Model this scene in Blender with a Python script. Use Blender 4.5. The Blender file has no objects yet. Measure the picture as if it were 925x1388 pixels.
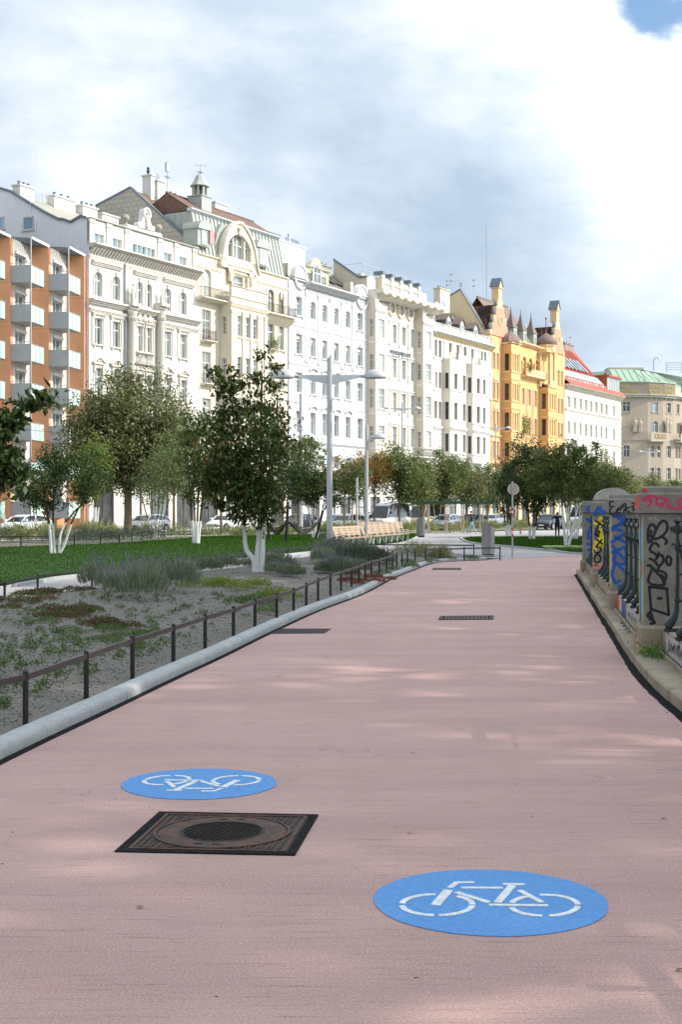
import bpy, math, random
import numpy as np
from mathutils import Vector, Matrix, noise
R = math.radians
rnd = random.Random(7)
sc = bpy.context.scene
col = sc.collection
# ---------------------------------------------------------------- camera
FPX, EYE = 1851.0, 1.65            # focal length in photo pixels, eye height
cam = bpy.data.cameras.new("camera"); camo = bpy.data.objects.new("camera", cam); col.objects.link(camo)
cam.sensor_fit = 'HORIZONTAL'; cam.sensor_width = 24.0; cam.lens = 24.0 * FPX / 925.0
cam.clip_start = 0.1; cam.clip_end = 3000
camo.location = (0, 0, EYE); camo.rotation_euler = (R(90), 0, 0)
sc.camera = camo
# ---------------------------------------------------------------- light
SUN_AZ, SUN_EL = R(-4.0), R(34.0)      # direction to the sun: angle from +X towards +Y, and elevation
sv = Vector((math.cos(SUN_AZ) * math.cos(SUN_EL), math.sin(SUN_AZ) * math.cos(SUN_EL), math.sin(SUN_EL)))
sun = bpy.data.lights.new("sun", 'SUN'); suno = bpy.data.objects.new("sun", sun); col.objects.link(suno)
sun.energy = 3.5; sun.angle = R(0.5); sun.color = (1.0, 0.93, 0.82)
suno.rotation_euler = sv.to_track_quat('Z', 'Y').to_euler(); suno.location = (60, 0, 60)
sc.view_settings.view_transform = 'Standard'; sc.view_settings.look = 'None'
sc.view_settings.exposure = 0.5; sc.view_settings.gamma = 1.0
w = bpy.data.worlds.new("World"); sc.world = w; w.use_nodes = True
def world():
    nt = w.node_tree; N = nt.nodes; L = nt.links; N.clear()
    def n(t, **k):
        o = N.new(t)
        for a, b in k.items(): setattr(o, a, b)
        return o
    def math_(op, a, b=None, c=None, clamp=False):
        m = n('ShaderNodeMath', operation=op, use_clamp=clamp)
        for i, v in enumerate((a, b, c)):
            if v is None: continue
            if isinstance(v, (int, float)): m.inputs[i].default_value = v
            else: L.new(v, m.inputs[i])
        return m.outputs[0]
    def dotd(v):
        d = Vector(v).normalized(); m = n('ShaderNodeVectorMath', operation='DOT_PRODUCT')
        L.new(tc.outputs['Generated'], m.inputs[0]); m.inputs[1].default_value = d
        return m.outputs['Value']
    def blob(px, py, rad):      # soft round area of the cloud deck, rad in degrees
        d = dotd(((px - 462.5) / FPX, 1, (694 - py) / FPX))
        c = math.cos(R(rad))
        mr = n('ShaderNodeMapRange', interpolation_type='SMOOTHSTEP'); L.new(d, mr.inputs[0])
        mr.inputs[1].default_value = c; mr.inputs[2].default_value = 1.0
        return mr.outputs[0]
    tc = n('ShaderNodeTexCoord')
    sky = n('ShaderNodeTexSky', sky_type='NISHITA', sun_disc=False, sun_elevation=SUN_EL, sun_rotation=R(90) - SUN_AZ)
    skyc = n('ShaderNodeMix', data_type='RGBA', blend_type='MULTIPLY'); skyc.inputs[0].default_value = 1
    L.new(sky.outputs[0], skyc.inputs[6]); skyc.inputs[7].default_value = (.11, .11, .11, 1)
    mp = n('ShaderNodeMapping'); L.new(tc.outputs['Generated'], mp.inputs[0]); mp.inputs['Scale'].default_value = (1, 1, 2.1)
    mp.inputs['Location'].default_value = (.37, .1, .2)
    nz = n('ShaderNodeTexNoise'); L.new(mp.outputs[0], nz.inputs[0])
    nz.inputs['Scale'].default_value = 3.6; nz.inputs['Detail'].default_value = 9; nz.inputs['Roughness'].default_value = .54; nz.inputs['Distortion'].default_value = .25
    n2 = n('ShaderNodeTexNoise'); L.new(mp.outputs[0], n2.inputs[0])
    n2.inputs['Scale'].default_value = 14; n2.inputs['Detail'].default_value = 8; n2.inputs['Roughness'].default_value = .6
    b = math_('ADD', math_('MULTIPLY', math_('SUBTRACT', nz.outputs[0], .5), 2.5), math_('MULTIPLY', math_('SUBTRACT', n2.outputs[0], .5), 1.15))
    b = math_('ADD', b, .60)
    for px, py, rad, a in ((820, 110, 11, .54), (640, -40, 12, .22), (600, 225, 6.5, -.36), (700, 330, 6, -.42), (400, 215, 6, -.14), (600, 400, 5, -.12),
                           (330, 60, 6, .02), (60, 60, 7, .22), (180, 150, 6, .25), (480, 90, 5, .1), (880, 430, 6, .10), (450, 320, 5, -.12)):
        b = math_('ADD', b, math_('MULTIPLY', blob(px, py, rad), a))
    ramp = n('ShaderNodeValToRGB'); L.new(math_('MULTIPLY', b, .62, clamp=True), ramp.inputs[0])
    e = ramp.color_ramp.elements
    e[0].position = 0; e[0].color = (.37, .46, .57, 1); e[1].position = 1; e[1].color = (.95, .95, .95, 1)
    x = e.new(.33); x.color = (.50, .585, .68, 1)
    x = e.new(.62); x.color = (.70, .745, .78, 1)
    # the deck is brighter round the sun
    g = n('ShaderNodeMapRange', interpolation_type='SMOOTHSTEP'); L.new(dotd(sv), g.inputs[0]); g.inputs[1].default_value = .1; g.inputs[2].default_value = 1.0
    gl = math_('ADD', math_('MULTIPLY', g.outputs[0], 1.7), 1.0)
    cl = n('ShaderNodeVectorMath', operation='SCALE'); L.new(ramp.outputs[0], cl.inputs[0]); L.new(gl, cl.inputs['Scale'])
    # opening in the clouds, top right
    hole = blob(905, -5, 2.9)
    hm = n('ShaderNodeMapRange', interpolation_type='SMOOTHSTEP'); L.new(math_('ADD', hole, math_('MULTIPLY', math_('SUBTRACT', n2.outputs[0], .5), 1.6)), hm.inputs[0])
    hm.inputs[1].default_value = .52; hm.inputs[2].default_value = .92
    n3 = n('ShaderNodeTexNoise'); L.new(mp.outputs[0], n3.inputs[0]); n3.inputs['Scale'].default_value = 2.2; n3.inputs['Detail'].default_value = 6
    up = n('ShaderNodeSeparateXYZ'); L.new(tc.outputs['Generated'], up.inputs[0])
    oth = n('ShaderNodeMapRange', interpolation_type='SMOOTHSTEP'); L.new(n3.outputs[0], oth.inputs[0]); oth.inputs[1].default_value = .58; oth.inputs[2].default_value = .72
    hi = n('ShaderNodeMapRange'); L.new(up.outputs[2], hi.inputs[0]); hi.inputs[1].default_value = .42; hi.inputs[2].default_value = .6
    cover = math_('MAXIMUM', hm.outputs[0], math_('MULTIPLY', oth.outputs[0], hi.outputs[0]), clamp=True)
    mx = n('ShaderNodeMix', data_type='RGBA'); L.new(cover, mx.inputs[0]); L.new(cl.outputs[0], mx.inputs[6])
    blue = n('ShaderNodeMix', data_type='RGBA', blend_type='ADD'); blue.inputs[0].default_value = 1; L.new(skyc.outputs[2], blue.inputs[6]); blue.inputs[7].default_value = (.02, .06, .12, 1)
    L.new(blue.outputs[2], mx.inputs[7])
    bg = n('ShaderNodeBackground'); L.new(mx.outputs[2], bg.inputs[0]); bg.inputs[1].default_value = 1.0
    out = n('ShaderNodeOutputWorld'); L.new(bg.outputs[0], out.inputs[0])
world()
# ---------------------------------------------------------------- materials
MATS = {}
def pm(name, c, c2=None, scale=3.0, rough=.8, bump=0.0, bscale=40.0, metal=0.0, stretch=(1, 1, 1), fac=None, spec=.4, detail=4, trans=0, varc=0, coords='Object'):
    """plain principled surface whose colour wanders between c and c2"""
    if name in MATS: return MATS[name]
    m = bpy.data.materials.new(name); m.use_nodes = True; nt = m.node_tree; N = nt.nodes; L = nt.links
    p = N['Principled BSDF']; p.inputs['Roughness'].default_value = rough; p.inputs['Metallic'].default_value = metal
    p.inputs['Specular IOR Level'].default_value = spec
    c = tuple(c) + (1,) if len(c) == 3 else c
    p.inputs['Base Color'].default_value = c
    tc = N.new('ShaderNodeTexCoord'); mp = N.new('ShaderNodeMapping'); L.new(tc.outputs[coords], mp.inputs[0]); mp.inputs['Scale'].default_value = stretch
    last = None
    if c2:
        nz = N.new('ShaderNodeTexNoise'); L.new(mp.outputs[0], nz.inputs[0]); nz.inputs['Scale'].default_value = scale; nz.inputs['Detail'].default_value = detail
        nz.inputs['Roughness'].default_value = .62
        r = N.new('ShaderNodeMapRange'); L.new(nz.outputs[0], r.inputs[0]); r.inputs[1].default_value = .34; r.inputs[2].default_value = .66
        mx = N.new('ShaderNodeMix'); mx.data_type = 'RGBA'; L.new(r.outputs[0], mx.inputs[0]); mx.inputs[6].default_value = c; mx.inputs[7].default_value = tuple(c2) + (1,)
        last = mx.outputs[2]
    if varc:
        oi = N.new('ShaderNodeObjectInfo'); h = N.new('ShaderNodeHueSaturation')
        rr = N.new('ShaderNodeMapRange'); L.new(oi.outputs['Random'], rr.inputs[0]); rr.inputs[3].default_value = 1 - varc; rr.inputs[4].default_value = 1 + varc
        L.new(rr.outputs[0], h.inputs['Value'])
        if last: L.new(last, h.inputs['Color'])
        else: h.inputs['Color'].default_value = c
        last = h.outputs[0]
    if last: L.new(last, p.inputs['Base Color'])
    if bump:
        nb = N.new('ShaderNodeTexNoise'); L.new(mp.outputs[0], nb.inputs[0]); nb.inputs['Scale'].default_value = bscale; nb.inputs['Detail'].default_value = 5
        b = N.new('ShaderNodeBump'); L.new(nb.outputs[0], b.inputs['Height']); b.inputs['Strength'].default_value = bump; b.inputs['Distance'].default_value = .02
        L.new(b.outputs[0], p.inputs['Normal'])
    if trans:
        t = N.new('ShaderNodeBsdfTranslucent'); ms = N.new('ShaderNodeMixShader'); ms.inputs[0].default_value = trans
        if last: L.new(last, t.inputs[0])
        else: t.inputs[0].default_value = c
        L.new(p.outputs[0], ms.inputs[1]); L.new(t.outputs[0], ms.inputs[2]); L.new(ms.outputs[0], N['Material Output'].inputs[0])
    MATS[name] = m
    return m
def plaster(name, c, dirt=.12):
    """facade plaster: broad mottling, fine grain, rain streaks running down"""
    if name in MATS: return MATS[name]
    m = pm(name, c, tuple(v * .9 for v in c), scale=.55, rough=.9, bump=.25, bscale=9, spec=.2)
    nt = m.node_tree; N = nt.nodes; L = nt.links; p = N['Principled BSDF']
    src = p.inputs['Base Color'].links[0].from_socket
    tc = N.new('ShaderNodeTexCoord'); mp = N.new('ShaderNodeMapping'); L.new(tc.outputs['Object'], mp.inputs[0]); mp.inputs['Scale'].default_value = (2.2, 2.2, .22)
    nz = N.new('ShaderNodeTexNoise'); L.new(mp.outputs[0], nz.inputs[0]); nz.inputs['Scale'].default_value = 1.2; nz.inputs['Detail'].default_value = 6
    r = N.new('ShaderNodeMapRange'); L.new(nz.outputs[0], r.inputs[0]); r.inputs[1].default_value = .5; r.inputs[2].default_value = .8; r.inputs[4].default_value = dirt * 2.2
    mx = N.new('ShaderNodeMix'); mx.data_type = 'RGBA'; L.new(r.outputs[0], mx.inputs[0]); L.new(src, mx.inputs[6]); mx.inputs[7].default_value = (c[0] * .5, c[1] * .47, c[2] * .42, 1)
    L.new(mx.outputs[2], p.inputs['Base Color'])
    return m
# ---------------------------------------------------------------- geometry
class MB:
    def __init__(s): s.v = []; s.f = []; s.m = []; s.cur = 0
    def q(s, *pts):
        i = len(s.v); s.v += [tuple(p) for p in pts]; s.f.append(tuple(range(i, i + len(pts)))); s.m.append(s.cur)
    def box(s, x0, x1, y0, y1, z0, z1):
        i = len(s.v)
        s.v += [(x0, y0, z0), (x1, y0, z0), (x1, y1, z0), (x0, y1, z0), (x0, y0, z1), (x1, y0, z1), (x1, y1, z1), (x0, y1, z1)]
        for a in ((3, 2, 1, 0), (4, 5, 6, 7), (0, 1, 5, 4), (1, 2, 6, 5), (2, 3, 7, 6), (3, 0, 4, 7)): s.f.append(tuple(i + k for k in a)); s.m.append(s.cur)
    def hexa(s, p):       # eight corners, bottom four then top four
        i = len(s.v); s.v += [tuple(a) for a in p]
        for a in ((3, 2, 1, 0), (4, 5, 6, 7), (0, 1, 5, 4), (1, 2, 6, 5), (2, 3, 7, 6), (3, 0, 4, 7)): s.f.append(tuple(i + k for k in a)); s.m.append(s.cur)
    def prism(s, poly, fn, d0, d1):
        """outline poly [(a,b)] pushed from d0 to d1; fn(a,b,d) -> xyz"""
        n = len(poly); i = len(s.v)
        s.v += [tuple(fn(a, b, d0)) for a, b in poly] + [tuple(fn(a, b, d1)) for a, b in poly]
        s.f.append(tuple(range(i, i + n))); s.f.append(tuple(range(i + 2 * n - 1, i + n - 1, -1))); s.m += [s.cur] * 2
        for k in range(n):
            j = (k + 1) % n; s.f.append((i + k, i + n + k, i + n + j, i + j)); s.m.append(s.cur)
    def tube(s, pts, rad, n=8, cap=True):
        pts = [Vector(p) for p in pts]
        if not isinstance(rad, (list, tuple)): rad = [rad] * len(pts)
        i0 = len(s.v)
        up = None
        for k, p in enumerate(pts):
            d = (pts[min(k + 1, len(pts) - 1)] - pts[max(k - 1, 0)])
            d = d.normalized() if d.length > 1e-9 else Vector((0, 0, 1))
            if up is None:
                up = d.cross(Vector((0, 0, 1)))
                if up.length < .05: up = d.cross(Vector((1, 0, 0)))
            a = (up - d * up.dot(d)).normalized(); up = a; b = d.cross(a)
            for j in range(n):
                t = 2 * math.pi * (j + .5) / n; s.v.append(tuple(p + (a * math.cos(t) + b * math.sin(t)) * rad[k]))
        for k in range(len(pts) - 1):
            for j in range(n):
                a = i0 + k * n + j; b = i0 + k * n + (j + 1) % n; s.f.append((a, b, b + n, a + n)); s.m.append(s.cur)
        if cap:
            s.f.append(tuple(i0 + j for j in range(n))[::-1]); e = i0 + (len(pts) - 1) * n; s.f.append(tuple(e + j for j in range(n))); s.m += [s.cur] * 2
    def lathe(s, prof, c=(0, 0, 0), n=12, sx=1, sy=1, a0=0.0):
        """prof [(r,z)] turned about the vertical through c"""
        i0 = len(s.v)
        for r, z in prof:
            for j in range(n):
                t = a0 + 2 * math.pi * j / n; s.v.append((c[0] + r * sx * math.cos(t), c[1] + r * sy * math.sin(t), c[2] + z))
        for k in range(len(prof) - 1):
            for j in range(n):
                a = i0 + k * n + j; b = i0 + k * n + (j + 1) % n; s.f.append((a, b, b + n, a + n)); s.m.append(s.cur)
        s.f.append(tuple(i0 + j for j in range(n))[::-1]); e = i0 + (len(prof) - 1) * n; s.f.append(tuple(e + j for j in range(n))); s.m += [s.cur] * 2
    def ribbon(s, pts, w, fn, d0, d1, rnd_=False):
        """a flat stroke of width w along pts [(a,b)] laid on the surface fn(a,b,d)"""
        for k in range(len(pts) - 1):
            a = Vector(pts[k]); b = Vector(pts[k + 1]); d = b - a
            if d.length < 1e-6: continue
            d.normalize(); o = Vector((-d.y, d.x)) * w / 2; a2 = a - d * w * .3; b2 = b + d * w * .3; e = .0003 * (k % 3)
            if rnd_:
                s.prism([a + o, b + o, b - o, a - o], fn, d0, d1 + e)
                if k % 2 == 0 or k == len(pts) - 2: s.prism([Vector((b.x + w / 2 * math.cos(t * .785), b.y + w / 2 * math.sin(t * .785))) for t in range(8)], fn, d0, d1 + .0009)
                if k == 0: s.prism([Vector((a.x + w / 2 * math.cos(t * .785), a.y + w / 2 * math.sin(t * .785))) for t in range(8)], fn, d0, d1 + .0009)
            else: s.prism([a2 + o, b2 + o, b2 - o, a2 - o], fn, d0, d1 + e)
    def mesh(s, name, mats):
        me = bpy.data.meshes.new(name); me.from_pydata(s.v, [], s.f)
        for m in (mats if isinstance(mats, (list, tuple)) else [mats]): me.materials.append(m)
        if len(me.materials) > 1: me.polygons.foreach_set('material_index', s.m)
        me.update(); return me
    def build(s, name, mats, parent=None, loc=(0, 0, 0), rot=0, smooth=False, **k):
        return place(name, s.mesh(name, mats), parent, loc, rot, smooth, **k)
def props(o, label=None, cat=None, group=None, kind=None):
    if label: o['label'] = label
    if cat: o['category'] = cat
    if group: o['group'] = group
    if kind: o['kind'] = kind
    return o
def place(name, me, parent=None, loc=(0, 0, 0), rot=0, smooth=False, label=None, cat=None, group=None, kind=None):
    o = bpy.data.objects.new(name, me); col.objects.link(o); o.location = loc
    if rot: o.rotation_euler = (0, 0, rot)
    if parent: o.parent = parent
    if smooth:
        me.polygons.foreach_set('use_smooth', [True] * len(me.polygons))
        try: me.set_sharp_from_angle(angle=R(38))
        except Exception: pass
    return props(o, label, cat, group, kind)
def root(name, label, cat, loc=(0, 0, 0), rot=0, group=None, kind=None):
    o = bpy.data.objects.new(name, None); o.empty_display_size = .3; col.objects.link(o); o.location = loc; o.rotation_euler = (0, 0, rot)
    return props(o, label, cat, group, kind)
def copy_thing(o, loc, rot=None, label=None, parent=None, scale=None, tint=None):
    c = o.copy(); col.objects.link(c); c.location = loc
    if parent is not None: c.parent = parent
    if rot is not None: c.rotation_euler = (0, 0, rot)
    if scale: c.scale = (scale,) * 3
    if label: c['label'] = label
    def kids(src, dst):
        for ch in list(src.children):
            d = ch.copy(); col.objects.link(d); d.parent = dst; kids(ch, d)
    kids(o, c)
    return c
def text(body, size, mat, parent, loc, sx=1.0, ext=.03, off=0.0):
    c = bpy.data.curves.new('lettering', 'FONT'); c.body = body; c.size = size; c.extrude = ext; c.offset = off; t = bpy.data.objects.new('t', c); col.objects.link(t); bpy.context.view_layer.update()
    me = bpy.data.meshes.new_from_object(t.evaluated_get(bpy.context.evaluated_depsgraph_get())); bpy.data.objects.remove(t); me.materials.clear(); me.materials.append(mat)
    o = place('lettering', me, parent, loc); o.rotation_euler = (R(90), 0, 0); o.scale = (sx, 1, 1); return o
def G(px, py, z=0.0):
    """the ground point (height z) seen at a photo pixel"""
    Y = FPX * (EYE - z) / (py - 694.0); return ((px - 462.5) / FPX * Y, Y)
def np_mesh(name, V, F, mats, mi=None):
    """quads (n,4) or triangles (n,3) from numpy arrays"""
    me = bpy.data.meshes.new(name); n, k = F.shape
    me.vertices.add(len(V)); me.vertices.foreach_set('co', np.asarray(V, np.float32).ravel())
    me.loops.add(n * k); me.loops.foreach_set('vertex_index', F.astype(np.int32).ravel())
    me.polygons.add(n); me.polygons.foreach_set('loop_start', np.arange(0, n * k, k, dtype=np.int32))
    try: me.polygons.foreach_set('loop_total', np.full(n, k, np.int32))
    except Exception: pass
    for m in mats: me.materials.append(m)
    if mi is not None: me.polygons.foreach_set('material_index', mi.astype(np.int32))
    me.update(calc_edges=True); return me
# ================================================================ row frame: the house fronts stand on one line
RX, RY = -21.8, 118.0                     # start of the line (left corner of the first white house)
RA = R(29.27); TX, TY = math.sin(RA), math.cos(RA); NX, NY = TY, -TX      # along the row, and outward from the fronts
ROWROT = math.atan2(TY, TX)
def FP(x, y, n=0.0):
    """photo pixel -> (metres along the row, height) on the plane n metres in front of the house line"""
    ax, ay = RX + NX * n, RY + NY * n; u = (x - 462.5) / FPX
    t = (u * ay - ax) / (TX - TY * u); Y = ay + TY * t
    return t, EYE + (694.0 - y) * Y / FPX
def GP(x, y, t):
    """photo pixel -> (metres behind the house line, height) on the cross plane at t"""
    ax, ay = RX + TX * t, RY + TY * t; u = (x - 462.5) / FPX
    m = (u * ay - ax) / (-NX + NY * u); Y = ay - NY * m
    return m, EYE + (694.0 - y) * Y / FPX
def RW(t, n): return (RX + TX * t + NX * n, RY + TY * t + NY * n)
# ================================================================ ground
def path_mat():
    m = pm('pink_path', (.50, .325, .285), (.435, .275, .238), scale=.55, rough=.93, bump=0, spec=.25)
    nt = m.node_tree; N = nt.nodes; L = nt.links; p = N['Principled BSDF']; src = p.inputs['Base Color'].links[0].from_socket
    tc = N.new('ShaderNodeTexCoord')
    def noise_(sc_, stretch, det=5, rough=.6, dist=0):
        mp = N.new('ShaderNodeMapping'); L.new(tc.outputs['Object'], mp.inputs[0]); mp.inputs['Scale'].default_value = stretch
        z = N.new('ShaderNodeTexNoise'); L.new(mp.outputs[0], z.inputs[0]); z.inputs['Scale'].default_value = sc_; z.inputs['Detail'].default_value = det; z.inputs['Roughness'].default_value = rough
        z.inputs['Distortion'].default_value = dist
        return z.outputs[0]
    def rng(v, a, b, lo=0, hi=1):
        r = N.new('ShaderNodeMapRange'); L.new(v, r.inputs[0]); r.inputs[1].default_value = a; r.inputs[2].default_value = b; r.inputs[3].default_value = lo; r.inputs[4].default_value = hi
        return r.outputs[0]
    def mix(f, a, b):
        mx = N.new('ShaderNodeMix'); mx.data_type = 'RGBA'; L.new(f, mx.inputs[0]); L.new(a, mx.inputs[6]); mx.inputs[7].default_value = b; return mx.outputs[2]
    bands = noise_(1.0, (.18, 1.3, 1), 4)
    c = mix(rng(bands, .42, .7, 0, .7), src, (.38, .23, .21, 1))
    st = noise_(9, (.16, 3.2, 1), 7, .72, .3)               # fine brushed streaks running across the path
    c = mix(rng(st, .55, .70, 0, .7), c, (.33, .17, .145, 1))
    st2 = noise_(21, (.10, 3.0, 1), 4, .6)
    c = mix(rng(st2, .60, .68, 0, .8), c, (.20, .10, .09, 1))
    gr = noise_(95, (1, 1, 1), 4, .75)
    c = mix(rng(gr, .50, .68, 0, .8), c, (.66, .49, .45, 1)); c = mix(rng(gr, .46, .30, 0, .7), c, (.30, .17, .15, 1))
    crk = N.new('ShaderNodeTexVoronoi'); crk.feature = 'DISTANCE_TO_EDGE'; crk.inputs['Scale'].default_value = .42; wv = N.new('ShaderNodeVectorMath'); wv.operation = 'ADD'; L.new(tc.outputs['Object'], wv.inputs[0]); nv = N.new('ShaderNodeTexNoise'); L.new(tc.outputs['Object'], nv.inputs[0]); nv.inputs['Scale'].default_value = 2.5; nv.inputs['Detail'].default_value = 8; L.new(nv.outputs[1], wv.inputs[1]); L.new(wv.outputs[0], crk.inputs[0])
    lt = N.new('ShaderNodeMath'); lt.operation = 'LESS_THAN'; L.new(crk.outputs['Distance'], lt.inputs[0]); lt.inputs[1].default_value = .0014; mk = N.new('ShaderNodeMath'); mk.operation = 'MULTIPLY'; L.new(lt.outputs[0], mk.inputs[0]); L.new(rng(noise_(.5, (1, 1, 1)), .5, .6), mk.inputs[1]); c = mix(mk.outputs[0], c, (.16, .10, .09, 1))
    blot = noise_(1.7, (.6, 1, 1), 6, .7); c = mix(rng(blot, .56, .8, 0, .5), c, (.34, .23, .22, 1))
    sp = N.new('ShaderNodeTexVoronoi'); sp.inputs['Scale'].default_value = 3.2; L.new(tc.outputs['Object'], sp.inputs[0])
    spn = N.new('ShaderNodeMath'); spn.operation = 'LESS_THAN'; L.new(sp.outputs['Distance'], spn.inputs[0]); spn.inputs[1].default_value = .028
    c = mix(spn.outputs[0], c, (.06, .05, .05, 1))
    L.new(c, p.inputs['Base Color'])
    a = N.new('ShaderNodeMath'); a.operation = 'ADD'; L.new(gr, a.inputs[0]); L.new(st, a.inputs[1])
    b = N.new('ShaderNodeBump'); L.new(a.outputs[0], b.inputs['Height']); b.inputs['Strength'].default_value = .8; b.inputs['Distance'].default_value = .008
    L.new(b.outputs[0], p.inputs['Normal'])
    return m
M_path = path_mat()
M_kerb = pm('kerb_concrete', (.40, .405, .40), (.33, .34, .335), scale=7, rough=.9, bump=.5, bscale=50, varc=.025, detail=8)
M_black = pm('joint_rubber', (.008, .008, .009), (.02, .02, .02), scale=20, rough=.95, bump=.8, bscale=70, spec=.1)
M_asph = pm('asphalt', (.055, .055, .058), (.085, .083, .08), scale=2, rough=.95, bump=.3, bscale=120)
M_pave = pm('paving', (.36, .325, .32), (.29, .265, .26), scale=.8, rough=.95, bump=.2, bscale=60)
M_side = pm('pavement_stone', (.42, .41, .40), (.34, .33, .32), scale=.6, rough=.95, bump=.2, bscale=60)
M_lawn = pm('lawn_soil', (.018, .058, .005), (.012, .038, .004), scale=3.5, rough=1, bump=.8, bscale=35, stretch=(1, .5, 1))
M_gravel = pm('bed_gravel', (.225, .20, .172), (.09, .08, .068), scale=34, rough=1, bump=1.0, bscale=38, detail=8)
def sheet(name, pts, z, mat, label=None, **k):
    mb = MB(); mb.q(*[(x, y, z) for x, y in pts]); return mb.build(name, mat, **dict(dict(kind='structure'), **k))
gm = MB(); gm.q((-900, -60, -.05), (900, -60, -.05), (900, 2400, -.05), (-900, 2400, -.05))
gm.build('ground', M_side, kind='structure', label='grey ground reaching out to the horizon')
# kerb line (path side) in plan
KERB = [(-3.3, -6), (-3.15, -2), (-2.95, 2), (-2.7, 5)] + [G(*p) for p in ((0, 1032), (107, 981), (162, 955), (235, 920), (300, 890), (365, 858), (431, 828), (492, 805), (530, 785), (560, 773), (575, 767), (592, 762.5), (612, 761), (640, 759.8), (690, 758.6))]
def smooth_line(P, step):
    """Catmull-Rom through P, resampled to equal steps"""
    P = [Vector(p) for p in P]; out = []
    for i in range(len(P) - 1):
        a = P[max(i - 1, 0)]; b = P[i]; c = P[i + 1]; d = P[min(i + 2, len(P) - 1)]
        for k in range(16):
            t = k / 16; out.append(.5 * ((2 * b) + (c - a) * t + (2 * a - 5 * b + 4 * c - d) * t * t + (3 * b - a - 3 * c + d) * t ** 3))
    out.append(P[-1]); res = [out[0]]; acc = 0
    for i in range(1, len(out)):
        seg = (out[i] - out[i - 1]).length
        while acc + seg >= step:
            f_ = (step - acc) / seg; p = out[i - 1].lerp(out[i], f_); res.append(p); out[i - 1] = p; seg = (out[i] - p).length; acc = 0
        acc += seg
    return res
def offset(P, d):
    out = []
    for i, p in enumerate(P):
        t = (P[min(i + 1, len(P) - 1)] - P[max(i - 1, 0)]).normalized(); out.append(p + Vector((-t.y, t.x)) * d)
    return out
KL = smooth_line(KERB, 1.0)
# balustrade frame: x = away from the path, y = along the parapet
BA = R(8.2); BE = Vector((math.sin(BA), math.cos(BA))); BR = Vector((math.cos(BA), -math.sin(BA))); B0 = Vector((3.28, 14.8))
def BW(wd, s): return B0 + BR * wd + BE * s
fine = smooth_line(KERB, .5)
pathpts = [tuple(p) for p in fine if p.y > -6.5]
def bend(s): return .0105 * s * s if s < 0 else 0.0
right = [tuple(BW(-.175 + bend(s), s)) for s in (21.5, 18, 14, 10, 6, 3, 0, -2, -4, -6, -8, -10, -13, -17, -21)]
corner = [(7.6, 50.2), (9.3, 51.5), (8.4, 40.0)]
pp = pathpts + [(7.0, 49.2), (9.6, 52.2), (7.4, 38.5)] + right
# build as a strip of quads so the long polygon stays clean
mb = MB(); mb.q(*[(x, y, 0.0) for x, y in pp]); mb.build('path', M_path, kind='structure', label='pink brushed asphalt cycle and foot path')
# red edge line where the pink path meets the grey paving
mb = MB(); a, b = Vector((5.9, 47.9)), Vector((9.7, 52.3)); n_ = Vector((-(b - a).y, (b - a).x)).normalized() * .07
mb.prism([a - n_, b - n_, b + n_, a + n_], lambda x, y, d: (x, y, d), .001, .005); mb.build('edge_line_marking', pm('red_line', (.55, .12, .12), rough=.8), kind='structure')
kr = root('kerb', 'pale grey rounded kerb stones curving along the pink path', None, kind='structure')
def kerb_stone(L):
    prof = [(0, 0), (0, .09), (.02, .125), (.06, .15), (.12, .16), (.22, .155), (.26, .14), (.27, 0)]
    return prof
def kerb_run(line, rootobj, name='kerb_stone', w=.175, h=.11, mat=M_kerb, gap=.004):
    O = offset(line, w); mats = mat
    for i in range(len(line) - 1):
        a, b, c, d = line[i], line[i + 1], O[i + 1], O[i]
        u = (b - a).normalized() * gap; mb = MB(); rows = []
        for (p, q_) in ((a + u, d + u), (b - u, c - u)):
            ring = []
            for fx, fz in ((0, -.04), (0, .55), (.06, .8), (.2, .96), (.45, 1.0), (.8, .98), (.96, .9), (1, .6), (1, -.04)):
                m_ = p.lerp(q_, fx); ring.append((m_.x, m_.y, h * fz))
            rows.append(ring)
        i0 = len(mb.v); n = len(rows[0]); mb.v += rows[0] + rows[1]
        for k in range(n - 1): mb.f.append((k, k + 1, n + k + 1, n + k)); mb.m.append(0)
        mb.f.append(tuple(range(n))[::-1]); mb.f.append(tuple(range(n, 2 * n))); mb.m += [0, 0]
        mb.build(name, mats, rootobj, smooth=True)
kerb_run(KL, kr)
mb = MB(); J = offset(KL, -.05)
for i in range(len(KL) - 1): mb.hexa([(*J[i], -.01), (*J[i + 1], -.01), (*KL[i + 1], -.01), (*KL[i], -.01), (*J[i], .006), (*J[i + 1], .006), (*KL[i + 1], .012), (*KL[i], .012)])
mb.build('kerb_joint', M_black, kr)
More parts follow.
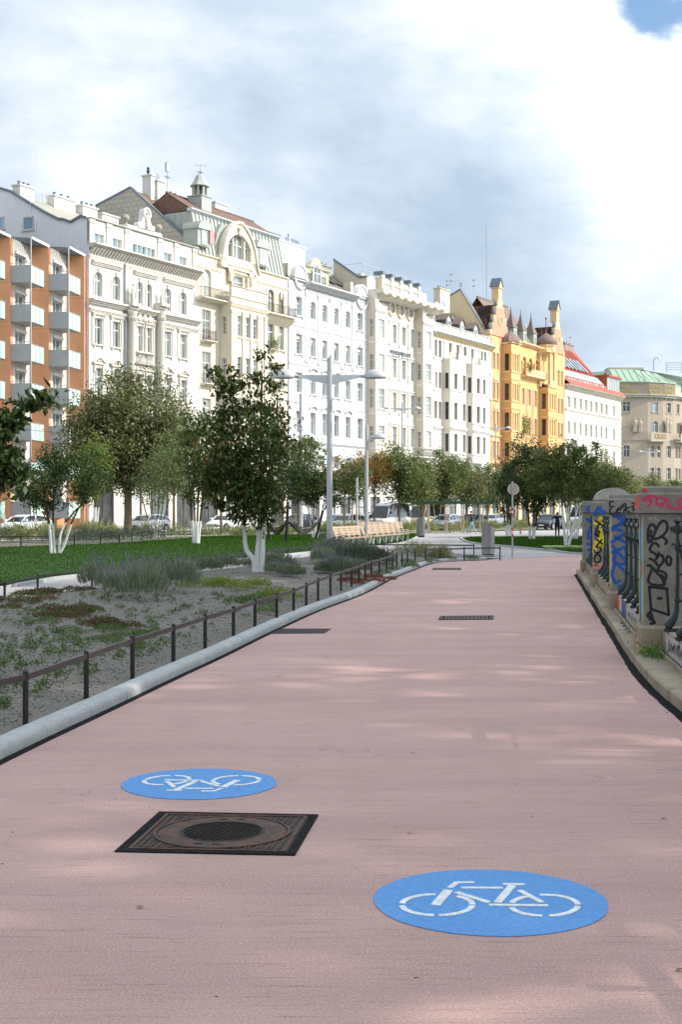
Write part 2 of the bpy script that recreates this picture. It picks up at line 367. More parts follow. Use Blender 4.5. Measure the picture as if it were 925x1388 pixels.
# ---- planting bed, a low gravel mound between the kerb and the back path
BACK = [(-16, 6), (-12.5, 12), (-9.4, 17.5), (-7.0, 22), (-5.97, 24.6), (-5.3, 28), (-4.3, 32.5), (-3.3, 37), (-2.4, 42), (-1.35, 46.6), (.6, 48.6), (3.0, 49.2), (5.9, 49.0)]
inner = offset(KL, .16)
def side_of(x, y):
    """distances to the bed's two borders, both positive inside it"""
    best = 1e9
    for i in range(len(KL) - 1):
        a, b = KL[i], KL[i + 1]; ab = b - a; t = max(0, min(1, (Vector((x, y)) - a).dot(ab) / ab.length_squared)); d = (Vector((x, y)) - a - ab * t)
        s_ = ab.x * d.y - ab.y * d.x
        if d.length < abs(best): best = d.length if s_ > 0 else -d.length
    k = best; best = 1e9
    for i in range(len(BACK) - 1):
        a, b = Vector(BACK[i]), Vector(BACK[i + 1]); ab = b - a; t = max(0, min(1, (Vector((x, y)) - a).dot(ab) / ab.length_squared)); d = (Vector((x, y)) - a - ab * t)
        s_ = ab.x * d.y - ab.y * d.x
        if d.length < abs(best): best = d.length if s_ < 0 else -d.length
    return k, best
def bed_z(x, y):
    k, b = side_of(x, y); e = min(k - .16, b, (6.0 - x) * .3)
    if e <= 0: return .06
    return .06 + .26 * (1 - math.exp(-e / 1.1)) + .05 * noise.noise((x * .7, y * .7, 0)) * min(1, e) + .018 * noise.noise((x * 3, y * 3, 4)) * min(1, e * 2)
def bed():
    mb = MB(); NS, NT = 130, 26
    KLs = smooth_line([tuple(p) for p in inner], .45); Bs = smooth_line(BACK, .3)
    def at(P, f_): x = f_ * (len(P) - 1); i = min(int(x), len(P) - 2); return P[i].lerp(P[i + 1], x - i)
    for i in range(NS + 1):
        a = at(KLs, i / NS); b = at(Bs, i / NS)
        for j in range(NT + 1):
            p = a.lerp(b, j / NT); mb.v.append((p.x, p.y, bed_z(p.x, p.y)))
    for i in range(NS):
        for j in range(NT):
            a = i * (NT + 1) + j; mb.f.append((a, a + 1, a + NT + 2, a + NT + 1)); mb.m.append(0)
    mb.build('planting_bed', M_gravel, smooth=True, kind='structure', label='grey gravel planting bed between the two paths')
bed()
# ---- back path, plaza, lawns
L1 = [(-30, 14), (-12, 24.5)] + [G(*p) for p in ((0, 796), (60, 787), (123, 779.5), (200, 770.6), (303, 761.5), (358, 756), (442, 747.2), (506, 741), (545, 736.3), (563, 729), (566, 725), (545, 722.5))] + [(-3, 97), (-12, 99), (-24, 88), (-34, 70), (-44, 50)]
L2 = [G(*p) for p in ((628, 731), (634, 734.5), (645, 737), (672, 739.5), (720, 744), (749, 747), (793, 751.5))] + [(13, 52), (24, 55), (26, 88), (14, 89), (8.4, 88)]
mb = MB(); mb.q(*[(x, y, -.004) for x, y in [(-40, -8), (11.5, 38), (11.8, 50), (30, 55), (40, 120), (-50, 100)]])
mb.build('plaza_paving', M_pave, kind='structure', label='grey pink paving of the inner path and plaza')
def lawn(P, name, lab, z=.055):
    mb = MB(); mb.prism(P, lambda a, b, d: (a, b, d), -.04, z); mb.build(name, M_lawn, kind='structure', label=lab)
    k = root('lawn_edging', None, None, kind='structure'); k['label'] = 'pale edging stones round the ' + lab.split(' beside')[0]
    S = smooth_line(P + [P[0]], 1.5)
    for i in range(len(S) - 1):
        a, b = S[i], S[i + 1]
        if a.y < 26 or a.x < -18 or a.y > 90: continue
        u = (b - a).normalized(); n_ = Vector((u.y, -u.x)) * .12; mb = MB()
        mb.prism([a + u * .006, b - u * .006, b - u * .006 + n_, a + u * .006 + n_], lambda x, y, d: (x, y, d), -.03, .07); mb.build('edging_stone', M_kerb, k)
lawn(L1, 'lawn', 'large mown lawn beside the inner path')
lawn(L2, 'lawn', 'small mown lawn beside the parapet')
# ---- street in front of the houses
def row_strip(name, n0, n1, t0, t1, z, mat, lab, th=0):
    mb = MB()
    if th: mb.hexa([(*RW(t0, n0), z - th), (*RW(t1, n0), z - th), (*RW(t1, n1), z - th), (*RW(t0, n1), z - th), (*RW(t0, n0), z), (*RW(t1, n0), z), (*RW(t1, n1), z), (*RW(t0, n1), z)])
    else: mb.q((*RW(t0, n0), z), (*RW(t1, n0), z), (*RW(t1, n1), z), (*RW(t0, n1), z))
    mb.build(name, mat, kind='structure', label=lab)
row_strip('road', 6.5, 23.0, -70, 330, -.012, M_asph, 'asphalt street in front of the houses')
row_strip('pavement', -2, 6.5, -70, 330, .12, M_side, 'raised pavement along the house fronts', .2)
row_strip('pavement', 23.0, 25.0, -70, 230, .10, M_side, 'raised pavement on the park side of the street', .18)
for k, n in enumerate((11.8, 17.6)):
    for j in range(34):
        mb = MB(); t0 = -50 + j * 8; mb.q(*[(*RW(a, b), .001) for a, b in ((t0, n), (t0 + 4, n), (t0 + 4, n + .14), (t0, n + .14))]); mb.build('lane_marking', pm('road_white', (.75, .75, .73), rough=.7), kind='structure')
# dry tall-grass strip between the park and the street
M_strip = pm('strip_soil', (.26, .24, .15), (.17, .17, .09), scale=2.5, rough=1, bump=.6, bscale=30)
row_strip('verge', 25.0, 30.0, -40, 150, .02, M_strip, 'verge of dry grass between street and park')
mb = MB(); mb.prism([(-40, 62), (-16, 61), (-11.8, 69), (-8, 92), (-20, 96), (-40, 80)], lambda a, b, d: (a, b, d), 0, .09)
mb.build('shrub_bed', M_gravel, kind='structure', label='gravel bed with low shrubs behind the large lawn')
# ================================================================ markings on the path
M_blue = pm('marking_blue', (.11, .30, .62), (.085, .245, .52), scale=34, rough=.8, bump=.6, bscale=95, detail=10)
M_white = pm('marking_white', (.78, .78, .77), (.52, .53, .55), scale=45, rough=.8, bump=.3, bscale=90)
M_iron = pm('cast_iron', (.024, .019, .017), (.12, .048, .024), scale=9, rough=.62, bump=.5, bscale=60, metal=.3, detail=7)
M_irond = pm('cast_iron_dark', (.012, .011, .011), (.03, .02, .015), scale=9, rough=.6, bump=.5, bscale=80, metal=.3)
def z1(x, y): return G(480 + x / 2.5, 1160 + y / 2.5)
BIKE = []      # strokes in metres round the centre of the first sign: (points, width)
CX, CY = .633, 5.80
def ell(cx, cy, rx, ry, a0, a1):
    return [(cx + rx * math.cos(R(a)), cy - ry * math.sin(R(a))) for a in np.linspace(a0, a1, 9)]
for pts, wd in ((ell(280, 170, 121, 36, 95, 170), .026), (ell(280, 170, 121, 36, 187, 262), .026), (ell(280, 170, 121, 36, 276, 352), .026), (ell(280, 170, 121, 36, 5, 52), .026),
                (ell(648, 172, 115, 36, 125, 163), .026), (ell(648, 172, 115, 36, 195, 263), .026), (ell(648, 172, 115, 36, 281, 352), .026), (ell(648, 172, 115, 36, 7, 95), .026),
                ([(277, 168), (317, 122)], .042), ([(326, 110), (348, 94), (402, 93)], .026), ([(369, 111), (500, 112)], .026), ([(350, 128), (452, 160)], .03),
                ([(490, 160), (536, 106)], .035), ([(512, 99), (574, 100)], .028), ([(464, 170), (654, 172)], .026), ([(566, 122), (636, 160)], .028)):
    BIKE.append(([(z1(*p)[0] - CX, z1(*p)[1] - CY) for p in pts], wd))
def bike_sign(cx, cy, r, rot, lab, grp):
    t = root('bicycle_marking', lab, 'road marking', (cx, cy, 0), rot, grp)
    mb = MB(); n = 96; rr = random.Random(int(cx * 100))
    mb.prism([((r * (1 + .006 * math.sin(7 * a) + rr.uniform(-.004, .004))) * math.cos(a), r * (1 + rr.uniform(-.004, .004)) * math.sin(a)) for a in [2 * math.pi * k / n for k in range(n)]], lambda a, b, d: (a, b, d), .001, .004)
    mb.build('disc', M_blue, t)
    for pts, wd in BIKE:
        mb = MB(); mb.ribbon([(p[0] * r / .5, p[1] * r / .5) for p in pts], wd, lambda a, b, d: (a, b, d), .0045, .0075); mb.build('stroke', M_white, t)
bike_sign(CX, CY, .495, 0, 'larger blue disc with white bicycle, nearest on the pink path', 'blue bicycle discs painted on the path')
bike_sign(-.861, 8.30, .47, math.pi, 'farther blue disc with upside-down white bicycle beyond the manhole cover', 'blue bicycle discs painted on the path')
# ---- manhole with a round ribbed cover in a square frame
def manhole():
    C = [Vector(G(*p)) for p in ((155, 1155), (400, 1160), (432, 1105), (216, 1101))]
    t = root('manhole_cover', 'rusty round ribbed manhole cover in a square black frame', 'manhole', ((C[0] + C[2]) / 2).to_3d())
    o = (C[0] + C[2]) / 2
    def B(u, v, z=0):        # u,v in -1..1
        u = (u + 1) / 2; v = (v + 1) / 2; p = (C[0] * (1 - u) + C[1] * u) * (1 - v) + (C[3] * (1 - u) + C[2] * u) * v - o; return (p.x, p.y, z)
    def rect(mb, u0, u1, v0, v1, z0, z1_): mb.hexa([B(u0, v0, z0), B(u1, v0, z0), B(u1, v1, z0), B(u0, v1, z0), B(u0, v0, z1_), B(u1, v0, z1_), B(u1, v1, z1_), B(u0, v1, z1_)])
    mb = MB()
    for a in ((-1, 1, -1, -.9), (-1, 1, .9, 1), (-1, -.9, -.9, .9), (.9, 1, -.9, .9)): rect(mb, *a, .001, .007)
    mb.build('asphalt_collar', M_black, t)
    mb = MB(); rect(mb, -.9, .9, -.9, .9, .001, .004); mb.build('bed_plate', M_irond, t)
    mb = MB()
    for a in ((-.88, .88, -.88, -.84), (-.88, .88, .84, .88), (-.88, -.84, -.84, .84), (.84, .88, -.84, .84)): rect(mb, *a, .004, .010)
    mb.build('frame', M_iron, t)
    def ring(mb, r0, r1, z0, zt, n=48, flat=1):
        for k in range(n):
            a, b = 2 * math.pi * k / n, 2 * math.pi * (k + 1) / n
            P = [(r0 * math.cos(a), r0 * math.sin(a)), (r1 * math.cos(a), r1 * math.sin(a)), (r1 * math.cos(b), r1 * math.sin(b)), (r0 * math.cos(b), r0 * math.sin(b))]
            mb.hexa([B(*p, z0) for p in P] + [B(*p, zt) for p in P])
    mb = MB(); ring(mb, .76, .80, .004, .011); mb.build('rim', M_iron, t)
    mb = MB(); ring(mb, .50, .745, .004, .0085); mb.build('lid_ring', M_iron, t)
    mb = MB(); ring(mb, .47, .495, .004, .010); mb.build('inner_rim', M_irond, t)
    mb = MB(); n = 11; rr = random.Random(3)
    for i in range(-n, n + 1):
        for j in range(-n, n + 1):
            u, v = i * .042, j * .042
            if u * u + v * v < .45 ** 2 and (i + j) % 2 == 0: rect(mb, u - .017, u + .017, v - .009, v + .009, .004, .0105)
    mb.build('tread', M_irond, t, kind='stuff')
    mb = MB()
    for i in range(-20, 21):
        for j in range(-20, 21):
            u, v = i * .041, j * .041
            if u * u + v * v > .83 ** 2 and abs(u) < .82 and abs(v) < .82 and (i % 3): rect(mb, u - .013, u + .013, v - .017, v + .017, .004, .009)
    mb.build('corner_tread', M_iron, t, kind='stuff')
    for a in (80, 100, 255, 275):
        mb = MB(); u, v = .62 * math.cos(R(a)), .62 * math.sin(R(a)); rect(mb, u - .05, u + .05, v - .018, v + .018, .0086, .0096); mb.build('lifting_slot', M_black, t)
manhole()
def grate(P, lab, nb, horiz=False, mat=M_iron):
    C = [Vector(G(*p)) for p in P]; o = (C[0] + C[2]) / 2; t = root('drain_grate', lab, 'drain grate', o.to_3d(), 0, 'drain covers in the pink path')
    def B(u, v, z=0): p = (C[0] * (1 - u) + C[1] * u) * (1 - v) + (C[3] * (1 - u) + C[2] * u) * v - o; return (p.x, p.y, z)
    def rect(mb, u0, u1, v0, v1, z0, z1_): mb.hexa([B(u0, v0, z0), B(u1, v0, z0), B(u1, v1, z0), B(u0, v1, z0), B(u0, v0, z1_), B(u1, v0, z1_), B(u1, v1, z1_), B(u0, v1, z1_)])
    mb = MB(); rect(mb, 0, 1, 0, 1, .001, .003); mb.build('pit', M_black, t)
    mb = MB()
    for a in ((0, 1, 0, .1), (0, 1, .9, 1), (0, .07, .1, .9), (.93, 1, .1, .9)): rect(mb, *a, .003, .009)
    mb.build('frame', M_irond, t)
    for k in range(nb):
        u = .09 + .82 * (k + .5) / nb; mb = MB(); rect(mb, u - .3 / nb, u + .3 / nb, .1, .9, .003, .008); mb.build('bar', mat, t)
grate(((368, 859), (440, 858.5), (449, 852.6), (383, 852.6)), 'slotted drain grate tucked against the pale kerb', 14, mat=M_irond)
grate(((594, 840.5), (669, 840), (670, 834.7), (597, 835.5)), 'rusty oblong drain cover out in the middle of the pink path', 12)
grate(((585, 772.5), (626, 772.5), (625, 770), (588, 770)), 'farthest small drain cover, near the curve of the kerb', 6)
# fallen leaves and specks
M_leaf = pm('dry_leaf', (.25, .10, .04), (.12, .07, .03), scale=3, rough=.9, varc=.3)
lm = MB(); lm.q((-.02, 0, .004), (0, -.01, .008), (.022, 0, .009), (0, .011, .006)); lme = lm.mesh('dry_leaf', M_leaf)
spots = [(831, 890), (830, 928), (833, 938), (873, 934), (878, 938), (905, 967), (922, 1316), (560, 1022), (336, 980), (190, 1231), (556, 1130), (900, 1110), (640, 905), (700, 1010), (520, 950)]
for i, p in enumerate(spots):
    g_ = G(*p); place('fallen_leaf', lme, None, (g_[0], g_[1], .002), rnd.uniform(0, 6), label='small dry brown leaf lying on the pink path', cat='leaf', group='dry leaves lying on the pink path')
# ================================================================ parapet with piers and iron balusters
M_conc = pm('pier_concrete', (.285, .262, .225), (.17, .155, .13), scale=3.2, rough=.95, bump=.9, bscale=70, detail=9)
M_concp = pm('plinth_stone', (.40, .33, .235), (.25, .205, .15), scale=2.2, rough=.95, bump=.8, bscale=60, detail=8, varc=.1)
M_cast = pm('green_cast_iron', (.012, .024, .025), (.02, .034, .034), scale=9, rough=.38, bump=.3, bscale=30, metal=.2)
PAINT = {k: pm('paint_' + k, c, rough=.6) for k, c in dict(black=(.012, .012, .012), blue=(.015, .09, .36), yellow=(.72, .60, .04), red=(.62, .05, .03), pink=(.50, .03, .09), sky=(.10, .36, .62), white=(.42, .40, .37), salmon=(.6, .25, .2), navy=(.03, .07, .25)).items()}
bal = root('balustrade', 'grey concrete parapet with graffiti covered piers and dark green iron balusters', 'parapet', (B0.x, B0.y, 0), -BA)
HB, HS, HC, HT = .13, .42, 1.64, 1.86
PS = (-13.3, -6.6, 0.0, 6.42, 13.3, 20.0)
def chip(mb, x0, x1, y0, y1, z0, z1, c=.012):
    """box with softened vertical edges and a softened top rim"""
    P = [(x0 + c, y0), (x1 - c, y0), (x1, y0 + c), (x1, y1 - c), (x1 - c, y1), (x0 + c, y1), (x0, y1 - c), (x0, y0 + c)]
    i = len(mb.v); rings = []
    for z, s_ in ((z0, 0), (z1 - c, 0), (z1, c)):
        for a, b in P:
            mb.v.append((a + (s_ if a < (x0 + x1) / 2 else -s_), b + (s_ if b < (y0 + y1) / 2 else -s_), z))
    for k in range(2):
        for j in range(8): mb.f.append((i + k * 8 + j, i + k * 8 + (j + 1) % 8, i + k * 8 + 8 + (j + 1) % 8, i + k * 8 + 8 + j)); mb.m.append(mb.cur)
    mb.f.append(tuple(i + j for j in range(8))[::-1]); mb.f.append(tuple(i + 16 + j for j in range(8))); mb.m += [mb.cur] * 2
def step_stones():
    s = -22.0; r = random.Random(5)
    while s < 21.4:
        L_ = r.uniform(.85, 1.25); mb = MB(); e = r.uniform(-.008, .008)
        chip(mb, -.12 + e, .26, s + .004, s + L_ - .004, -.1, HB + r.uniform(-.006, .004), .018); mb.build('step_stone', M_concp, bal); s += L_
step_stones()
mb = MB(); rr = random.Random(9); s = -22.0; prev = None; V_ = []
while s < 21.5:
    a = -.19 + rr.uniform(-.008, .008); V_.append((a, s)); s += .22
for i in range(len(V_) - 1):
    a, b = V_[i], V_[i + 1]; mb.hexa([(a[0], a[1], -.01), (-.115, a[1], -.01), (-.115, b[1], -.01), (b[0], b[1], -.01), (a[0], a[1], .004), (-.115, a[1], .02), (-.115, b[1], .02), (b[0], b[1], .004)])
mb.build('joint_strip', M_black, bal)
piers = []
for k, s in enumerate(PS):
    mb = MB(); chip(mb, 0, .65, s, s + .65, HS, HC, .015); p = mb.build('pier', M_conc, bal)
    mb = MB(); chip(mb, -.05, .70, s - .03, s + .68, HB - .02, HS + .001, .03); mb.build('base_block', M_concp, p)
    mb = MB(); chip(mb, -.045, .695, s - .045, s + .695, HC, HT, .02); chip(mb, 0.0, .65, s, s + .65, HT, HT + .07, .02); mb.build('cap', M_conc, p)
    piers.append(p)
    if k + 1 < len(PS):
        e = PS[k + 1]; a = s + .682; r = random.Random(k)
        n = 3; dx = .12 * (k < 2)
        for j in range(n):
            y0 = a + (e - .032 - a) * j / n; y1 = a + (e - .032 - a) * (j + 1) / n
            mb = MB(); chip(mb, .08 + dx, .45 + dx, y0 + .004, y1 - .004, HB - .02, HS - .02, .012); mb.build('low_wall_block', M_concp, bal)
            mb = MB(); chip(mb, .03 + dx, .08 + dx, y0 + .004, y1 - .004, HB - .02, HB + .05, .015); mb.build('ledge', M_concp, bal)
        mb = MB(); mb.tube([(.20 + dx * .9, s + .65, 1.47), (.20 + dx * .9, e, 1.47)], .028, 10); mb.build('rail', M_cast, bal, smooth=True)
        mb = MB(); mb.tube([(.20 + dx * .9, s + .65, 1.30), (.20 + dx * .9, e, 1.30)], .012, 6); mb.build('lower_rail', M_cast, bal, smooth=True)
def baluster_mesh():
    mb = MB()
    # front member: from the rail down to a heavy scrolled foot thrown forward
    prof = [(.0, 1.43, .017), (.0, 1.2, .018), (.0, .95, .020), (-.005, .75, .022), (-.01, .62, .026), (-.03, .55, .033), (-.065, .49, .041), (-.10, .455, .045), (-.125, .445, .04)]
    mb.tube([(x, 0, z) for x, z, r_ in prof], [r_ for x, z, r_ in prof], 8)
    mb.tube([(.09, 0, .43), (.075, 0, .8), (.05, 0, 1.15), (.01, 0, 1.36)], [.022, .016, .013, .013], 6)
    for z in (.72, 1.0, 1.24): mb.tube([(.0, 0, z), (.075 - (z - .72) * .05, 0, z)], .013, 6)
    mb.lathe([(.02, 1.24), (.034, 1.27), (.034, 1.31), (.02, 1.33), (.02, 1.36)], (0, 0, 0), 10)
    mb.lathe([(.024, .70), (.034, .73), (.024, .76)], (0, 0, 0), 10)
    # ring round the rail, and a knob
    for a in range(12):
        t0, t1 = 2 * math.pi * a / 12, 2 * math.pi * (a + 1) / 12
        for r0, r1 in ((.03, .05),): mb.hexa([(r * math.cos(t), y, 1.47 + r * math.sin(t)) for y in (-.022, .022) for r, t in ((r0, t0), (r1, t0), (r1, t1), (r0, t1))])
    mb.lathe([(.014, 1.515), (.018, 1.53), (.04, 1.545), (.045, 1.555), (.03, 1.575), (.008, 1.59)], (0, 0, 0), 12)
    mb.box(-.14, .13, -.045, .045, .40, .43)
    return mb.mesh('baluster', M_cast)
bme = baluster_mesh()
for k in range(len(PS) - 1):
    s, e = PS[k] + .65, PS[k + 1]
    for j in range(6): place('baluster', bme, bal, (.20 + .11 * (k < 2), s + (e - s) * (j + .5) / 6, 0), smooth=(k == 0 and j == 0))
def onP(px, py, s):
    u = (px - 462.5) / FPX; Y = (s + B0.x * BE.x + B0.y * BE.y) / (u * BE.x + BE.y); X = u * Y
    return ((X - B0.x) * BR.x + (Y - B0.y) * BR.y, EYE + (694 - py) / FPX * Y)
def graf(pier, strokes, paint, s, wd, conv, z0=.0015, name='graffiti', lab=None):
    """sprayed strokes on the face of the pier that looks towards the camera"""
    mb = MB()
    for st in strokes:
        pts = smooth_line([onP(*conv(x, y), s) for x, y in st], max(.03, wd * .7)) if len(st) > 2 else [onP(*conv(x, y), s) for x, y in st]
        pts = [Vector(p) for p in pts if -.04 < p[0] < .69]
        if len(pts) > 1: mb.ribbon(pts, wd, lambda a, b, d: (a, s - d, b), z0 - .001, z0, True)
    if mb.v: mb.build(name, PAINT[paint], pier, label=lab)
ca = lambda x, y: (840 + x / 8.67, 640 + y / 8.67)
cb = lambda x, y: (780 + x / 5.338, 640 + y / 5.338)
cc = lambda x, y: (780 + x / 8.68, 640 + y / 8.68)
P1, P2, P3, P4 = piers[2:6]
graf(P1, [[(425, 655), (390, 608), (350, 640), (335, 740), (350, 832), (385, 790), (450, 640), (520, 567), (565, 620), (550, 700), (490, 760), (420, 785), (372, 760), (370, 700), (395, 690)],
          [(490, 755), (560, 800), (530, 860)], [(462, 870), (410, 825), (355, 915), (430, 960), (445, 1010), (470, 920)], [(358, 1015), (420, 1045), (455, 1100), (515, 1060), (510, 985), (455, 975), (430, 1040)],
          [(470, 1100), (445, 1165)], [(560, 1075), (550, 1010), (590, 985), (610, 1030), (590, 1100), (560, 1080)], [(335, 1095), (385, 1120), (345, 1298), (540, 1312), (382, 1112)],
          [(480, 1160), (545, 1190), (545, 1270), (490, 1200), (540, 1335)]], 'black', 0, .03, ca)
graf(P1, [[(535, 830), (665, 842)], [(665, 842), (678, 1032)], [(678, 1032), (550, 990)], [(550, 990), (537, 830)], [(600, 912), (622, 912)], [(545, 1010), (520, 1040), (562, 1050), (545, 1020), (530, 1012)], [(540, 1060), (580, 1085), (545, 1095)], [(560, 1055), (575, 1090)]], 'black', 0, .03, cb)
graf(P1, [[(278, 310), (380, 275), (440, 300)], [(340, 275), (380, 340), (320, 432)], [(282, 330), (372, 330)], [(525, 360), (440, 382), (450, 305), (510, 308), (595, 350)], [(600, 372), (550, 402), (660, 428), (725, 422)], [(560, 305), (500, 400), (470, 415)], [(737, 308), (690, 330), (700, 382), (737, 400)]], 'pink', -.045, .026, ca)
graf(P1, [[(290, 200), (300, 250)], [(305, 210), (290, 255)]], 'red', -.0, .03, ca)
graf(P1, [[(350, 560), (352, 515), (378, 560), (380, 510)], [(415, 560), (420, 510), (445, 520), (420, 540), (465, 575)]], 'white', 0, .006, ca)
def side_paint(pier, s0, items, w0=0.0):
    """strips of paint on the face of the pier that looks at the path: (y, z0, z1, width, colour)"""
    for y, za, zb, wd, c_ in items:
        mb = MB(); mb.hexa([(w0 - .002, s0 + y, za), (w0 - .0004, s0 + y, za), (w0 - .0004, s0 + y + wd, za + .04), (w0 - .002, s0 + y + wd, za + .04), (w0 - .002, s0 + y + .03, zb), (w0 - .0004, s0 + y + .03, zb), (w0 - .0004, s0 + y + wd, zb - .05), (w0 - .002, s0 + y + wd, zb - .05)])
        mb.build('graffiti', PAINT[c_], pier)
side_paint(P1, 0, [(.02, .46, 1.6, .07, 'yellow'), (.14, 1.1, 1.55, .16, 'sky'), (.16, .5, .95, .2, 'sky'), (.34, .46, 1.6, .05, 'black'), (.42, .9, 1.5, .12, 'sky'), (.2, .97, 1.08, .14, 'red'), (.56, .46, 1.6, .05, 'yellow'), (.42, .5, .8, .1, 'navy')])
side_paint(P1, 0, [(.0, 1.67, 1.85, .25, 'red'), (.32, 1.66, 1.84, .3, 'red')], -.045)
side_paint(P1, 0, [(.05, .13, .3, .3, 'salmon')], -.05)
side_paint(P2, 6.42, [(.03, .46, 1.6, .14, 'yellow'), (.25, .5, 1.6, .16, 'white'), (.5, .5, 1.6, .08, 'yellow')])
side_paint(P3, 13.3, [(.03, .46, 1.6, .12, 'yellow')]); side_paint(P3, 13.3, [(.04, .14, .3, .3, 'navy')], -.05)
graf(P2, [[(450, 345), (395, 355), (405, 400), (465, 405)], [(430, 425), (397, 450), (402, 490), (470, 480), (580, 370), (600, 390), (540, 420)], [(510, 420), (482, 480), (545, 470)], [(500, 445), (540, 440)], [(600, 410), (572, 475)], [(575, 445), (640, 410)], [(592, 448), (640, 470)], [(670, 365), (720, 375), (660, 415), (705, 430), (660, 462)]], 'black', 6.42 - .045, .024, cc)
graf(P2, [[(450, 520), (600, 530), (430, 690)], [(500, 530), (585, 600), (430, 650), (560, 690)], [(590, 715), (430, 825)], [(470, 760), (600, 830)], [(440, 870), (600, 1050)], [(590, 880), (440, 940)], [(480, 930), (470, 1070), (600, 1080)], [(450, 1030), (610, 1190)], [(470, 1080), (435, 1200), (475, 1300), (530, 1275)], [(520, 1345), (550, 1335)], [(600, 900), (605, 1040)]], 'blue', 6.42, .05, cc)
graf(P3, [[(300, 540), (290, 625)], [(240, 600), (340, 582)], [(300, 680), (302, 740)], [(330, 765), (240, 830), (338, 850), (262, 885)], [(240, 860), (228, 930)], [(330, 800), (330, 870)]], 'yellow', 13.3, .085, cc)
graf(P3, [[(245, 575), (340, 640)], [(290, 600), (250, 670)], [(240, 742), (292, 710), (270, 688), (240, 705), (248, 745), (282, 748)], [(250, 790), (320, 842)], [(312, 798), (250, 872)], [(250, 880), (302, 892), (290, 940), (232, 940), (225, 900)], [(260, 960), (302, 1000), (290, 1050), (240, 1062), (225, 1010), (258, 962)]], 'black', 13.3, .038, cc, z0=.0035)
graf(P3, [[(225, 500), (288, 402), (310, 490), (352, 440)]], 'blue', 13.3 - .045, .07, cc)
graf(P3, [[(345, 660), (352, 690)]], 'blue', 13.3, .1, cc)
graf(P3, [[(240, 1080), (310, 1130)], [(300, 1090), (250, 1110)]], 'salmon', 13.3, .12, cc)
graf(P4, [[(188, 392), (142, 430), (188, 472)]], 'blue', 20 - .045, .07, cc)
graf(P4, [[(140, 552), (192, 592)], [(192, 640), (150, 762), (192, 772)], [(150, 846), (192, 846)], [(160, 912), (192, 912)], [(178, 970), (190, 975)]], 'blue', 20, .09, cc)
# painting on the low wall between the piers
def wall_paint(s0, items):
    px_ = .08 if s0 > 0 else .2
    for y, za, zb, wd, c_ in items:
        mb = MB(); mb.hexa([(px_ - .0015, s0 + y, za), (px_, s0 + y, za), (px_, s0 + y + wd, za), (px_ - .0015, s0 + y + wd, za), (px_ - .0015, s0 + y + .01, zb), (px_, s0 + y + .01, zb), (px_, s0 + y + wd, zb), (px_ - .0015, s0 + y + wd, zb)])
        mb.build('graffiti', PAINT[c_], bal)
for s0 in (0.65, -5.95):
    r = random.Random(int(s0 * 10))
    wall_paint(s0, [(5.2, .17, .39, .5, 'red'), (4.6, .17, .39, .55, 'white'), (3.6, .17, .39, .9, 'navy'), (.2, .17, .38, 3.2, 'white')] if s0 > 0 else [(4.0, .17, .38, 1.55, 'white'), (2.7, .17, .38, 1.2, 'white'), (3.95, .17, .38, .12, 'blue'), (2.4, .17, .38, .2, 'blue')])
    mb = MB()
    for j in range(16):
        y = s0 + (.3 if s0 > 0 else 2.8) + j * (.19 if s0 > 0 else .16); a = r.uniform(.2, .24); b = r.uniform(.3, .36); sh = r.uniform(-.09, .09)
        mb.ribbon([(y, a), (y + sh, b), (y + .07, (a + b) / 2), (y + r.uniform(-.05, .1), a + .02)], .018, lambda p, q_, d: ((.08 if s0 > 0 else .2) - d, p, q_), .002, .0032)
    mb.build('graffiti', PAINT['black'], bal)
mb = MB()
for j in range(12):
    y = 2.4 + j * .16; x = -.02 + .02 * (j % 3); mb.ribbon([(x, y), (x + .14, y + .05), (x + .02, y + .12), (x + .16, y + .2)], .022, lambda p, q_, d: (p, q_, HB + d), .0, .0055)
mb.build('graffiti', pm('paint_teal', (.03, .10, .13), rough=.7), bal)
for o in list(bal.children_recursive):      # the parapet follows a gentle curve
    if o.data is bme: o.location.x += bend(o.location.y)
    else:
        for v in o.data.vertices: v.co.x += bend(v.co.y)
# round-headed stone at the end of the parapet
mp_ = root('end_stone', 'pale grey round-headed stone at the far end of the parapet', 'stone pillar', (8.45, 42.5, 0), -R(4))
mb = MB(); prof = [(-.62, 0), (.62, 0), (.62, 1.95), (.58, 1.95)] + [(.58 * math.cos(a), 1.98 + .42 * math.sin(a)) for a in np.linspace(.05, math.pi - .05, 15)] + [(-.58, 1.95), (-.62, 1.95)]
M_end = pm('end_stone', (.42, .40, .36), (.32, .30, .27), scale=4, rough=.95, bump=.6, bscale=50)
mb.prism(prof, lambda a, b, d: (a, d, b), -.25, .25); mb.build('slab', M_end, mp_)
mb = MB(); mb.box(-.66, .66, -.31, .31, 0, .3); mb.build('base', M_end, mp_)
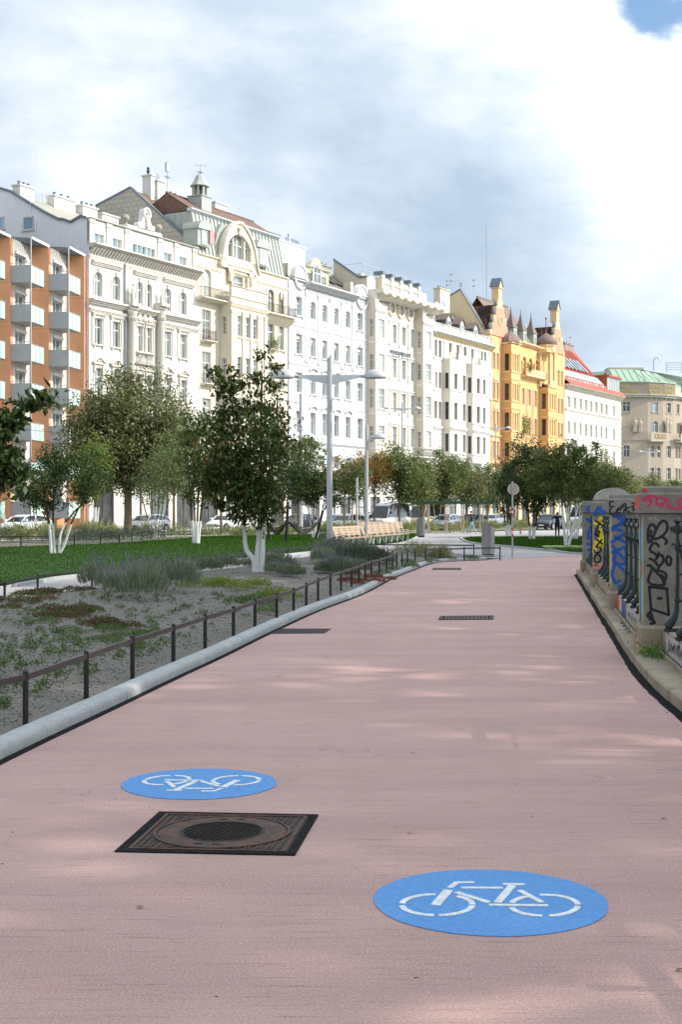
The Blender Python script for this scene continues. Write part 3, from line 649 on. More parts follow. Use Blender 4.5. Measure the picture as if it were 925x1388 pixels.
# weeds at the foot of the nearest pier
M_weed = pm('weed_leaf', (.10, .22, .02), (.06, .13, .015), scale=30, rough=.6, trans=.3)
def leaf_cloud(name, centers, size, mats, parent=None, seed=0, aspect=.5, droop=0.0, loc=(0, 0, 0), **k):
    rs = np.random.RandomState(seed); n = len(centers); C = np.asarray(centers, float)
    d = rs.normal(size=(n, 3)); d[:, 2] -= droop; d /= np.linalg.norm(d, axis=1)[:, None]
    e = rs.normal(size=(n, 3)); e -= d * (e * d).sum(1)[:, None]; e /= np.linalg.norm(e, axis=1)[:, None] + 1e-9
    nn = np.cross(d, e); s = size * rs.uniform(.65, 1.3, n)[:, None]
    V = np.empty((n, 4, 3)); V[:, 0] = C; V[:, 1] = C + d * s * .5 + e * s * aspect * .5 + nn * s * .06; V[:, 2] = C + d * s; V[:, 3] = C + d * s * .5 - e * s * aspect * .5 + nn * s * .06
    F = np.arange(n * 4).reshape(n, 4); mi = rs.randint(0, len(mats), n) if len(mats) > 1 else None
    me = np_mesh(name, V.reshape(-1, 3), F, mats, mi); return place(name, me, parent, loc, **k)
rs = np.random.RandomState(4); q_ = BW(.06, -.45)
leaf_cloud('weed', rs.normal(size=(260, 3)) * (.075, .16, .05) + (0, 0, .17), .045, [M_weed], loc=(q_.x, q_.y, 0), seed=3, label='bright green weed growing at the foot of the nearest pier', cat='weed')
# ================================================================ low fences round the planting bed
M_rail = pm('fence_rail', (.085, .066, .062), (.06, .05, .048), scale=6, rough=.5, metal=.5, bump=.1, varc=.05)
M_post = pm('fence_post', (.035, .033, .035), rough=.45, metal=.6)
def low_fence(pts, h, lab, grp=None, rail_mat=M_rail, pw=.022, zf=bed_z):
    t = root('low_fence', lab, 'fence', (pts[0][0], pts[0][1], 0), 0, grp); o = Vector(pts[0])
    me = None; P3 = [Vector((p[0] - o.x, p[1] - o.y, max(0, zf(p[0], p[1])))) for p in pts]
    for i, p in enumerate(P3):
        if me is None:
            mb = MB(); mb.lathe([(pw, -.1), (pw, h), (pw * .7, h + .012)], (0, 0, 0), 8); me = mb.mesh('post', M_post)
        place('post', me, t, p)
        if i + 1 < len(P3):
            q = P3[i + 1]; d = (q - p); d.normalize(); n = Vector((-d.y, d.x, 0)).normalized() * .013; a = p + Vector((0, 0, h - .06)) + d * .004; b = q + Vector((0, 0, h - .06)) - d * .004; z = Vector((0, 0, .045))
            mb = MB(); mb.hexa([a - n, b - n, b + n, a + n, a - n + z, b - n + z, b + n + z, a + n + z]); mb.build('rail', rail_mat, t)
F1 = smooth_line([(-3.35, 4.5), (-2.8, 8)] + [G(*p, .08) for p in ((32.4, 983), (119, 946), (185, 917), (238, 896), (283, 877), (321, 862), (352.6, 848), (380, 838), (403, 828), (425, 817), (445, 809), (462, 802), (478, 796), (490, 790), (504, 783), (516, 779), (530, 774), (541, 769), (558, 763.5), (585, 759.5), (615, 757.5), (650, 756.5), (697, 756))], 1.42)
low_fence([tuple(p) for p in F1], .40, 'low brown metal rail fence beside the pale kerb and pink path', 'low fences edging the planting bed')
F2 = smooth_line([(-13, 11), (-9.6, 17)] + [G(*p) for p in ((-30, 828), (10, 818), (77, 805), (150, 795), (234, 783.5), (275, 779), (340, 768), (405.5, 758), (470, 752.5), (541, 752.5), (610, 752.8), (650, 754.0), (688, 755.2))], 2.9)
low_fence([tuple(p) for p in F2], .44, 'low black metal fence between planting bed and inner path', 'low fences edging the planting bed', rail_mat=M_post, zf=lambda x, y: .0)
F3 = smooth_line([(-20.5, 60.5)] + [G(*p) for p in ((10, 744), (60, 744), (92, 743), (120, 741.5), (165, 738), (205, 733), (240, 728), (290, 724.5))], 3.1)
low_fence([tuple(p) for p in F3], .52, 'low black fence behind the large lawn by the shrubs', None, rail_mat=M_post, pw=.03, zf=lambda x, y: .06)
# ================================================================ park lamps
M_lamp = pm('lamp_grey', (.50, .505, .505), (.45, .455, .46), scale=2, rough=.38, metal=.25, spec=.5)
M_lampd = pm('lamp_grey_under', (.30, .31, .32), rough=.5)
def lamp_meshes(H, arm):
    mb = MB(); n = 20; r0, r1 = .095, .078     # pole with a slanted top
    for z, r in ((0, r0), (H - .25, r1)):
        for j in range(n): a = 2 * math.pi * j / n; mb.v.append((r * math.cos(a), r * math.sin(a), z))
    for j in range(n): a = 2 * math.pi * j / n; mb.v.append((r1 * math.cos(a), r1 * math.sin(a), H - .1 + r1 * math.cos(a) * 1.1))
    for k in range(2):
        for j in range(n): b = k * n; mb.f.append((b + j, b + (j + 1) % n, b + n + (j + 1) % n, b + n + j)); mb.m.append(0)
    mb.f.append(tuple(range(2 * n, 3 * n))); mb.m.append(0); mb.lathe([(.17, 0), (.17, .02), (.11, .03)], (0, 0, 0), 16)
    pole = mb.mesh('pole', M_lamp); za = H - .78
    mb = MB()
    for k in range(8):
        f0, f1 = k / 8, (k + 1) / 8
        def sec(f_): x = .06 + (arm - .06) * f_; h = .22 * (1 - f_) ** 1.1 + .06; zt = za + .11 + .02 * f_; wd = .045 - .01 * f_; return x, zt - h, zt, wd
        a, b = sec(f0), sec(f1); mb.hexa([(a[0], -a[3], a[1]), (b[0], -b[3], b[1]), (b[0], b[3], b[1]), (a[0], a[3], a[1]), (a[0], -a[3] * .6, a[2]), (b[0], -b[3] * .6, b[2]), (b[0], b[3] * .6, b[2]), (a[0], a[3] * .6, a[2])])
    armm = mb.mesh('arm', M_lamp)
    mb = MB(); c = (arm + .28, 0, za + .08)
    mb.lathe([(.335, -.05), (.34, -.02), (.325, .04), (.27, .12), (.18, .18), (.08, .21), (.01, .215)], c, 24, 1, .62)
    mb.tube([(arm - .16, 0, za + .08), (arm + .02, 0, za + .09)], [.05, .07], 10)
    head = mb.mesh('lamp_head', M_lamp); mb = MB(); mb.lathe([(.31, -.065), (.335, -.0501)], c, 24, 1, .62); und = mb.mesh('diffuser', M_lampd)
    for m_ in (pole, head): m_.polygons.foreach_set('use_smooth', [True] * len(m_.polygons)); m_.set_sharp_from_angle(angle=R(40))
    return pole, armm, head, und
def lamp(loc, H, lab, grp, arm=1.1, sides=2, rot=0, ms=None, name='park_lamp', cat='lamp'):
    ms = ms or lamp_meshes(H, arm); t = root(name, lab, cat, (*loc, 0), rot, grp); place('pole', ms[0], t)
    for s_ in range(sides):
        a = place('arm', ms[1], t, rot=math.pi * s_); h = place('lamp_head', ms[2], t, rot=math.pi * s_); place('diffuser', ms[3], h)
    return t, ms
gl = 'grey twin-armed lamps in the park'
x, y = G(447, 768); lamp((x, y), 6.45, 'tallest looking grey lamp post with two curved arms, standing in the planting bed', gl)
_, ms_ = lamp(G(497.4, 739), 6.05, 'grey single-arm lamp post behind the slatted benches', 'grey single-armed lamps in the park', arm=.35, sides=1)
x, y = G(856.5, 712.3); lamp((x, y), 6.4, 'single-arm lamp showing above the round-headed stone', 'grey single-armed lamps in the park', arm=.35, sides=1, rot=math.pi)
lamp(G(484, 724), 4.3, 'short pale pole with small head among the benches and young trees', None, arm=.2, sides=0)
# tall street lamps
gs = 'tall twin-armed street lamps along the road'
ms2 = lamp_meshes(12.8, 1.25)
for (px, Y), lab in (((545.5, 138), 'slim tall street lamp before the beige house with the painted name'), ((672.6, 170), 'slim tall street lamp in front of the orange gabled house'), ((880.6, 237), 'slim tall street lamp in front of the stone insurance building')):
    lamp(((px - 462.5) / FPX * Y, Y), 12.8, lab, gs, ms=ms2, name='street_lamp', cat='street lamp')
# wire pole at the left with its cable
X, Y = (408 - 462.5) / FPX * 108, 108
t = root('wire_pole', 'pale grey mast carrying a thin cable before the white stucco house', 'mast', (X, Y, 0)); mb = MB(); mb.lathe([(.17, 0), (.13, 11.0)], (0, 0, 0), 12); mb.build('mast', M_lamp, t, smooth=True)
mb = MB(); mb.box(-.09, .25, -.08, .08, 8.9, 9.2); mb.build('bracket', M_lampd, t)
def cable(a, b, sag, lab):
    a, b = Vector(a), Vector(b); mb = MB(); mb.tube([a.lerp(b, k / 10) - Vector((0, 0, sag * 4 * (k / 10) * (1 - k / 10))) for k in range(11)], .02, 4)
    mb.build('cable', M_post, None, label=lab, cat='cable')
cable((X, Y, 9.1), (-11.5, 128.5, 10.2), .3, 'dark cable from the pale mast to the cream house')
for z0, z1_ in ((10.1, 10.6), (8.1, 8.5)):
    cable((-27, 98, z0), (-12, 128, z1_), .4, 'thin dark wire crossing in front of the orange house, %s' % ('upper' if z0 > 9 else 'lower'))
# ================================================================ benches along the lawn edge
M_wood = pm('bench_wood', (.42, .29, .19), (.32, .21, .135), scale=6, rough=.65, bump=.3, bscale=30, stretch=(1, 1, 6), varc=.12)
M_cream = pm('bench_metal', (.72, .70, .64), rough=.45)
def bench(pa, pb, lab, n_legs=7, back=-1, grp='slatted benches by the lawn'):
    a, b = Vector(pa), Vector(pb); L_ = (b - a).length; t = root('park_bench', lab, 'bench', (a.x, a.y, 0), math.atan2((b - a).y, (b - a).x), grp)
    s_ = back
    for k in range(4):
        y = s_ * (-.26 + k * .13); mb = MB(); mb.box(.05, L_ - .05, y - .055, y + .055, .43, .47); mb.build('seat_slat', M_wood, t)
    for k in range(4):
        y = s_ * (.27 + k * .035); z = .55 + k * .115; mb = MB(); mb.hexa([(.05, y - .014, z), (L_ - .05, y - .014, z), (L_ - .05, y + .014, z), (.05, y + .014, z), (.05, y - .014 + s_ * .03, z + .095), (L_ - .05, y - .014 + s_ * .03, z + .095), (L_ - .05, y + .014 + s_ * .03, z + .095), (.05, y + .014 + s_ * .03, z + .095)]); mb.build('back_slat', M_wood, t)
    for k in range(n_legs):
        x = .25 + (L_ - .5) * k / (n_legs - 1); mb = MB()
        for d in (-1, 1):
            mb.tube([(x + d * .04, -s_ * .2, 0), (x + d * .19, -s_ * .24, .43)], .022, 6); mb.tube([(x + d * .04, s_ * .2, 0), (x + d * .17, s_ * .24, .43), (x + d * .2, s_ * .40, .98)], .022, 6)
        mb.box(x - .05, x + .05, -.24, .24, 0, .02); mb.build('leg', M_cream, t)
bench(G(455, 744.5), G(497, 740), 'nearest slatted wooden bench on pale metal legs, by the lamp post', 6, 1)
bench(G(499, 739.5), G(549, 734), 'second slatted wooden bench in the row, right of the lamp post', 7, 1)
bench(G(490, 727.5), G(551, 726.5), 'far slatted wooden bench behind the row of two', 8, 1)
M_wb = pm('white_bench', (.70, .70, .68), rough=.6)
for (a, b, lab) in ((G(276, 724), G(298, 723), 'small plain white bench behind the big leafy tree'), (G(201, 729), G(223, 728), 'small plain white bench left of the thin multi-stem tree'), (G(580, 722.5), G(640, 722.5), 'long low brown bench under the green pergola'), (G(690, 724), G(722, 724), 'low brown bench behind the round sign pole')):
    a, b = Vector(a), Vector(b); L_ = (b - a).length; t = root('low_bench', lab, 'bench', (a.x, a.y, 0), math.atan2((b - a).y, (b - a).x), 'plain low benches')
    wd = M_wb if 'white' in lab else M_wood
    for k in range(3): mb = MB(); mb.box(0, L_, -.24 + k * .17, -.1 + k * .17, .42, .47); mb.build('seat_slat', wd, t)
    for x in (.15, L_ / 2, L_ - .15): mb = MB(); mb.box(x - .04, x + .04, -.2, .22, 0, .42); mb.build('leg', wd, t)
# ================================================================ litter bins
M_steel = pm('brushed_steel', (.36, .35, .33), (.24, .235, .23), scale=9, rough=.32, metal=.85, stretch=(1, 1, .12), bump=.05)
def litter_bin(loc, h, r, lab, rot):
    t = root('litter_bin', lab, 'litter bin', (*loc, 0), rot, 'slant-topped steel bins'); n = 28; mb = MB()
    for z in (.10,): mb.v += [(r * math.cos(2 * math.pi * j / n), r * math.sin(2 * math.pi * j / n), z) for j in range(n)]
    mb.v += [(r * math.cos(2 * math.pi * j / n), r * math.sin(2 * math.pi * j / n), h - .13 - .13 * math.cos(2 * math.pi * j / n)) for j in range(n)]
    mb.f = [(j, (j + 1) % n, n + (j + 1) % n, n + j) for j in range(n)]; mb.m = [0] * n; mb.build('casing', M_steel, t, smooth=True)
    mb = MB(); mb.v = [((r - .012 * k) * math.cos(2 * math.pi * j / n), (r - .012 * k) * math.sin(2 * math.pi * j / n), h - .14 - .07 * k - .13 * math.cos(2 * math.pi * j / n)) for k in (0, 1) for j in range(n)]
    mb.f = [(j, (j + 1) % n, n + (j + 1) % n, n + j) for j in range(n)] + [tuple(range(n, 2 * n))]; mb.m = [0] * (n + 1); mb.build('opening', M_post, t)
    mb = MB(); mb.lathe([(r * .93, 0), (r * .93, .10)], (0, 0, 0), n); mb.build('foot', M_post, t)
litter_bin(G(662, 754.4), 1.30, .24, 'near steel litter bin with slanted top by the round sign', 0)
litter_bin((( 570.5 - 462.5) / FPX * 90, 90), 1.42, .28, 'far steel litter bin with slanted top beside the benches', R(180))
# ================================================================ round sign seen from behind
M_disc = pm('sign_back', (.52, .43, .33), (.46, .38, .30), scale=4, rough=.5, metal=.3)
x, y = G(695, 756.5); t = root('round_sign', 'round traffic sign seen from behind on a red and white banded pole', 'sign', (x, y, 0))
M_galv = pm('galvanised', (.42, .43, .44), (.34, .35, .36), scale=12, rough=.45, metal=.6)
mb = MB(); mb.lathe([(.032, 0), (.032, 2.75)], (0, 0, 0), 12); mb.build('pole', M_galv, t, smooth=True)
for i, z in enumerate((1.69, 1.50, .98, .76)): mb = MB(); mb.lathe([(.036, z), (.036, z + .11)], (0, 0, 0), 12); mb.build('band', pm('band_red', (.62, .03, .03), rough=.4), t)
for i, z in enumerate((1.60, .87)): mb = MB(); mb.lathe([(.0355, z), (.0355, z + .11)], (0, 0, 0), 12); mb.build('band', pm('band_white', (.75, .75, .75), rough=.4), t, label='white band')
mb = MB(); mb.prism([(.215 * math.cos(a), 2.47 + .215 * math.sin(a)) for a in np.linspace(0, 2 * math.pi, 33)[:-1]], lambda a, b, d: (a + .04, d, b), .045, .055); mb.build('disc', M_disc, t)
for z in (2.38, 2.58): mb = MB(); mb.box(-.1, .16, .028, .046, z, z + .025); mb.build('clamp', M_galv, t)
# ================================================================ coiled hose on the lawn edge
M_hose = pm('hose', (.36, .42, .16), (.30, .36, .14), scale=5, rough=.6)
x, y = G(764, 746.5); mb = MB(); pts = [(( .55 + .06 * (k // 24) + .03 * math.sin(k)) * math.cos(2 * math.pi * k / 24) * 1.1, (.5 + .05 * (k // 24)) * math.sin(2 * math.pi * k / 24), .04 + .035 * (k // 24) + .01 * math.sin(k * 2.1)) for k in range(24 * 5)]
mb.tube(pts, .022, 6); mb.tube([(.9, .2, .03), (1.4, -.2, .03), (2.1, -.35, .03), (3, -.3, .03)], .022, 6)
mb.build('garden_hose', M_hose, None, (x, y, .01), smooth=True, label='pale green garden hose coiled at the edge of the small lawn', cat='hose')
# ================================================================ hammocks between slanted posts
M_net = pm('net', (.02, .02, .022), rough=.8)
def hposts():
    P = [(Vector((*G(366, 732), 0)), -.25), (Vector((*G(388, 735.7), 0)), .1), (Vector((*G(428, 731), 0)), .45)]
    for i, (p, lean) in enumerate(P):
        mb = MB(); mb.tube([p, p + Vector((lean, 0, 1.75 if i != 1 else 2.2))], .085, 8); mb.build('hammock_post', M_post, None, label=('left', 'middle', 'right')[i] + ' slanted dark hammock post on the large lawn', cat='post', group='hammock posts on the lawn')
    for i in range(2):
        a = P[i][0] + Vector((P[i][1] * .7, 0, 1.15)); b = P[i + 1][0] + Vector((P[i + 1][1] * .6, 0, 1.15)); mb = MB(); NU, NV = 16, 6
        def hp(u, v): p = a.lerp(b, u); s_ = math.sin(math.pi * u); return p + Vector((.1, -1, 0)) * (v - .5) * 1.1 * (s_ ** .5) + Vector((0, 0, -.75 * s_ * (1 - .5 * (2 * v - 1) ** 2)))
        for j in range(NV + 1): mb.tube([hp(k / NU, j / NV) for k in range(NU + 1)], .022, 4)
        for k in range(1, NU): mb.tube([hp(k / NU, j / NV) for j in range(NV + 1)], .02, 4)
        mb.build('hammock', M_net, None, label=('left' if i == 0 else 'right') + ' black net hammock slung between the dark posts', cat='hammock', group='black net hammocks')
hposts()
# ================================================================ green pergola
M_beam = pm('pergola_green', (.02, .07, .045), (.015, .055, .035), scale=4, rough=.6)
M_pp = pm('pergola_post', (.50, .40, .32), (.42, .32, .26), scale=3, rough=.7)
Y = 105; t = root('pergola', 'long dark green beam carried on pale wooden posts across the far path', 'pergola', ((561.6 - 462.5) / FPX * Y, Y, 0)); L_ = (668 - 561.6) / FPX * Y
mb = MB(); mb.box(0, L_, -.08, .08, 2.27, 2.47); mb.build('beam', M_beam, t)
mb = MB(); mb.box(0, L_, 1.9, 2.06, 2.27, 2.47); mb.build('beam', M_beam, t)
for px in (582, 606.7, 629, 655):
    x = (px - 561.6) / FPX * Y
    for yy in (0, 1.98): mb = MB(); mb.box(x - .05, x + .05, yy - .05, yy + .05, 0, 2.27); mb.build('post', M_pp, t)
    mb = MB(); mb.box(x - .05, x + .05, .08, 1.9, 2.3, 2.42); mb.build('cross_beam', M_beam, t)
# ================================================================ people
def person(loc, rot, lab, joints, edges, rad, jacket, legs, extra=None, scale=1.0, zsplit=.92, bag=None, hairc=(.06, .03, .02)):
    t = root('person', lab, 'person', (*loc, 0), rot)
    m = bpy.data.materials.new('clothes'); m.use_nodes = True; nt = m.node_tree; N = nt.nodes; L = nt.links; tc = N.new('ShaderNodeTexCoord'); sx = N.new('ShaderNodeSeparateXYZ'); L.new(tc.outputs['Object'], sx.inputs[0])
    rp = N.new('ShaderNodeValToRGB'); rp.color_ramp.interpolation = 'CONSTANT'; dv = N.new('ShaderNodeMath'); dv.operation = 'DIVIDE'; dv.inputs[1].default_value = 2.0; L.new(sx.outputs[2], dv.inputs[0]); L.new(dv.outputs[0], rp.inputs[0])
    e = rp.color_ramp.elements; e[0].position = 0; e[0].color = (.03, .03, .03, 1); e[1].position = .05; e[1].color = (*legs, 1)
    x = e.new(zsplit / 2); x.color = (*jacket, 1); x = e.new(1.49 / 2); x.color = (.50, .30, .22, 1); L.new(rp.outputs[0], N['Principled BSDF'].inputs['Base Color']); N['Principled BSDF'].inputs['Roughness'].default_value = .85
    me = bpy.data.meshes.new('body'); me.from_pydata(joints, edges, []); me.materials.append(m); o = place('body', me, t)
    sk = o.modifiers.new('skin', 'SKIN'); sk.use_smooth_shade = True; ss = o.modifiers.new('sub', 'SUBSURF'); ss.levels = 2; ss.render_levels = 2
    for i, v in enumerate(me.skin_vertices[0].data): v.radius = rad[i] if isinstance(rad[i], tuple) else (rad[i], rad[i]); v.use_root = (i == 0)
    hd = Vector(joints[3]); mb = MB(); mb.lathe([(.01, .135), (.06, .12), (.092, .07), (.1, .02), (.095, -.04), (.06, -.075)], (hd.x - .018, hd.y, hd.z + .015), 14, 1.0, .86); mb.build('hair', pm('hair%d' % int(hairc[0] * 1000), hairc, rough=.8), t, smooth=True)
    mb = MB(); mb.lathe([(.006, -.02), (.016, -.012), (.012, .012), (.004, .03)], (hd.x + .1, hd.y, hd.z - .01), 8); mb.build('nose', pm('skin', (.50, .30, .22), rough=.6), t)
    if bag: mb = MB(); mb.hexa([(bag[0] - .06, bag[1] - .15, bag[2]), (bag[0] + .06, bag[1] - .15, bag[2]), (bag[0] + .06, bag[1] + .15, bag[2]), (bag[0] - .06, bag[1] + .15, bag[2])] + [(bag[0] - .04, bag[1] - .13, bag[2] + .3), (bag[0] + .04, bag[1] - .13, bag[2] + .3), (bag[0] + .04, bag[1] + .13, bag[2] + .3), (bag[0] - .04, bag[1] + .13, bag[2] + .3)]); mb.build('bag', M_post, t)
    t.scale = (scale,) * 3; return t
ED = [(0, 1), (1, 2), (2, 3), (2, 4), (4, 5), (5, 6), (2, 7), (7, 8), (8, 9), (0, 10), (10, 11), (11, 12), (12, 13), (0, 14), (14, 15), (15, 16), (16, 17)]
RAD = [(.15, .12), (.15, .12), (.10, .09), (.095, .085), .062, .05, .035, .062, .05, .035, .095, .062, .042, .035, .095, .062, .042, .035]
# x is forward
walk = [(0, 0, .95), (.01, 0, 1.2), (.02, 0, 1.43), (.05, 0, 1.62), (.02, .19, 1.38), (-.08, .24, 1.12), (.02, .26, .88), (.02, -.19, 1.38), (.10, -.24, 1.12), (.26, -.25, .98), (.0, .09, .88), (.14, .10, .50), (.30, .10, .09), (.42, .10, .05), (0, -.09, .88), (-.08, -.10, .50), (-.34, -.10, .14), (-.28, -.10, .04)]
person(((640 - 462.5) / FPX * 103, 103), R(160), 'person in dark jacket and blue jeans walking past the pergola with a bag', walk, ED, RAD, (.02, .02, .025), (.25, .38, .52), bag=(.05, -.30, .62), hairc=(.30, .14, .07))
photo = [(0, 0, .95), (.0, 0, 1.2), (.0, 0, 1.43), (.03, 0, 1.60), (.02, .2, 1.40), (.12, .34, 1.30), (.22, .12, 1.55), (.02, -.2, 1.40), (.12, -.34, 1.30), (.22, -.12, 1.55), (.0, .09, .88), (.06, .09, .50), (.02, .09, .09), (.14, .10, .05), (0, -.09, .88), (-.10, -.09, .50), (-.20, -.09, .12), (-.12, -.09, .04)]
person(G(756, 729.5), R(-95), 'person in black with raised elbows holding a camera to the face on the far path', photo, ED, RAD, (.012, .012, .014), (.014, .014, .016), zsplit=1.0, scale=.95, hairc=(.04, .02, .015))
# ================================================================ vehicles
QUAY = []      # (x, y) of the quay trees, filled here so the light plan stays in one place
for i in range(16): QUAY.append((17.5 + i * 1.9 + (i % 2) * 2.6, -14 + i * 7.2))
M_glass = pm('car_glass', (.02, .028, .032), rough=.06, spec=.9)
M_tyre = pm('tyre', (.018, .018, .018), rough=.85); M_rim = pm('rim', (.45, .45, .46), rough=.3, metal=.8)
M_lampc = pm('headlamp', (.6, .62, .62), rough=.1, spec=1); M_tail = pm('tail_lamp', (.35, .01, .01), rough=.2); M_plate = pm('number_plate', (.75, .75, .73), rough=.5); M_trimb = pm('black_trim', (.015, .015, .015), rough=.5)
def car(loc, rot, lab, paint, kind='hatch', grp='cars along the street'):
    t = root('parked_car', lab, 'car', (*loc, 0), rot, grp)
    if kind == 'hatch': L_, Wd, prof, roof, wb, base = 4.25, 1.80, [(-2.12, .45, .75), (-2.05, .28, .98), (-1.6, .20, 1.02), (-.8, .2, .98), (.3, .2, .96), (1.05, .2, .93), (1.6, .2, .84), (1.95, .22, .72), (2.12, .30, .58)], [(-1.95, 1.0), (-1.60, 1.34), (-.8, 1.45), (.15, 1.43), (.55, 1.32), (1.15, .93)], 1.3, .64
    else: L_, Wd, prof, roof, wb, base = 5.4, 2.0, [(-2.7, .45, 1.2), (-2.68, .3, 1.25), (-1, .3, 1.25), (.8, .3, 1.22), (1.6, .3, 1.15), (2.2, .3, 1.05), (2.6, .35, .92), (2.72, .45, .7)], [(-2.68, 1.25), (-2.62, 2.35), (-1.5, 2.45), (.6, 2.42), (1.15, 2.2), (1.95, 1.15)], 1.6, .72
    hw = Wd / 2; mb = MB(); n = 9
    for x, zb, zt in prof:
        e = 1 - .13 * (abs(x) / (L_ / 2)) ** 3
        ring = [(0, zb), (hw * .8 * e, zb), (hw * .97 * e, zb + .12), (hw * e, (zb + zt) / 2), (hw * .97 * e, zt - .08), (hw * .86 * e, zt), (hw * .4 * e, zt + .02), (0, zt + .03)]
        mb.v += [(x, y, z) for y, z in ring] + [(x, -y, z) for y, z in ring[-2:0:-1]]
    m_ = 14; k = len(prof)
    for i in range(k - 1):
        for j in range(m_): a = i * m_ + j; b = i * m_ + (j + 1) % m_; mb.f.append((a, b, b + m_, a + m_)); mb.m.append(0)
    mb.f += [tuple(range(m_))[::-1], tuple((k - 1) * m_ + j for j in range(m_))]; mb.m += [0, 0]; mb.build('body', paint, t, smooth=True)
    # cabin: roof skin, pillars and glass
    mb = MB(); rw = hw * .70; bw = hw * .88
    rp = roof[1:-1]
    for i in range(len(rp) - 1):
        (xa, za), (xb, zb_) = rp[i], rp[i + 1]; mb.hexa([(xa, -rw, za - .05), (xb, -rw, zb_ - .05), (xb, rw, zb_ - .05), (xa, rw, za - .05), (xa, -rw + .04, za + .02), (xb, -rw + .04, zb_ + .02), (xb, rw - .04, zb_ + .02), (xa, rw - .04, za + .02)])
    zb0 = roof[0][1]
    for s in (-1, 1):
        for (a, b) in (((roof[0][0], roof[0][1] - .02), rp[0]), ((roof[-1][0], roof[-1][1] - .02), rp[-1]), ((-.35, zb0 - .05), (-.45, 1.44 if kind == 'hatch' else 2.43))):
            mb.tube([(a[0], s * bw, a[1]), (b[0], s * rw, b[1] - .01)], .045, 5)
    mb.build('roof', paint, t)
    mb = MB(); zf = roof[-1][1] - .03; zr_ = roof[0][1] - .03
    G_ = [(roof[0][0] + .03, zr_), *[(x, z - .04) for x, z in rp], (roof[-1][0] - .03, zf)]
    for i in range(len(G_) - 1):
        (xa, za), (xb, zb_) = G_[i], G_[i + 1]
        def wdt(z): f_ = (z - .93) / ((1.43 if kind == 'hatch' else 2.4) - .93); return bw + (rw - bw) * max(0, min(1, f_)) - .02
        for s in (-1, 1): mb.q((xa, s * wdt(zr_), zr_ - .05), (xb, s * wdt(zr_), zr_ - .05), (xb, s * wdt(zb_), zb_), (xa, s * wdt(za), za))
    (xa, za), (xb, zb_) = G_[0], G_[1]; mb.q((xa, -bw + .04, za), (xb, -rw, zb_), (xb, rw, zb_), (xa, bw - .04, za))
    (xa, za), (xb, zb_) = G_[-1], G_[-2]; mb.q((xa, -bw + .04, za), (xb, -rw, zb_), (xb, rw, zb_), (xa, bw - .04, za))
    mb.build('windows', M_glass, t)
    me = me2 = me3 = None
    for sx in (-1, 1):
        for sy in (-1, 1):
            mb = MB(); mb.prism([(.32 * math.cos(a), .32 * math.sin(a)) for a in np.linspace(0, 6.283, 23)[:-1]], lambda a, b, d: (a, d, b), -.11, .11); wh = mb.build('wheel', M_tyre, t, (sx * wb, sy * (hw - .1), .32))
            mb = MB()
            mb.prism([(.21 * math.cos(a), .21 * math.sin(a)) for a in np.linspace(0, 6.283, 17)[:-1]], lambda a, b, d: (a, d, b), -.115, .115); mb.build('rim', M_rim, wh)
            mb = MB(); mb.prism([(.38 * math.cos(a), .38 * math.sin(a)) for a in np.linspace(0, math.pi, 13)], lambda a, b, d: (a, d, b), -.005, .01); mb.build('wheel_arch', M_trimb, t, (sx * wb, sy * (hw * 1.0 - .005), .34))
    xf = L_ / 2; h0 = .66 if kind == 'hatch' else .85
    for s in (-1, 1):
        mb = MB(); mb.hexa([(xf - .22, s * hw * .55, h0 - .08), (xf - .05, s * hw * .5, h0 - .1), (xf - .35, s * hw * .93, h0 - .02), (xf - .5, s * hw * .9, h0), (xf - .25, s * hw * .55, h0 + .06), (xf - .1, s * hw * .5, h0 + .04), (xf - .38, s * hw * .94, h0 + .1), (xf - .5, s * hw * .9, h0 + .1)]); mb.build('headlight', M_lampc, t)
        mb = MB(); mb.box(-xf - .0, -xf + .1, s * hw * .72 - .12, s * hw * .72 + .12, .8, .95); mb.build('tail_light', M_tail, t)
        mb = MB(); xm = roof[-1][0] - .25; zm = (1.02 if kind == 'hatch' else 1.5); mb.box(xm - .07, xm + .07, s * hw - .02 if s > 0 else -hw - .2, s * hw + .2 if s > 0 else -hw + .02, zm, zm + .15); mb.build('mirror', M_trimb if kind != 'hatch' else paint, t)
        mb = MB(); mb.box(-.37, -.355, s * hw * .985 - .006, s * hw * .985 + .006, .35, .92); mb.box(.62, .635, s * hw * .985 - .006, s * hw * .985 + .006, .35, .9); mb.box(-.2, -.05, s * hw * .99 - .012, s * hw * .99 + .012, .8, .83); mb.build('door_seam', M_trimb, t)
    mb = MB(); mb.box(xf - .14, xf + .015, -.5, .5, .44, .54); mb.box(xf - .12, xf + .01, -.6, .6, .26, .36); mb.build('grille', M_trimb, t)
    mb = MB(); mb.box(xf, xf + .03, -.26, .26, .38, .48); mb.build('number_plate', M_plate, t)
    return t
CP = {k: pm('car_' + k, c, rough=.25, spec=.6, metal=m_) for k, c, m_ in (('white', (.72, .73, .75), 0), ('silver', (.42, .44, .46), .5), ('dark', (.03, .035, .045), .3), ('cream', (.72, .62, .34), 0), ('red', (.45, .03, .02), 0))}
toward = math.atan2(-TY, -TX)
car((-22.5, 96.95), toward, 'white hatchback with open view of windscreen and bonnet at the left edge', CP['white'])
for t0, n0, lab, paint, kind in ((-3.5, 9.0, 'grey car half hidden behind the tallest broad tree', 'silver', 'hatch'), (7.5, 9.2, 'white car parked behind the airy pale-leaved tree', 'white', 'hatch'), (20, 9.2, 'dark car parked behind the pear-like tree', 'dark', 'hatch'), (28, 9.2, 'silver car parked by the orange awning', 'silver', 'hatch'),
                                 (13.5, 19.8, 'silver car behind the staked tree near the tall lamp post', 'silver', 'hatch')):
    car(RW(t0, n0), toward, lab, CP[paint], kind, grp='vehicles along the street')
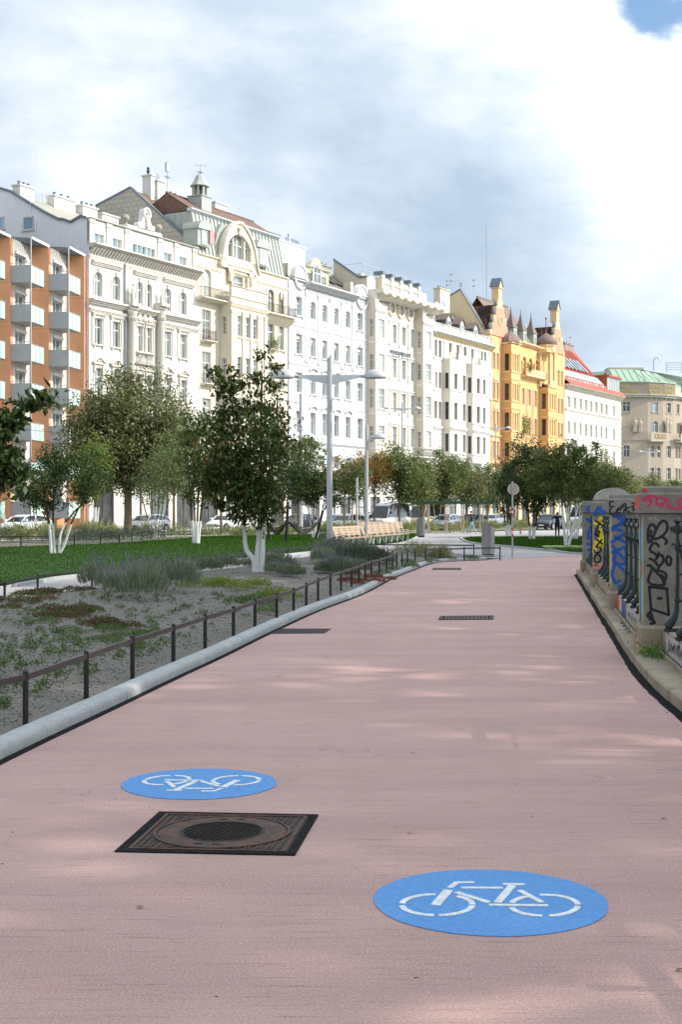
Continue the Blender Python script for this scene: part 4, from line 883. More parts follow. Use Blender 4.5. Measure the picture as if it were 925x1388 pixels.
for px, Y, lab, paint, kind in ((470, 116, 'silver estate car showing between the lamp post and the benches', 'silver', 'hatch'), (527, 121, 'white van facing the park behind the far bench', 'white', 'van'), (576, 129, 'cream yellow van under the left end of the pergola', 'cream', 'van'), (605, 122, 'silver car under the middle of the pergola', 'silver', 'hatch'), (640, 132, 'dark car behind the walking person', 'dark', 'hatch'), (668, 150, 'white car behind the right end of the pergola', 'white', 'hatch'), (745, 128, 'dark car beside the person with the camera', 'dark', 'hatch'), (790, 150, 'white van behind the V-shaped tree', 'white', 'van')):
    car(((px - 462.5) / FPX * Y, Y), toward, lab, CP[paint], kind, grp='vehicles along the street')
# ================================================================ trees
def leafmats(key, cols, trans=.3):
    return [pm('leaf_%s_%d' % (key, i), c, rough=.55, trans=trans, spec=.3) for i, c in enumerate(cols)]
LM = {
 'dark': leafmats('dark', [(.034,.058,.011), (.048,.08,.014), (.07,.10,.022), (.022,.04,.008)], .22),
 'pear': leafmats('pear', [(.042,.068,.012), (.062,.092,.018), (.10,.125,.032), (.028,.046,.009), (.055,.085,.018), (.045,.075,.014), (.085,.11,.025), (.035,.06,.010), (.26,.07,.016)], .28),
 'mid': leafmats('mid', [(.09,.13,.028), (.13,.17,.045), (.06,.09,.018), (.18,.20,.065)], .3),
 'grey': leafmats('grey', [(.12,.13,.04), (.17,.18,.065), (.075,.088,.025), (.23,.23,.10)], .28),
 'lime': leafmats('lime', [(.16, .22, .03), (.11, .17, .025), (.22, .27, .05), (.08, .13, .02)], .35),
 'birch': leafmats('birch', [(.13, .17, .05), (.17, .21, .08), (.09, .12, .035)], .35),
 'autumn': leafmats('autumn', [(.34, .17, .035), (.25, .14, .03), (.13, .13, .03), (.40, .24, .06)], .3),
 'rust': leafmats('rust', [(.30, .12, .06), (.36, .17, .09), (.15, .12, .04), (.22, .10, .055)], .3),
 'olive': leafmats('olive', [(.184, .196, .063), (.230, .230, .092), (.115, .132, .040)], .3),
 'maple': leafmats('maple', [(.075,.105,.018), (.11,.145,.028), (.05,.075,.012), (.15,.17,.045)], .3)}
def bark(name, dark, white=None, hz=1.3):
    m = pm(name, dark, tuple(v * .6 for v in dark), scale=14, rough=.95, bump=.8, bscale=25, stretch=(1, 1, .3))
    if white:
        nt = m.node_tree; N = nt.nodes; L = nt.links; p = N['Principled BSDF']; src = p.inputs['Base Color'].links[0].from_socket
        tc = N.new('ShaderNodeTexCoord'); sx = N.new('ShaderNodeSeparateXYZ'); L.new(tc.outputs['Object'], sx.inputs[0]); nz = N.new('ShaderNodeTexNoise'); nz.inputs['Scale'].default_value = 6
        L.new(tc.outputs['Object'], nz.inputs[0])
        ad = N.new('ShaderNodeMath'); ad.operation = 'MULTIPLY_ADD'; L.new(nz.outputs[0], ad.inputs[0]); ad.inputs[1].default_value = .35; L.new(sx.outputs[2], ad.inputs[2])
        lt = N.new('ShaderNodeMath'); lt.operation = 'LESS_THAN'; L.new(ad.outputs[0], lt.inputs[0]); lt.inputs[1].default_value = hz + .17
        n2 = N.new('ShaderNodeTexNoise'); L.new(tc.outputs['Object'], n2.inputs[0]); n2.inputs['Scale'].default_value = 16; n2.inputs['Detail'].default_value = 6
        mw = N.new('ShaderNodeMix'); mw.data_type = 'RGBA'; L.new(n2.outputs[0], mw.inputs[0]); mw.inputs[6].default_value = (*white, 1); mw.inputs[7].default_value = tuple(v * .72 for v in white) + (1,)
        mx = N.new('ShaderNodeMix'); mx.data_type = 'RGBA'; L.new(lt.outputs[0], mx.inputs[0]); L.new(src, mx.inputs[6]); L.new(mw.outputs[2], mx.inputs[7]); L.new(mx.outputs[2], p.inputs['Base Color'])
    return m
W_ = (.78, .77, .73)
B_w = bark('bark_whitewashed', (.09, .07, .05), W_, 1.15); B_wl = bark('bark_whitewashed_low', (.09, .07, .05), W_, .75); B_wh = bark('bark_whitewashed_high', (.13, .11, .08), W_, 1.9)
B_br = bark('bark_brown', (.20, .145, .10)); B_dk = bark('bark_dark', (.07, .055, .045))
def tree(x, y, H, crown, nl, leaf, key, trunks, lab, bk, grp=None, seed=0, nc=70, sig=.16, droop=.3, z0=.05, name='tree', cat='tree', fork=.45, shell=.5, aspect=.55, extra=()):
    """crown: list of (dx,dy,cz,rx,ry,rz). trunks: list of (polyline, r0) in local metres"""
    rs = np.random.RandomState(seed + 11); t = root(name, lab, cat, (x, y, z0), 0, grp)
    mb = MB(); tips = []
    for pts, r0 in trunks:
        P = [Vector(p) for p in smooth_line3(pts, 6)]; n = len(P); mb.tube(P, [r0 * (1 - .72 * k / (n - 1)) for k in range(n)], 8)
        tips += P[int(n * fork):]
    vol = np.array([c[3] * c[4] * c[5] for c in crown]); vol = vol / vol.sum(); cl = []
    for k in range(nc):
        c = crown[rs.choice(len(crown), p=vol)]; d = rs.normal(size=3); d /= np.linalg.norm(d); r = (shell + (1 - shell) * rs.rand()) if rs.rand() < .8 else rs.rand()
        r *= .9 + .2 * rs.rand(); cl.append((c[0] + d[0] * r * c[3], c[1] + d[1] * r * c[4], c[2] + d[2] * r * c[5], min(c[3], c[5])))
    C = []
    for k, c in enumerate(cl):
        cv = Vector(c[:3]); low = [p for p in tips if p.z < cv.z - .05 * H] or tips
        a = min(low, key=lambda p: (p - cv).length); mid = a.lerp(cv, .5) + Vector((0, 0, .06 * (cv - a).length))
        if k < 90: mb.tube([a, mid, cv], [max(.012, .018 * H * .12), .010 * H * .12 + .004, .004], 4, cap=False)
        m_ = int(nl / nc * (.5 + rs.rand())); s_ = sig * c[3] * (.7 + .6 * rs.rand()) + .03
        g = rs.normal(size=(m_, 3)) * (s_, s_, s_ * .85); C.append(g + c[:3])
        m2 = m_ // 5; f_ = rs.rand(m2, 1); C.append(np.array(a)[None] * (1 - f_) + np.array(c[:3])[None] * f_ + rs.normal(size=(m2, 3)) * s_ * .6)
    for ex, ey, ez, es, en in extra: C.append(rs.normal(size=(en, 3)) * (es, es, es * .7) + (ex, ey, ez))
    mb.build('trunk', bk, t, smooth=True)
    C = np.concatenate(C); C = C[C[:, 2] > .3]
    o = leaf_cloud('crown', C, leaf, LM[key], t, seed=seed, droop=droop, aspect=aspect)
    if key == 'pear': m8 = rs.randint(0, 8, len(C)); m8[rs.rand(len(C)) < .022] = 8; o.data.polygons.foreach_set('material_index', m8.astype(np.int32))
    return t
def smooth_line3(P, k):
    P = [Vector(p) for p in P]; out = []
    for i in range(len(P) - 1):
        a = P[max(i - 1, 0)]; b = P[i]; c = P[i + 1]; d = P[min(i + 2, len(P) - 1)]
        for j in range(k): t = j / k; out.append(.5 * ((2 * b) + (c - a) * t + (2 * a - 5 * b + 4 * c - d) * t * t + (3 * b - a - 3 * c + d) * t ** 3))
    out.append(P[-1]); return out
def stems(n, spread, h, r, seed, base=.12, lean=(0, 0)):
    rs = np.random.RandomState(seed); out = []
    for k in range(n):
        a = 2 * math.pi * (k + rs.rand() * .5) / n; dx, dy = math.cos(a), math.sin(a) * .8; s = spread * (.6 + .6 * rs.rand())
        out.append(([(dx * base, dy * base, -.1), (dx * (base + s * .25), dy * (base + s * .25), h * .2), (dx * (base + s * .6) + lean[0] * .5, dy * s * .6, h * .5), (dx * (base + s) + lean[0], dy * (base + s) + lean[1], h)], r * (.8 + .4 * rs.rand())))
    return out
def at(px, py, z=0): return G(px, py, z)
# the big one in the planting bed
x, y = at(346, 785, .15)
tree(x, y, 5.4, [(a_ - .22, b_, c_, d_, e_, f_) for a_, b_, c_, d_, e_, f_ in ((.05, 0, 2.75, 1.0, 1.0, 1.5), (-.35, 0, 4.3, .42, .5, .85), (.48, .1, 4.35, .36, .4, .75), (-.66, 0, 3.4, .42, .5, .7), (.15, 0, 2.1, .92, .85, .8), (-.55, 0, 2.1, .4, .4, .5), (.1, 0, 5.0, .34, .3, .35))], 8200, .125, 'pear',
     [([(-.02, 0, -.1), (-.02, 0, .35), (-.20, 0, .62), (-.24, .05, 1.1), (-.3, .05, 2.4), (-.4, 0, 3.8)], .075), ([(.06, 0, -.1), (.06, .02, .5), (.10, .03, 1.2), (.12, .05, 2.6), (.15, 0, 4.5)], .085), ([(.14, -.05, -.1), (.17, -.05, .6), (.20, 0, 1.3), (.4, 0, 2.6), (.5, .1, 4.0)], .07)],
     'leafy pear-like tree with drooping dark leaves and forked whitewashed trunk in the gravel bed', B_w, seed=1, nc=130, sig=.14, droop=1.1, z0=.2, aspect=.5)
# spreading tree on the left of the lawn
x, y = at(75, 752)
tree(x, y, 4.4, [(0, 0, 2.9, 1.9, 1.7, 1.2), (-.9, 0, 2.7, 1.1, 1.1, .9), (1.2, 0, 3.0, 1.3, 1.1, 1.0), (.2, 0, 3.7, 1.0, 1.0, .7)], 7000, .11, 'dark',
     [([(-.15, 0, -.1), (-.2, 0, .8), (-.35, 0, 1.8), (-.6, 0, 3.4)], .075), ([(.0, 0, -.1), (-.08, .05, .8), (-.1, .1, 2), (.0, .1, 3.7)], .06), ([(.1, 0, -.1), (.35, 0, .35), (.65, -.05, 1.2), (1.0, 0, 1.9), (1.8, 0, 3.0)], .065), ([(.12, .05, -.1), (.2, .1, .8), (.6, .2, 1.5), (1.3, .2, 2.2), (1.9, .3, 2.9)], .05)],
     'wide dark tree with splayed whitewashed stems at the left of the large lawn', B_w, seed=2, nc=110, sig=.13, fork=.5)
# branches reaching in at the left edge
tree(-8.6, 26.0, 5.0, [(0, 0, 3.2, 1.6, 1.6, 1.5), (1.9, 0, 2.55, .75, .6, .45), (2.2, .1, 3.4, .65, .4, .3), (2.85, .1, 3.8, .32, .3, .2), (2.0, 0, 3.0, .6, .5, .3)], 3000, .17, 'dark', stems(3, .8, 4.2, .07, 5) + [([(0, 0, 1.5), (1.2, 0, 2.7), (2.1, .1, 3.3), (2.9, .1, 3.8)], .05)], 'large-leaved dark tree whose branches reach in at the left edge', B_w, seed=3, nc=95, sig=.10, droop=.8, extra=[(2.9, .1, 3.8, .13, 130), (2.6, .1, 3.7, .11, 90), (2.3, .1, 3.42, .13, 150), (2.05, .1, 3.25, .14, 150), (1.95, 0, 2.9, .14, 150), (2.15, 0, 2.5, .16, 190), (1.9, 0, 2.2, .2, 200), (2.35, 0, 2.75, .1, 80), (2.5, 0, 2.35, .12, 90)])
# large street-side tree
tree((173 - 462.5) / FPX * 103, 103, 12.6, [(-.4, 0, 6.8, 4.6, 4.4, 3.7), (.8, 0, 8.6, 4.2, 3.9, 3.7), (-1.5, 0, 9.6, 2.6, 2.6, 2.4), (3.2, 0, 5.8, 2.8, 2.6, 2.4), (-3.0, 0, 5.2, 2.0, 2.0, 1.6), (1.5, 0, 4.6, 2.2, 2.2, 1.4)], 36000, .26, 'grey',
     [([(0, 0, -.1), (.05, 0, 2.5), (0, 0, 5), (.3, 0, 8), (.3, 0, 11.5)], .33), ([(.05, 0, 3.0), (1.2, 0, 5), (2.6, 0, 7.5)], .16), ([(0, 0, 3.2), (-1.4, .4, 5.5), (-2.6, .3, 8)], .16)],
     'tallest broad tree with grey-green crown standing before the white stucco house', B_br, seed=4, nc=290, sig=.14, fork=.3)
tree((129 - 462.5) / FPX * 90, 90, 7.0, [(0, 0, 4.6, 1.3, 1.2, 1.9), (-.4, 0, 3.2, 1.1, 1.1, 1.0), (.2, 0, 5.9, .8, .8, 1.0)], 3800, .15, 'lime', [([(0, 0, -.1), (0, 0, 1.6), (.1, 0, 3.5), (0, 0, 6.3)], .15), ([(.12, 0, -.1), (.2, 0, 1.6), (.5, 0, 3.6)], .09)], 'yellow-green young tree with whitewashed trunk behind the wide dark tree', B_wh, seed=5, nc=70, sig=.16)
tree(*at(211, 731), 5.8, [(0, 0, 3.7, 1.3, 1.2, 1.7), (-.3, 0, 2.9, 1.2, 1.1, 1.0), (.5, 0, 4.7, .9, .9, 1.0)], 2300, .13, 'birch', stems(6, 1.1, 4.6, .05, 7), 'airy pale-leaved tree with many thin whitewashed stems', B_w, seed=6, nc=70, sig=.15)
tree(*at(266, 738), 7.1, [(0, 0, 4.6, 1.05, 1.0, 2.4), (.3, 0, 3.0, 1.1, 1.0, 1.3), (-.4, 0, 5.8, .7, .7, 1.2)], 4200, .15, 'maple', stems(4, .5, 6.2, .07, 8), 'slim upright tree with whitewashed stems left of the leafy pear-like tree', B_w, seed=7, nc=90, sig=.13, droop=.8)
tree((405 - 462.5) / FPX * 98, 98, 7.6, [(0, 0, 4.9, 2.2, 2.0, 2.1), (.6, 0, 6.0, 1.4, 1.4, 1.3), (-1.0, 0, 4.0, 1.4, 1.4, 1.2)], 7000, .18, 'birch', [([(0, 0, -.1), (0, 0, 2.4), (.1, 0, 6.5)], .13)], 'light green rounded tree between pear-like tree and lamp post', B_br, seed=8, nc=110, sig=.14)
tree((427 - 462.5) / FPX * 84, 84, 4.9, [(0, 0, 3.2, 1.7, 1.6, 1.25), (-.9, 0, 3.6, 1.1, 1.1, 1.0), (.6, 0, 2.7, 1.2, 1.1, .9)], 6500, .14, 'dark', stems(4, .7, 3.6, .06, 9), 'low dense dark tree by the hammocks, left of the tall lamp post', B_w, seed=9, nc=90, sig=.15)
tree((467 - 462.5) / FPX * 112, 112, 6.8, [(.5, 0, 4.8, 1.7, 1.6, 1.7), (-.9, 0, 4.2, 1.3, 1.3, 1.2)], 4600, .17, 'rust', [([(0, 0, -.1), (0, 0, 2.5), (.3, 0, 6)], .11)], 'reddish-brown autumn tree just right of the tall lamp post', B_br, seed=10, nc=80, sig=.15)
tree((478 - 462.5) / FPX * 106, 106, 6.4, [(0, 0, 4.4, 1.4, 1.3, 1.5), (.3, 0, 3.3, 1.1, 1.0, .9)], 3800, .16, 'mid', [([(0, 0, -.1), (0, 0, 2.5), (.1, 0, 5.6)], .10)], 'small green staked tree in front of the orange autumn tree', B_br, seed=11, nc=70, sig=.15)
tree((508 - 462.5) / FPX * 116, 116, 7.6, [(0, 0, 5.2, 1.6, 1.6, 1.9), (-.9, 0, 5.7, 1.2, 1.2, 1.3)], 5400, .17, 'autumn', [([(0, 0, -.1), (0, 0, 2.5), (.1, 0, 6.6)], .11)], 'bright orange-brown autumn tree behind the single-arm lamp', B_br, seed=12, nc=90, sig=.15)
# street trees in a row
row_trees = [(541, 117, 7.9, 2.6, 'mid', 'bushy green street tree right of the orange autumn tree'), (572, 121, 6.7, 1.9, 'olive', 'yellowish green street tree behind the near end of the pergola'), (602, 125, 7.6, 2.5, 'mid', 'rounded green street tree above the pergola, left of the walking person'),
             (632, 130, 7.2, 2.4, 'grey', 'grey-green street tree above the walking person'), (661, 136, 6.8, 2.2, 'birch', 'pale green street tree left of the round sign'), (690, 142, 8.2, 2.3, 'rust', 'reddish street tree behind the round sign'), (725, 148, 9.2, 2.9, 'rust', 'red-brown street tree in front of the orange house'),
             (772, 140, 8.0, 2.7, 'mid', 'dark green street tree before the red-roofed house'), (806, 150, 8.8, 2.8, 'olive', 'yellow-green street tree before the end of the red-roofed house'), (846, 160, 7.2, 2.6, 'olive', 'yellow-green street tree above the round-headed stone'), (884, 168, 6.6, 2.4, 'olive', 'small yellow-green street tree above the nearest pier'), (918, 176, 6.4, 2.2, 'birch', 'pale street tree at the right edge behind the nearest pier')]
for i, (px, Y, H_, r_, key, lab) in enumerate(row_trees):
    rr = random.Random(i + 40); tree((px - 462.5) / FPX * Y, Y, H_, [(0, 0, H_ * .60, r_, r_, H_ * .30), (rr.uniform(-.8, .8), 0, H_ * .74, r_ * .7, r_ * .7, H_ * .22), (rr.uniform(-1.2, 1.2), 0, H_ * .48, r_ * .8, r_ * .8, H_ * .18)], int((8200 if key != 'rust' else 4200) * (r_ / 2.4) ** 2), .20, key,
        [([(0, 0, -.1), (.03, 0, H_ * .35), (rr.uniform(-.3, .3), 0, H_ * .85)], .13)], lab, B_br, grp='street trees between park and road', seed=20 + i, nc=150, sig=.14)
# right-hand lawn
tree(*at(721, 732), 7.0, [(0, 0, 3.6, 1.35, 1.3, 1.9), (-.3, 0, 5.0, 1.1, 1.1, 1.3), (.3, 0, 2.5, 1.2, 1.1, 1.1)], 8500, .14, 'dark', stems(4, .5, 4.8, .07, 31), 'dense dark tree with short whitewashed stems behind the small lawn', B_wl, seed=33, nc=110, sig=.14)
tree(*at(690, 728), 5.6, [(0, 0, 3.0, 1.0, 1.0, 1.8), (.2, 0, 4.3, .8, .8, .9)], 4200, .14, 'dark', stems(3, .4, 4.2, .06, 32), 'narrow dark tree just behind the round sign', B_wl, seed=34, nc=70, sig=.15)
tree(*at(769, 741), 5.35, [(-.1, 0, 3.9, 1.5, 1.4, 1.1), (1.2, 0, 3.3, 1.15, 1.1, .9), (-1.1, 0, 3.2, 1.1, 1.0, .9), (.9, .2, 4.4, .8, .8, .6)], 6600, .125, 'maple',
     [([(-.05, 0, -.1), (-.12, 0, .6), (-.2, 0, 1.5), (-.35, 0, 3.6), (-.5, 0, 4.6)], .085), ([(.05, 0, -.1), (.25, 0, .7), (.45, 0, 1.5), (.9, 0, 3.4)], .075), ([(.05, .1, -.1), (.2, .1, .5), (.75, .1, 1.5), (1.3, 0, 2.6)], .06), ([(.0, .1, .2), (.1, .2, 1.2), (.15, .2, 3.8)], .05)],
     'spreading green tree with V-shaped whitewashed limbs on the small lawn', B_wh, seed=35, nc=120, sig=.13)
tree(*at(779, 732), 4.6, [(.2, 0, 3.1, 1.3, 1.2, 1.1), (1.2, 0, 3.6, 1.0, 1.0, .8)], 3600, .13, 'olive', stems(5, .8, 3.2, .07, 36), 'smaller yellowish tree with whitewashed limbs behind the V-shaped one', B_wh, seed=36, nc=80, sig=.15)
tree(*at(812, 735), 5.2, [(0, 0, 3.2, 1.6, 1.5, 1.2)], 4200, .13, 'maple', stems(4, .6, 3.6, .06, 37), 'green tree half hidden behind the farthest graffiti pier', B_wh, seed=37, nc=80, sig=.15)
tree((50 - 462.5) / FPX * 84, 84, 4.2, [(0, 0, 2.9, 1.2, 1.1, 1.0)], 1700, .13, 'maple', stems(4, .6, 3.2, .06, 38), 'small whitewashed tree in the shrub bed beside the white car', B_w, seed=38, nc=50, sig=.15)
tree((300 - 462.5) / FPX * 96, 96, 7.6, [(0, 0, 5.0, 1.5, 1.4, 2.0), (.3, 0, 3.6, 1.2, 1.2, 1.1)], 3600, .17, 'rust', [([(0, 0, -.1), (0, 0, 2.6), (.1, 0, 6.6)], .12)], 'thin orange-brown tree seen through the slim upright tree', B_br, seed=39, nc=70, sig=.15)
tree((236 - 462.5) / FPX * 94, 94, 8.2, [(0, 0, 5.4, 1.5, 1.4, 2.3), (-.5, 0, 4.1, 1.2, 1.2, 1.2)], 4200, .17, 'birch', [([(0, 0, -.1), (0, 0, 2.6), (.1, 0, 7.2)], .12)], 'tall thin light green tree right of the tallest broad tree', B_br, seed=40, nc=80, sig=.15)
# staked frame round the young tree
M_stake = pm('stake_wood', (.42, .30, .18), (.34, .24, .15), scale=5, rough=.8)
for cx, Y, lab in ((478, 106, 'three-legged wooden stake frame round the small tree by the lamp'), (606, 122, 'wooden stake frame under the pergola left of the walking person')):
    x = (cx - 462.5) / FPX * Y; t = root('tree_stakes', lab, 'tree stakes', (x, Y, 0), 0, 'wooden stake frames round young trees')
    for a in range(3):
        c, s = math.cos(a * 2.094 + .5), math.sin(a * 2.094 + .5); mb = MB(); mb.tube([(c * .85, s * .85, 0), (c * .55, s * .55, 2.3)], .045, 6); mb.build('stake', M_stake, t)
        c2, s2 = math.cos(a * 2.094 + 2.594), math.sin(a * 2.094 + 2.594); mb = MB(); mb.tube([(c * .56, s * .56, 2.2), (c2 * .56, s2 * .56, 2.2)], .035, 6); mb.build('cross_bar', M_stake, t)
# ---- tall quay trees on the canal side; they throw the park into shade
def quay_tree_mesh(seed, Hq=24.0):
    rs = np.random.RandomState(seed); nc = 190; C = []
    for k in range(nc):
        z = 5 + (Hq - 5) * rs.rand() ** .9; rmax = 4.7 * math.sin(math.pi * min(1, max(.12, (z - 2) / (Hq + .5)))) ** .6; a = rs.rand() * 6.283; r = rmax * rs.rand() ** .55
        C.append(rs.normal(size=(50, 3)) * (.75, .75, .6) + (r * math.cos(a), r * math.sin(a), z))
    return np.concatenate(C)
qm = []
for sd in (1, 2):
    C = quay_tree_mesh(sd); tmp = leaf_cloud('crown', C, .48, LM['mid'], None, seed=sd, aspect=.8); mb = MB(); mb.tube([(0, 0, -.1), (.1, 0, 6), (0, .2, 14), (.1, 0, 22)], [.45, .34, .22, .06], 10); r2 = random.Random(sd)
    for k in range(16):
        a = r2.uniform(0, 6.28); z = r2.uniform(5, 18); mb.tube([(.05, 0, z), (2 * math.cos(a), 2 * math.sin(a), z + 1.6), (3.6 * math.cos(a), 3.6 * math.sin(a), z + 3.6)], [.13, .08, .02], 5)
    qm.append((tmp.data, mb.mesh('trunk', B_br))); bpy.data.objects.remove(tmp)
for i, (tx, ty) in enumerate(QUAY):
    t = root('quay_tree', 'tall green quay tree standing by the canal beyond the parapet', 'tree', (tx, ty, 0), i * 1.3, 'tall quay trees by the canal beyond the parapet'); s_ = .92 + .16 * ((i * 37 % 10) / 10); t.scale = (s_, s_, s_)
    place('crown', qm[i % 2][0], t); place('trunk', qm[i % 2][1], t)
# ================================================================ planting in the beds
def plant_mesh(kind, seed):
    rs = np.random.RandomState(seed)
    if kind == 'lavender':      # grey-green mound with upright spikes
        n = 900; a = rs.rand(n) * 6.283; r = np.sqrt(rs.rand(n)) * .42; h = .52 * np.sqrt(np.clip(1 - (r / .5) ** 2, 0, 1)) * (.35 + .65 * rs.rand(n)); C = np.stack([r * np.cos(a), r * np.sin(a), h + .02], 1)
        m_ = [pm('lav_leaf_%d' % i, c, rough=.8, trans=.15) for i, c in enumerate([(.17, .21, .12), (.22, .26, .16), (.11, .14, .075), (.27, .30, .20), (.17, .12, .27)])]
        V = []; F = []; mi = []
        for k in range(n): lean = C[k, :2] * .5 + rs.normal(size=2) * .03; w_ = .006 + .005 * rs.rand(); b = C[k]; L_ = .10 + .07 * rs.rand(); p = rs.rand() * 3.14; dx, dy = math.cos(p) * w_, math.sin(p) * w_; i = len(V); V += [(b[0] - dx, b[1] - dy, b[2]), (b[0] + dx, b[1] + dy, b[2]), (b[0] + lean[0] * .3 + dx * .6, b[1] + lean[1] * .3 + dy * .6, b[2] + L_), (b[0] + lean[0] * .3 - dx * .3, b[1] + lean[1] * .3 - dy * .3, b[2] + L_)]; F.append((i, i + 1, i + 2, i + 3)); mi.append(rs.randint(0, 4))
        for k in range(24):     # flower spikes
            a_ = rs.rand() * 6.283; r_ = rs.rand() * .4; x0, y0 = r_ * math.cos(a_) * .6, r_ * math.sin(a_) * .6; x1, y1 = r_ * math.cos(a_) * 1.5, r_ * math.sin(a_) * 1.5; h_ = .45 + .38 * rs.rand(); w_ = .004
            i = len(V); V += [(x0 - w_, y0, .1), (x0 + w_, y0, .1), (x1 + w_, y1, h_), (x1 - w_, y1, h_)]; F.append((i, i + 1, i + 2, i + 3)); mi.append(1)
            for q in range(6):
                f_ = .72 + .28 * q / 5; cx_, cy_, cz_ = x0 + (x1 - x0) * f_, y0 + (y1 - y0) * f_, .1 + (h_ - .1) * f_; e = .014; p = q * 1.1; i = len(V); V += [(cx_ - e * math.cos(p), cy_ - e * math.sin(p), cz_), (cx_, cy_, cz_ - e), (cx_ + e * math.cos(p), cy_ + e * math.sin(p), cz_), (cx_, cy_, cz_ + e * 1.4)]; F.append((i, i + 1, i + 2, i + 3)); mi.append(4)
        return np_mesh(kind, np.array(V), np.array(F), m_, np.array(mi))
    pal, n, R_, h, s, asp = {'sedum': ([(.12, .035, .022), (.07, .09, .022), (.15, .07, .035), (.06, .08, .02), (.09, .11, .03)], 760, .34, .15, .034, .7), 'green': ([(.09, .15, .03), (.13, .20, .045), (.06, .10, .025)], 760, .32, .22, .036, .5),
        'lime': ([(.26, .30, .04), (.20, .26, .04), (.14, .19, .03)], 620, .30, .24, .038, .5), 'red': ([(.30, .05, .03), (.22, .06, .03), (.13, .09, .03)], 520, .28, .14, .038, .6), 'rosemary': ([(.05, .07, .045), (.08, .10, .06), (.035, .05, .035)], 520, .30, .34, .05, .22),
        'seedling': ([(.08, .14, .03), (.11, .17, .045), (.05, .09, .02)], 60, .055, .10, .03, .35), 'drygrass': ([(.30, .28, .12), (.22, .24, .08), (.13, .17, .05)], 320, .35, .4, .22, .07)}[kind]
    m_ = [pm('%s_leaf_%d' % (kind, i), c, rough=.7, trans=.2) for i, c in enumerate(pal)]
    a = rs.rand(n) * 6.283; r = np.sqrt(rs.rand(n)) * R_; z = h * np.sqrt(np.clip(1 - (r / R_ / 1.05) ** 2, 0, 1)) * (.3 + .7 * rs.rand(n)); C = np.stack([r * np.cos(a), r * np.sin(a), z + .01], 1)
    o = leaf_cloud(kind, C, s, m_, None, seed=seed, aspect=asp, droop=-.8); me = o.data; bpy.data.objects.remove(o); return me
PLM = {k: [plant_mesh(k, sd) for sd in (1, 2, 3)] for k in ('lavender', 'sedum', 'green', 'lime', 'red', 'rosemary', 'seedling', 'drygrass')}
PN = dict(lavender='lavender_bush', sedum='sedum_plant', green='green_perennial', lime='lime_perennial', red='red_groundcover_plant', rosemary='rosemary_bush', seedling='seedling', drygrass='grass_tuft')
PI = {}
def plant(kind, x, y, s=1.0, lab='', grp=None, z=None, hz=1.0):
    i = PI[kind] = PI.get(kind, 0) + 1; o = place(PN[kind], PLM[kind][i % 3], None, (x, y, bed_z(x, y) - .01 if z is None else z), rnd.uniform(0, 6.28), label=lab, cat='plant' if kind != 'drygrass' else 'grass tuft', group=grp); o.scale = (s, s, s * hz); return o
def drift(kind, pts, n, rad, s, lab, grp, z=None, hz=1.0, seed=0):
    r = random.Random(seed)
    for k in range(n):
        f_ = (k + r.random()) / n * (len(pts) - 1); i = min(int(f_), len(pts) - 2); a = Vector(pts[i]).lerp(Vector(pts[i + 1]), f_ - i); plant(kind, a.x + r.gauss(0, rad), a.y + r.gauss(0, rad), s * r.uniform(.75, 1.25), lab + (', left end', ', middle', ', right end')[min(2, 3 * k // n)], grp, z, hz)
lv = 'large grey-green lavender clump with violet spikes at the left of the bed'
for k, (px, py, s) in enumerate([(133, 797, .85), (152, 806, .7), (170, 812, .8), (192, 817, .9), (240, 806, .9), (200, 800, .85)]):
    plant('lavender', *at(px, py, .25), s, 'grey-green lavender bush, %s in the big clump left of the forked trunk' % ('leftmost', 'second from the left', 'third from the left', 'foremost', 'rightmost', 'rearmost')[k], 'lavender bushes in the big left clump', hz=1.05)
drift('lavender', [at(385, 786, .2), at(410, 780, .2), at(432, 776, .2), at(462, 778, .2)], 12, .42, .72, 'grey-green lavender bush in the long drift round the lamp foot', 'lavender bushes round the lamp and forked trunk', seed=2, hz=.8)
drift('lavender', [at(275, 776, .2), at(310, 772, .2), at(335, 768, .2), at(380, 771, .2)], 10, .35, .62, 'lavender bush behind the forked whitewashed trunk', 'lavender bushes behind the forked trunk', seed=32, hz=.8)
drift('lavender', [at(455, 768, .2), at(500, 764, .2)], 6, .5, .95, 'lavender bush beyond the lamp foot', 'lavender bushes beyond the lamp foot', seed=12)
drift('sedum', [at(20, 823, .2), at(60, 838, .2), at(95, 845, .25), at(120, 851, .25)], 16, .26, .62, 'reddish sedum in the patch at the left edge', 'reddish sedums in the left patch', seed=3)
drift('green', [at(110, 853, .25), at(140, 856, .25), at(170, 866, .25), at(200, 858, .2)], 16, .30, .5, 'low green perennial right of the reddish sedum patch', 'low green perennials beside the sedum patch', hz=.7, seed=4)
drift('sedum', [at(45, 812, .2), at(75, 808, .2), at(112, 804, .2)], 8, .25, .7, 'yellow-brown sedum along the black back fence', 'sedums along the back fence', seed=6)
drift('lime', [at(272, 798, .2), at(296, 801, .2), at(330, 806, .2), at(366, 809, .2)], 11, .35, .75, 'yellow-green perennial in front of the forked trunk', 'yellow-green perennials before the forked trunk', seed=5)
drift('green', [at(300, 812, .2), at(330, 822, .2)], 5, .3, .7, 'green perennial near the brown rail fence', 'green perennials near the rail fence', seed=15)
drift('red', [at(468, 790, .15), at(486, 785, .15), at(502, 778, .15)], 8, .3, .8, 'red ground-cover plant between lamp and kerb', 'red ground-cover plants beyond the lamp', seed=7)
drift('rosemary', [at(468, 767, .2), at(492, 768, .2), at(515, 765, .2), at(527, 763, .2)], 10, .35, 1.25, 'dark bushy shrub at the far end of the bed', 'dark shrubs at the far end of the bed', seed=8)
drift('red', [at(480, 760, .2), at(505, 762, .2)], 6, .4, 1.5, 'reddish-brown shrub among the dark ones by the benches', 'reddish shrubs by the benches', seed=18, hz=1.6)
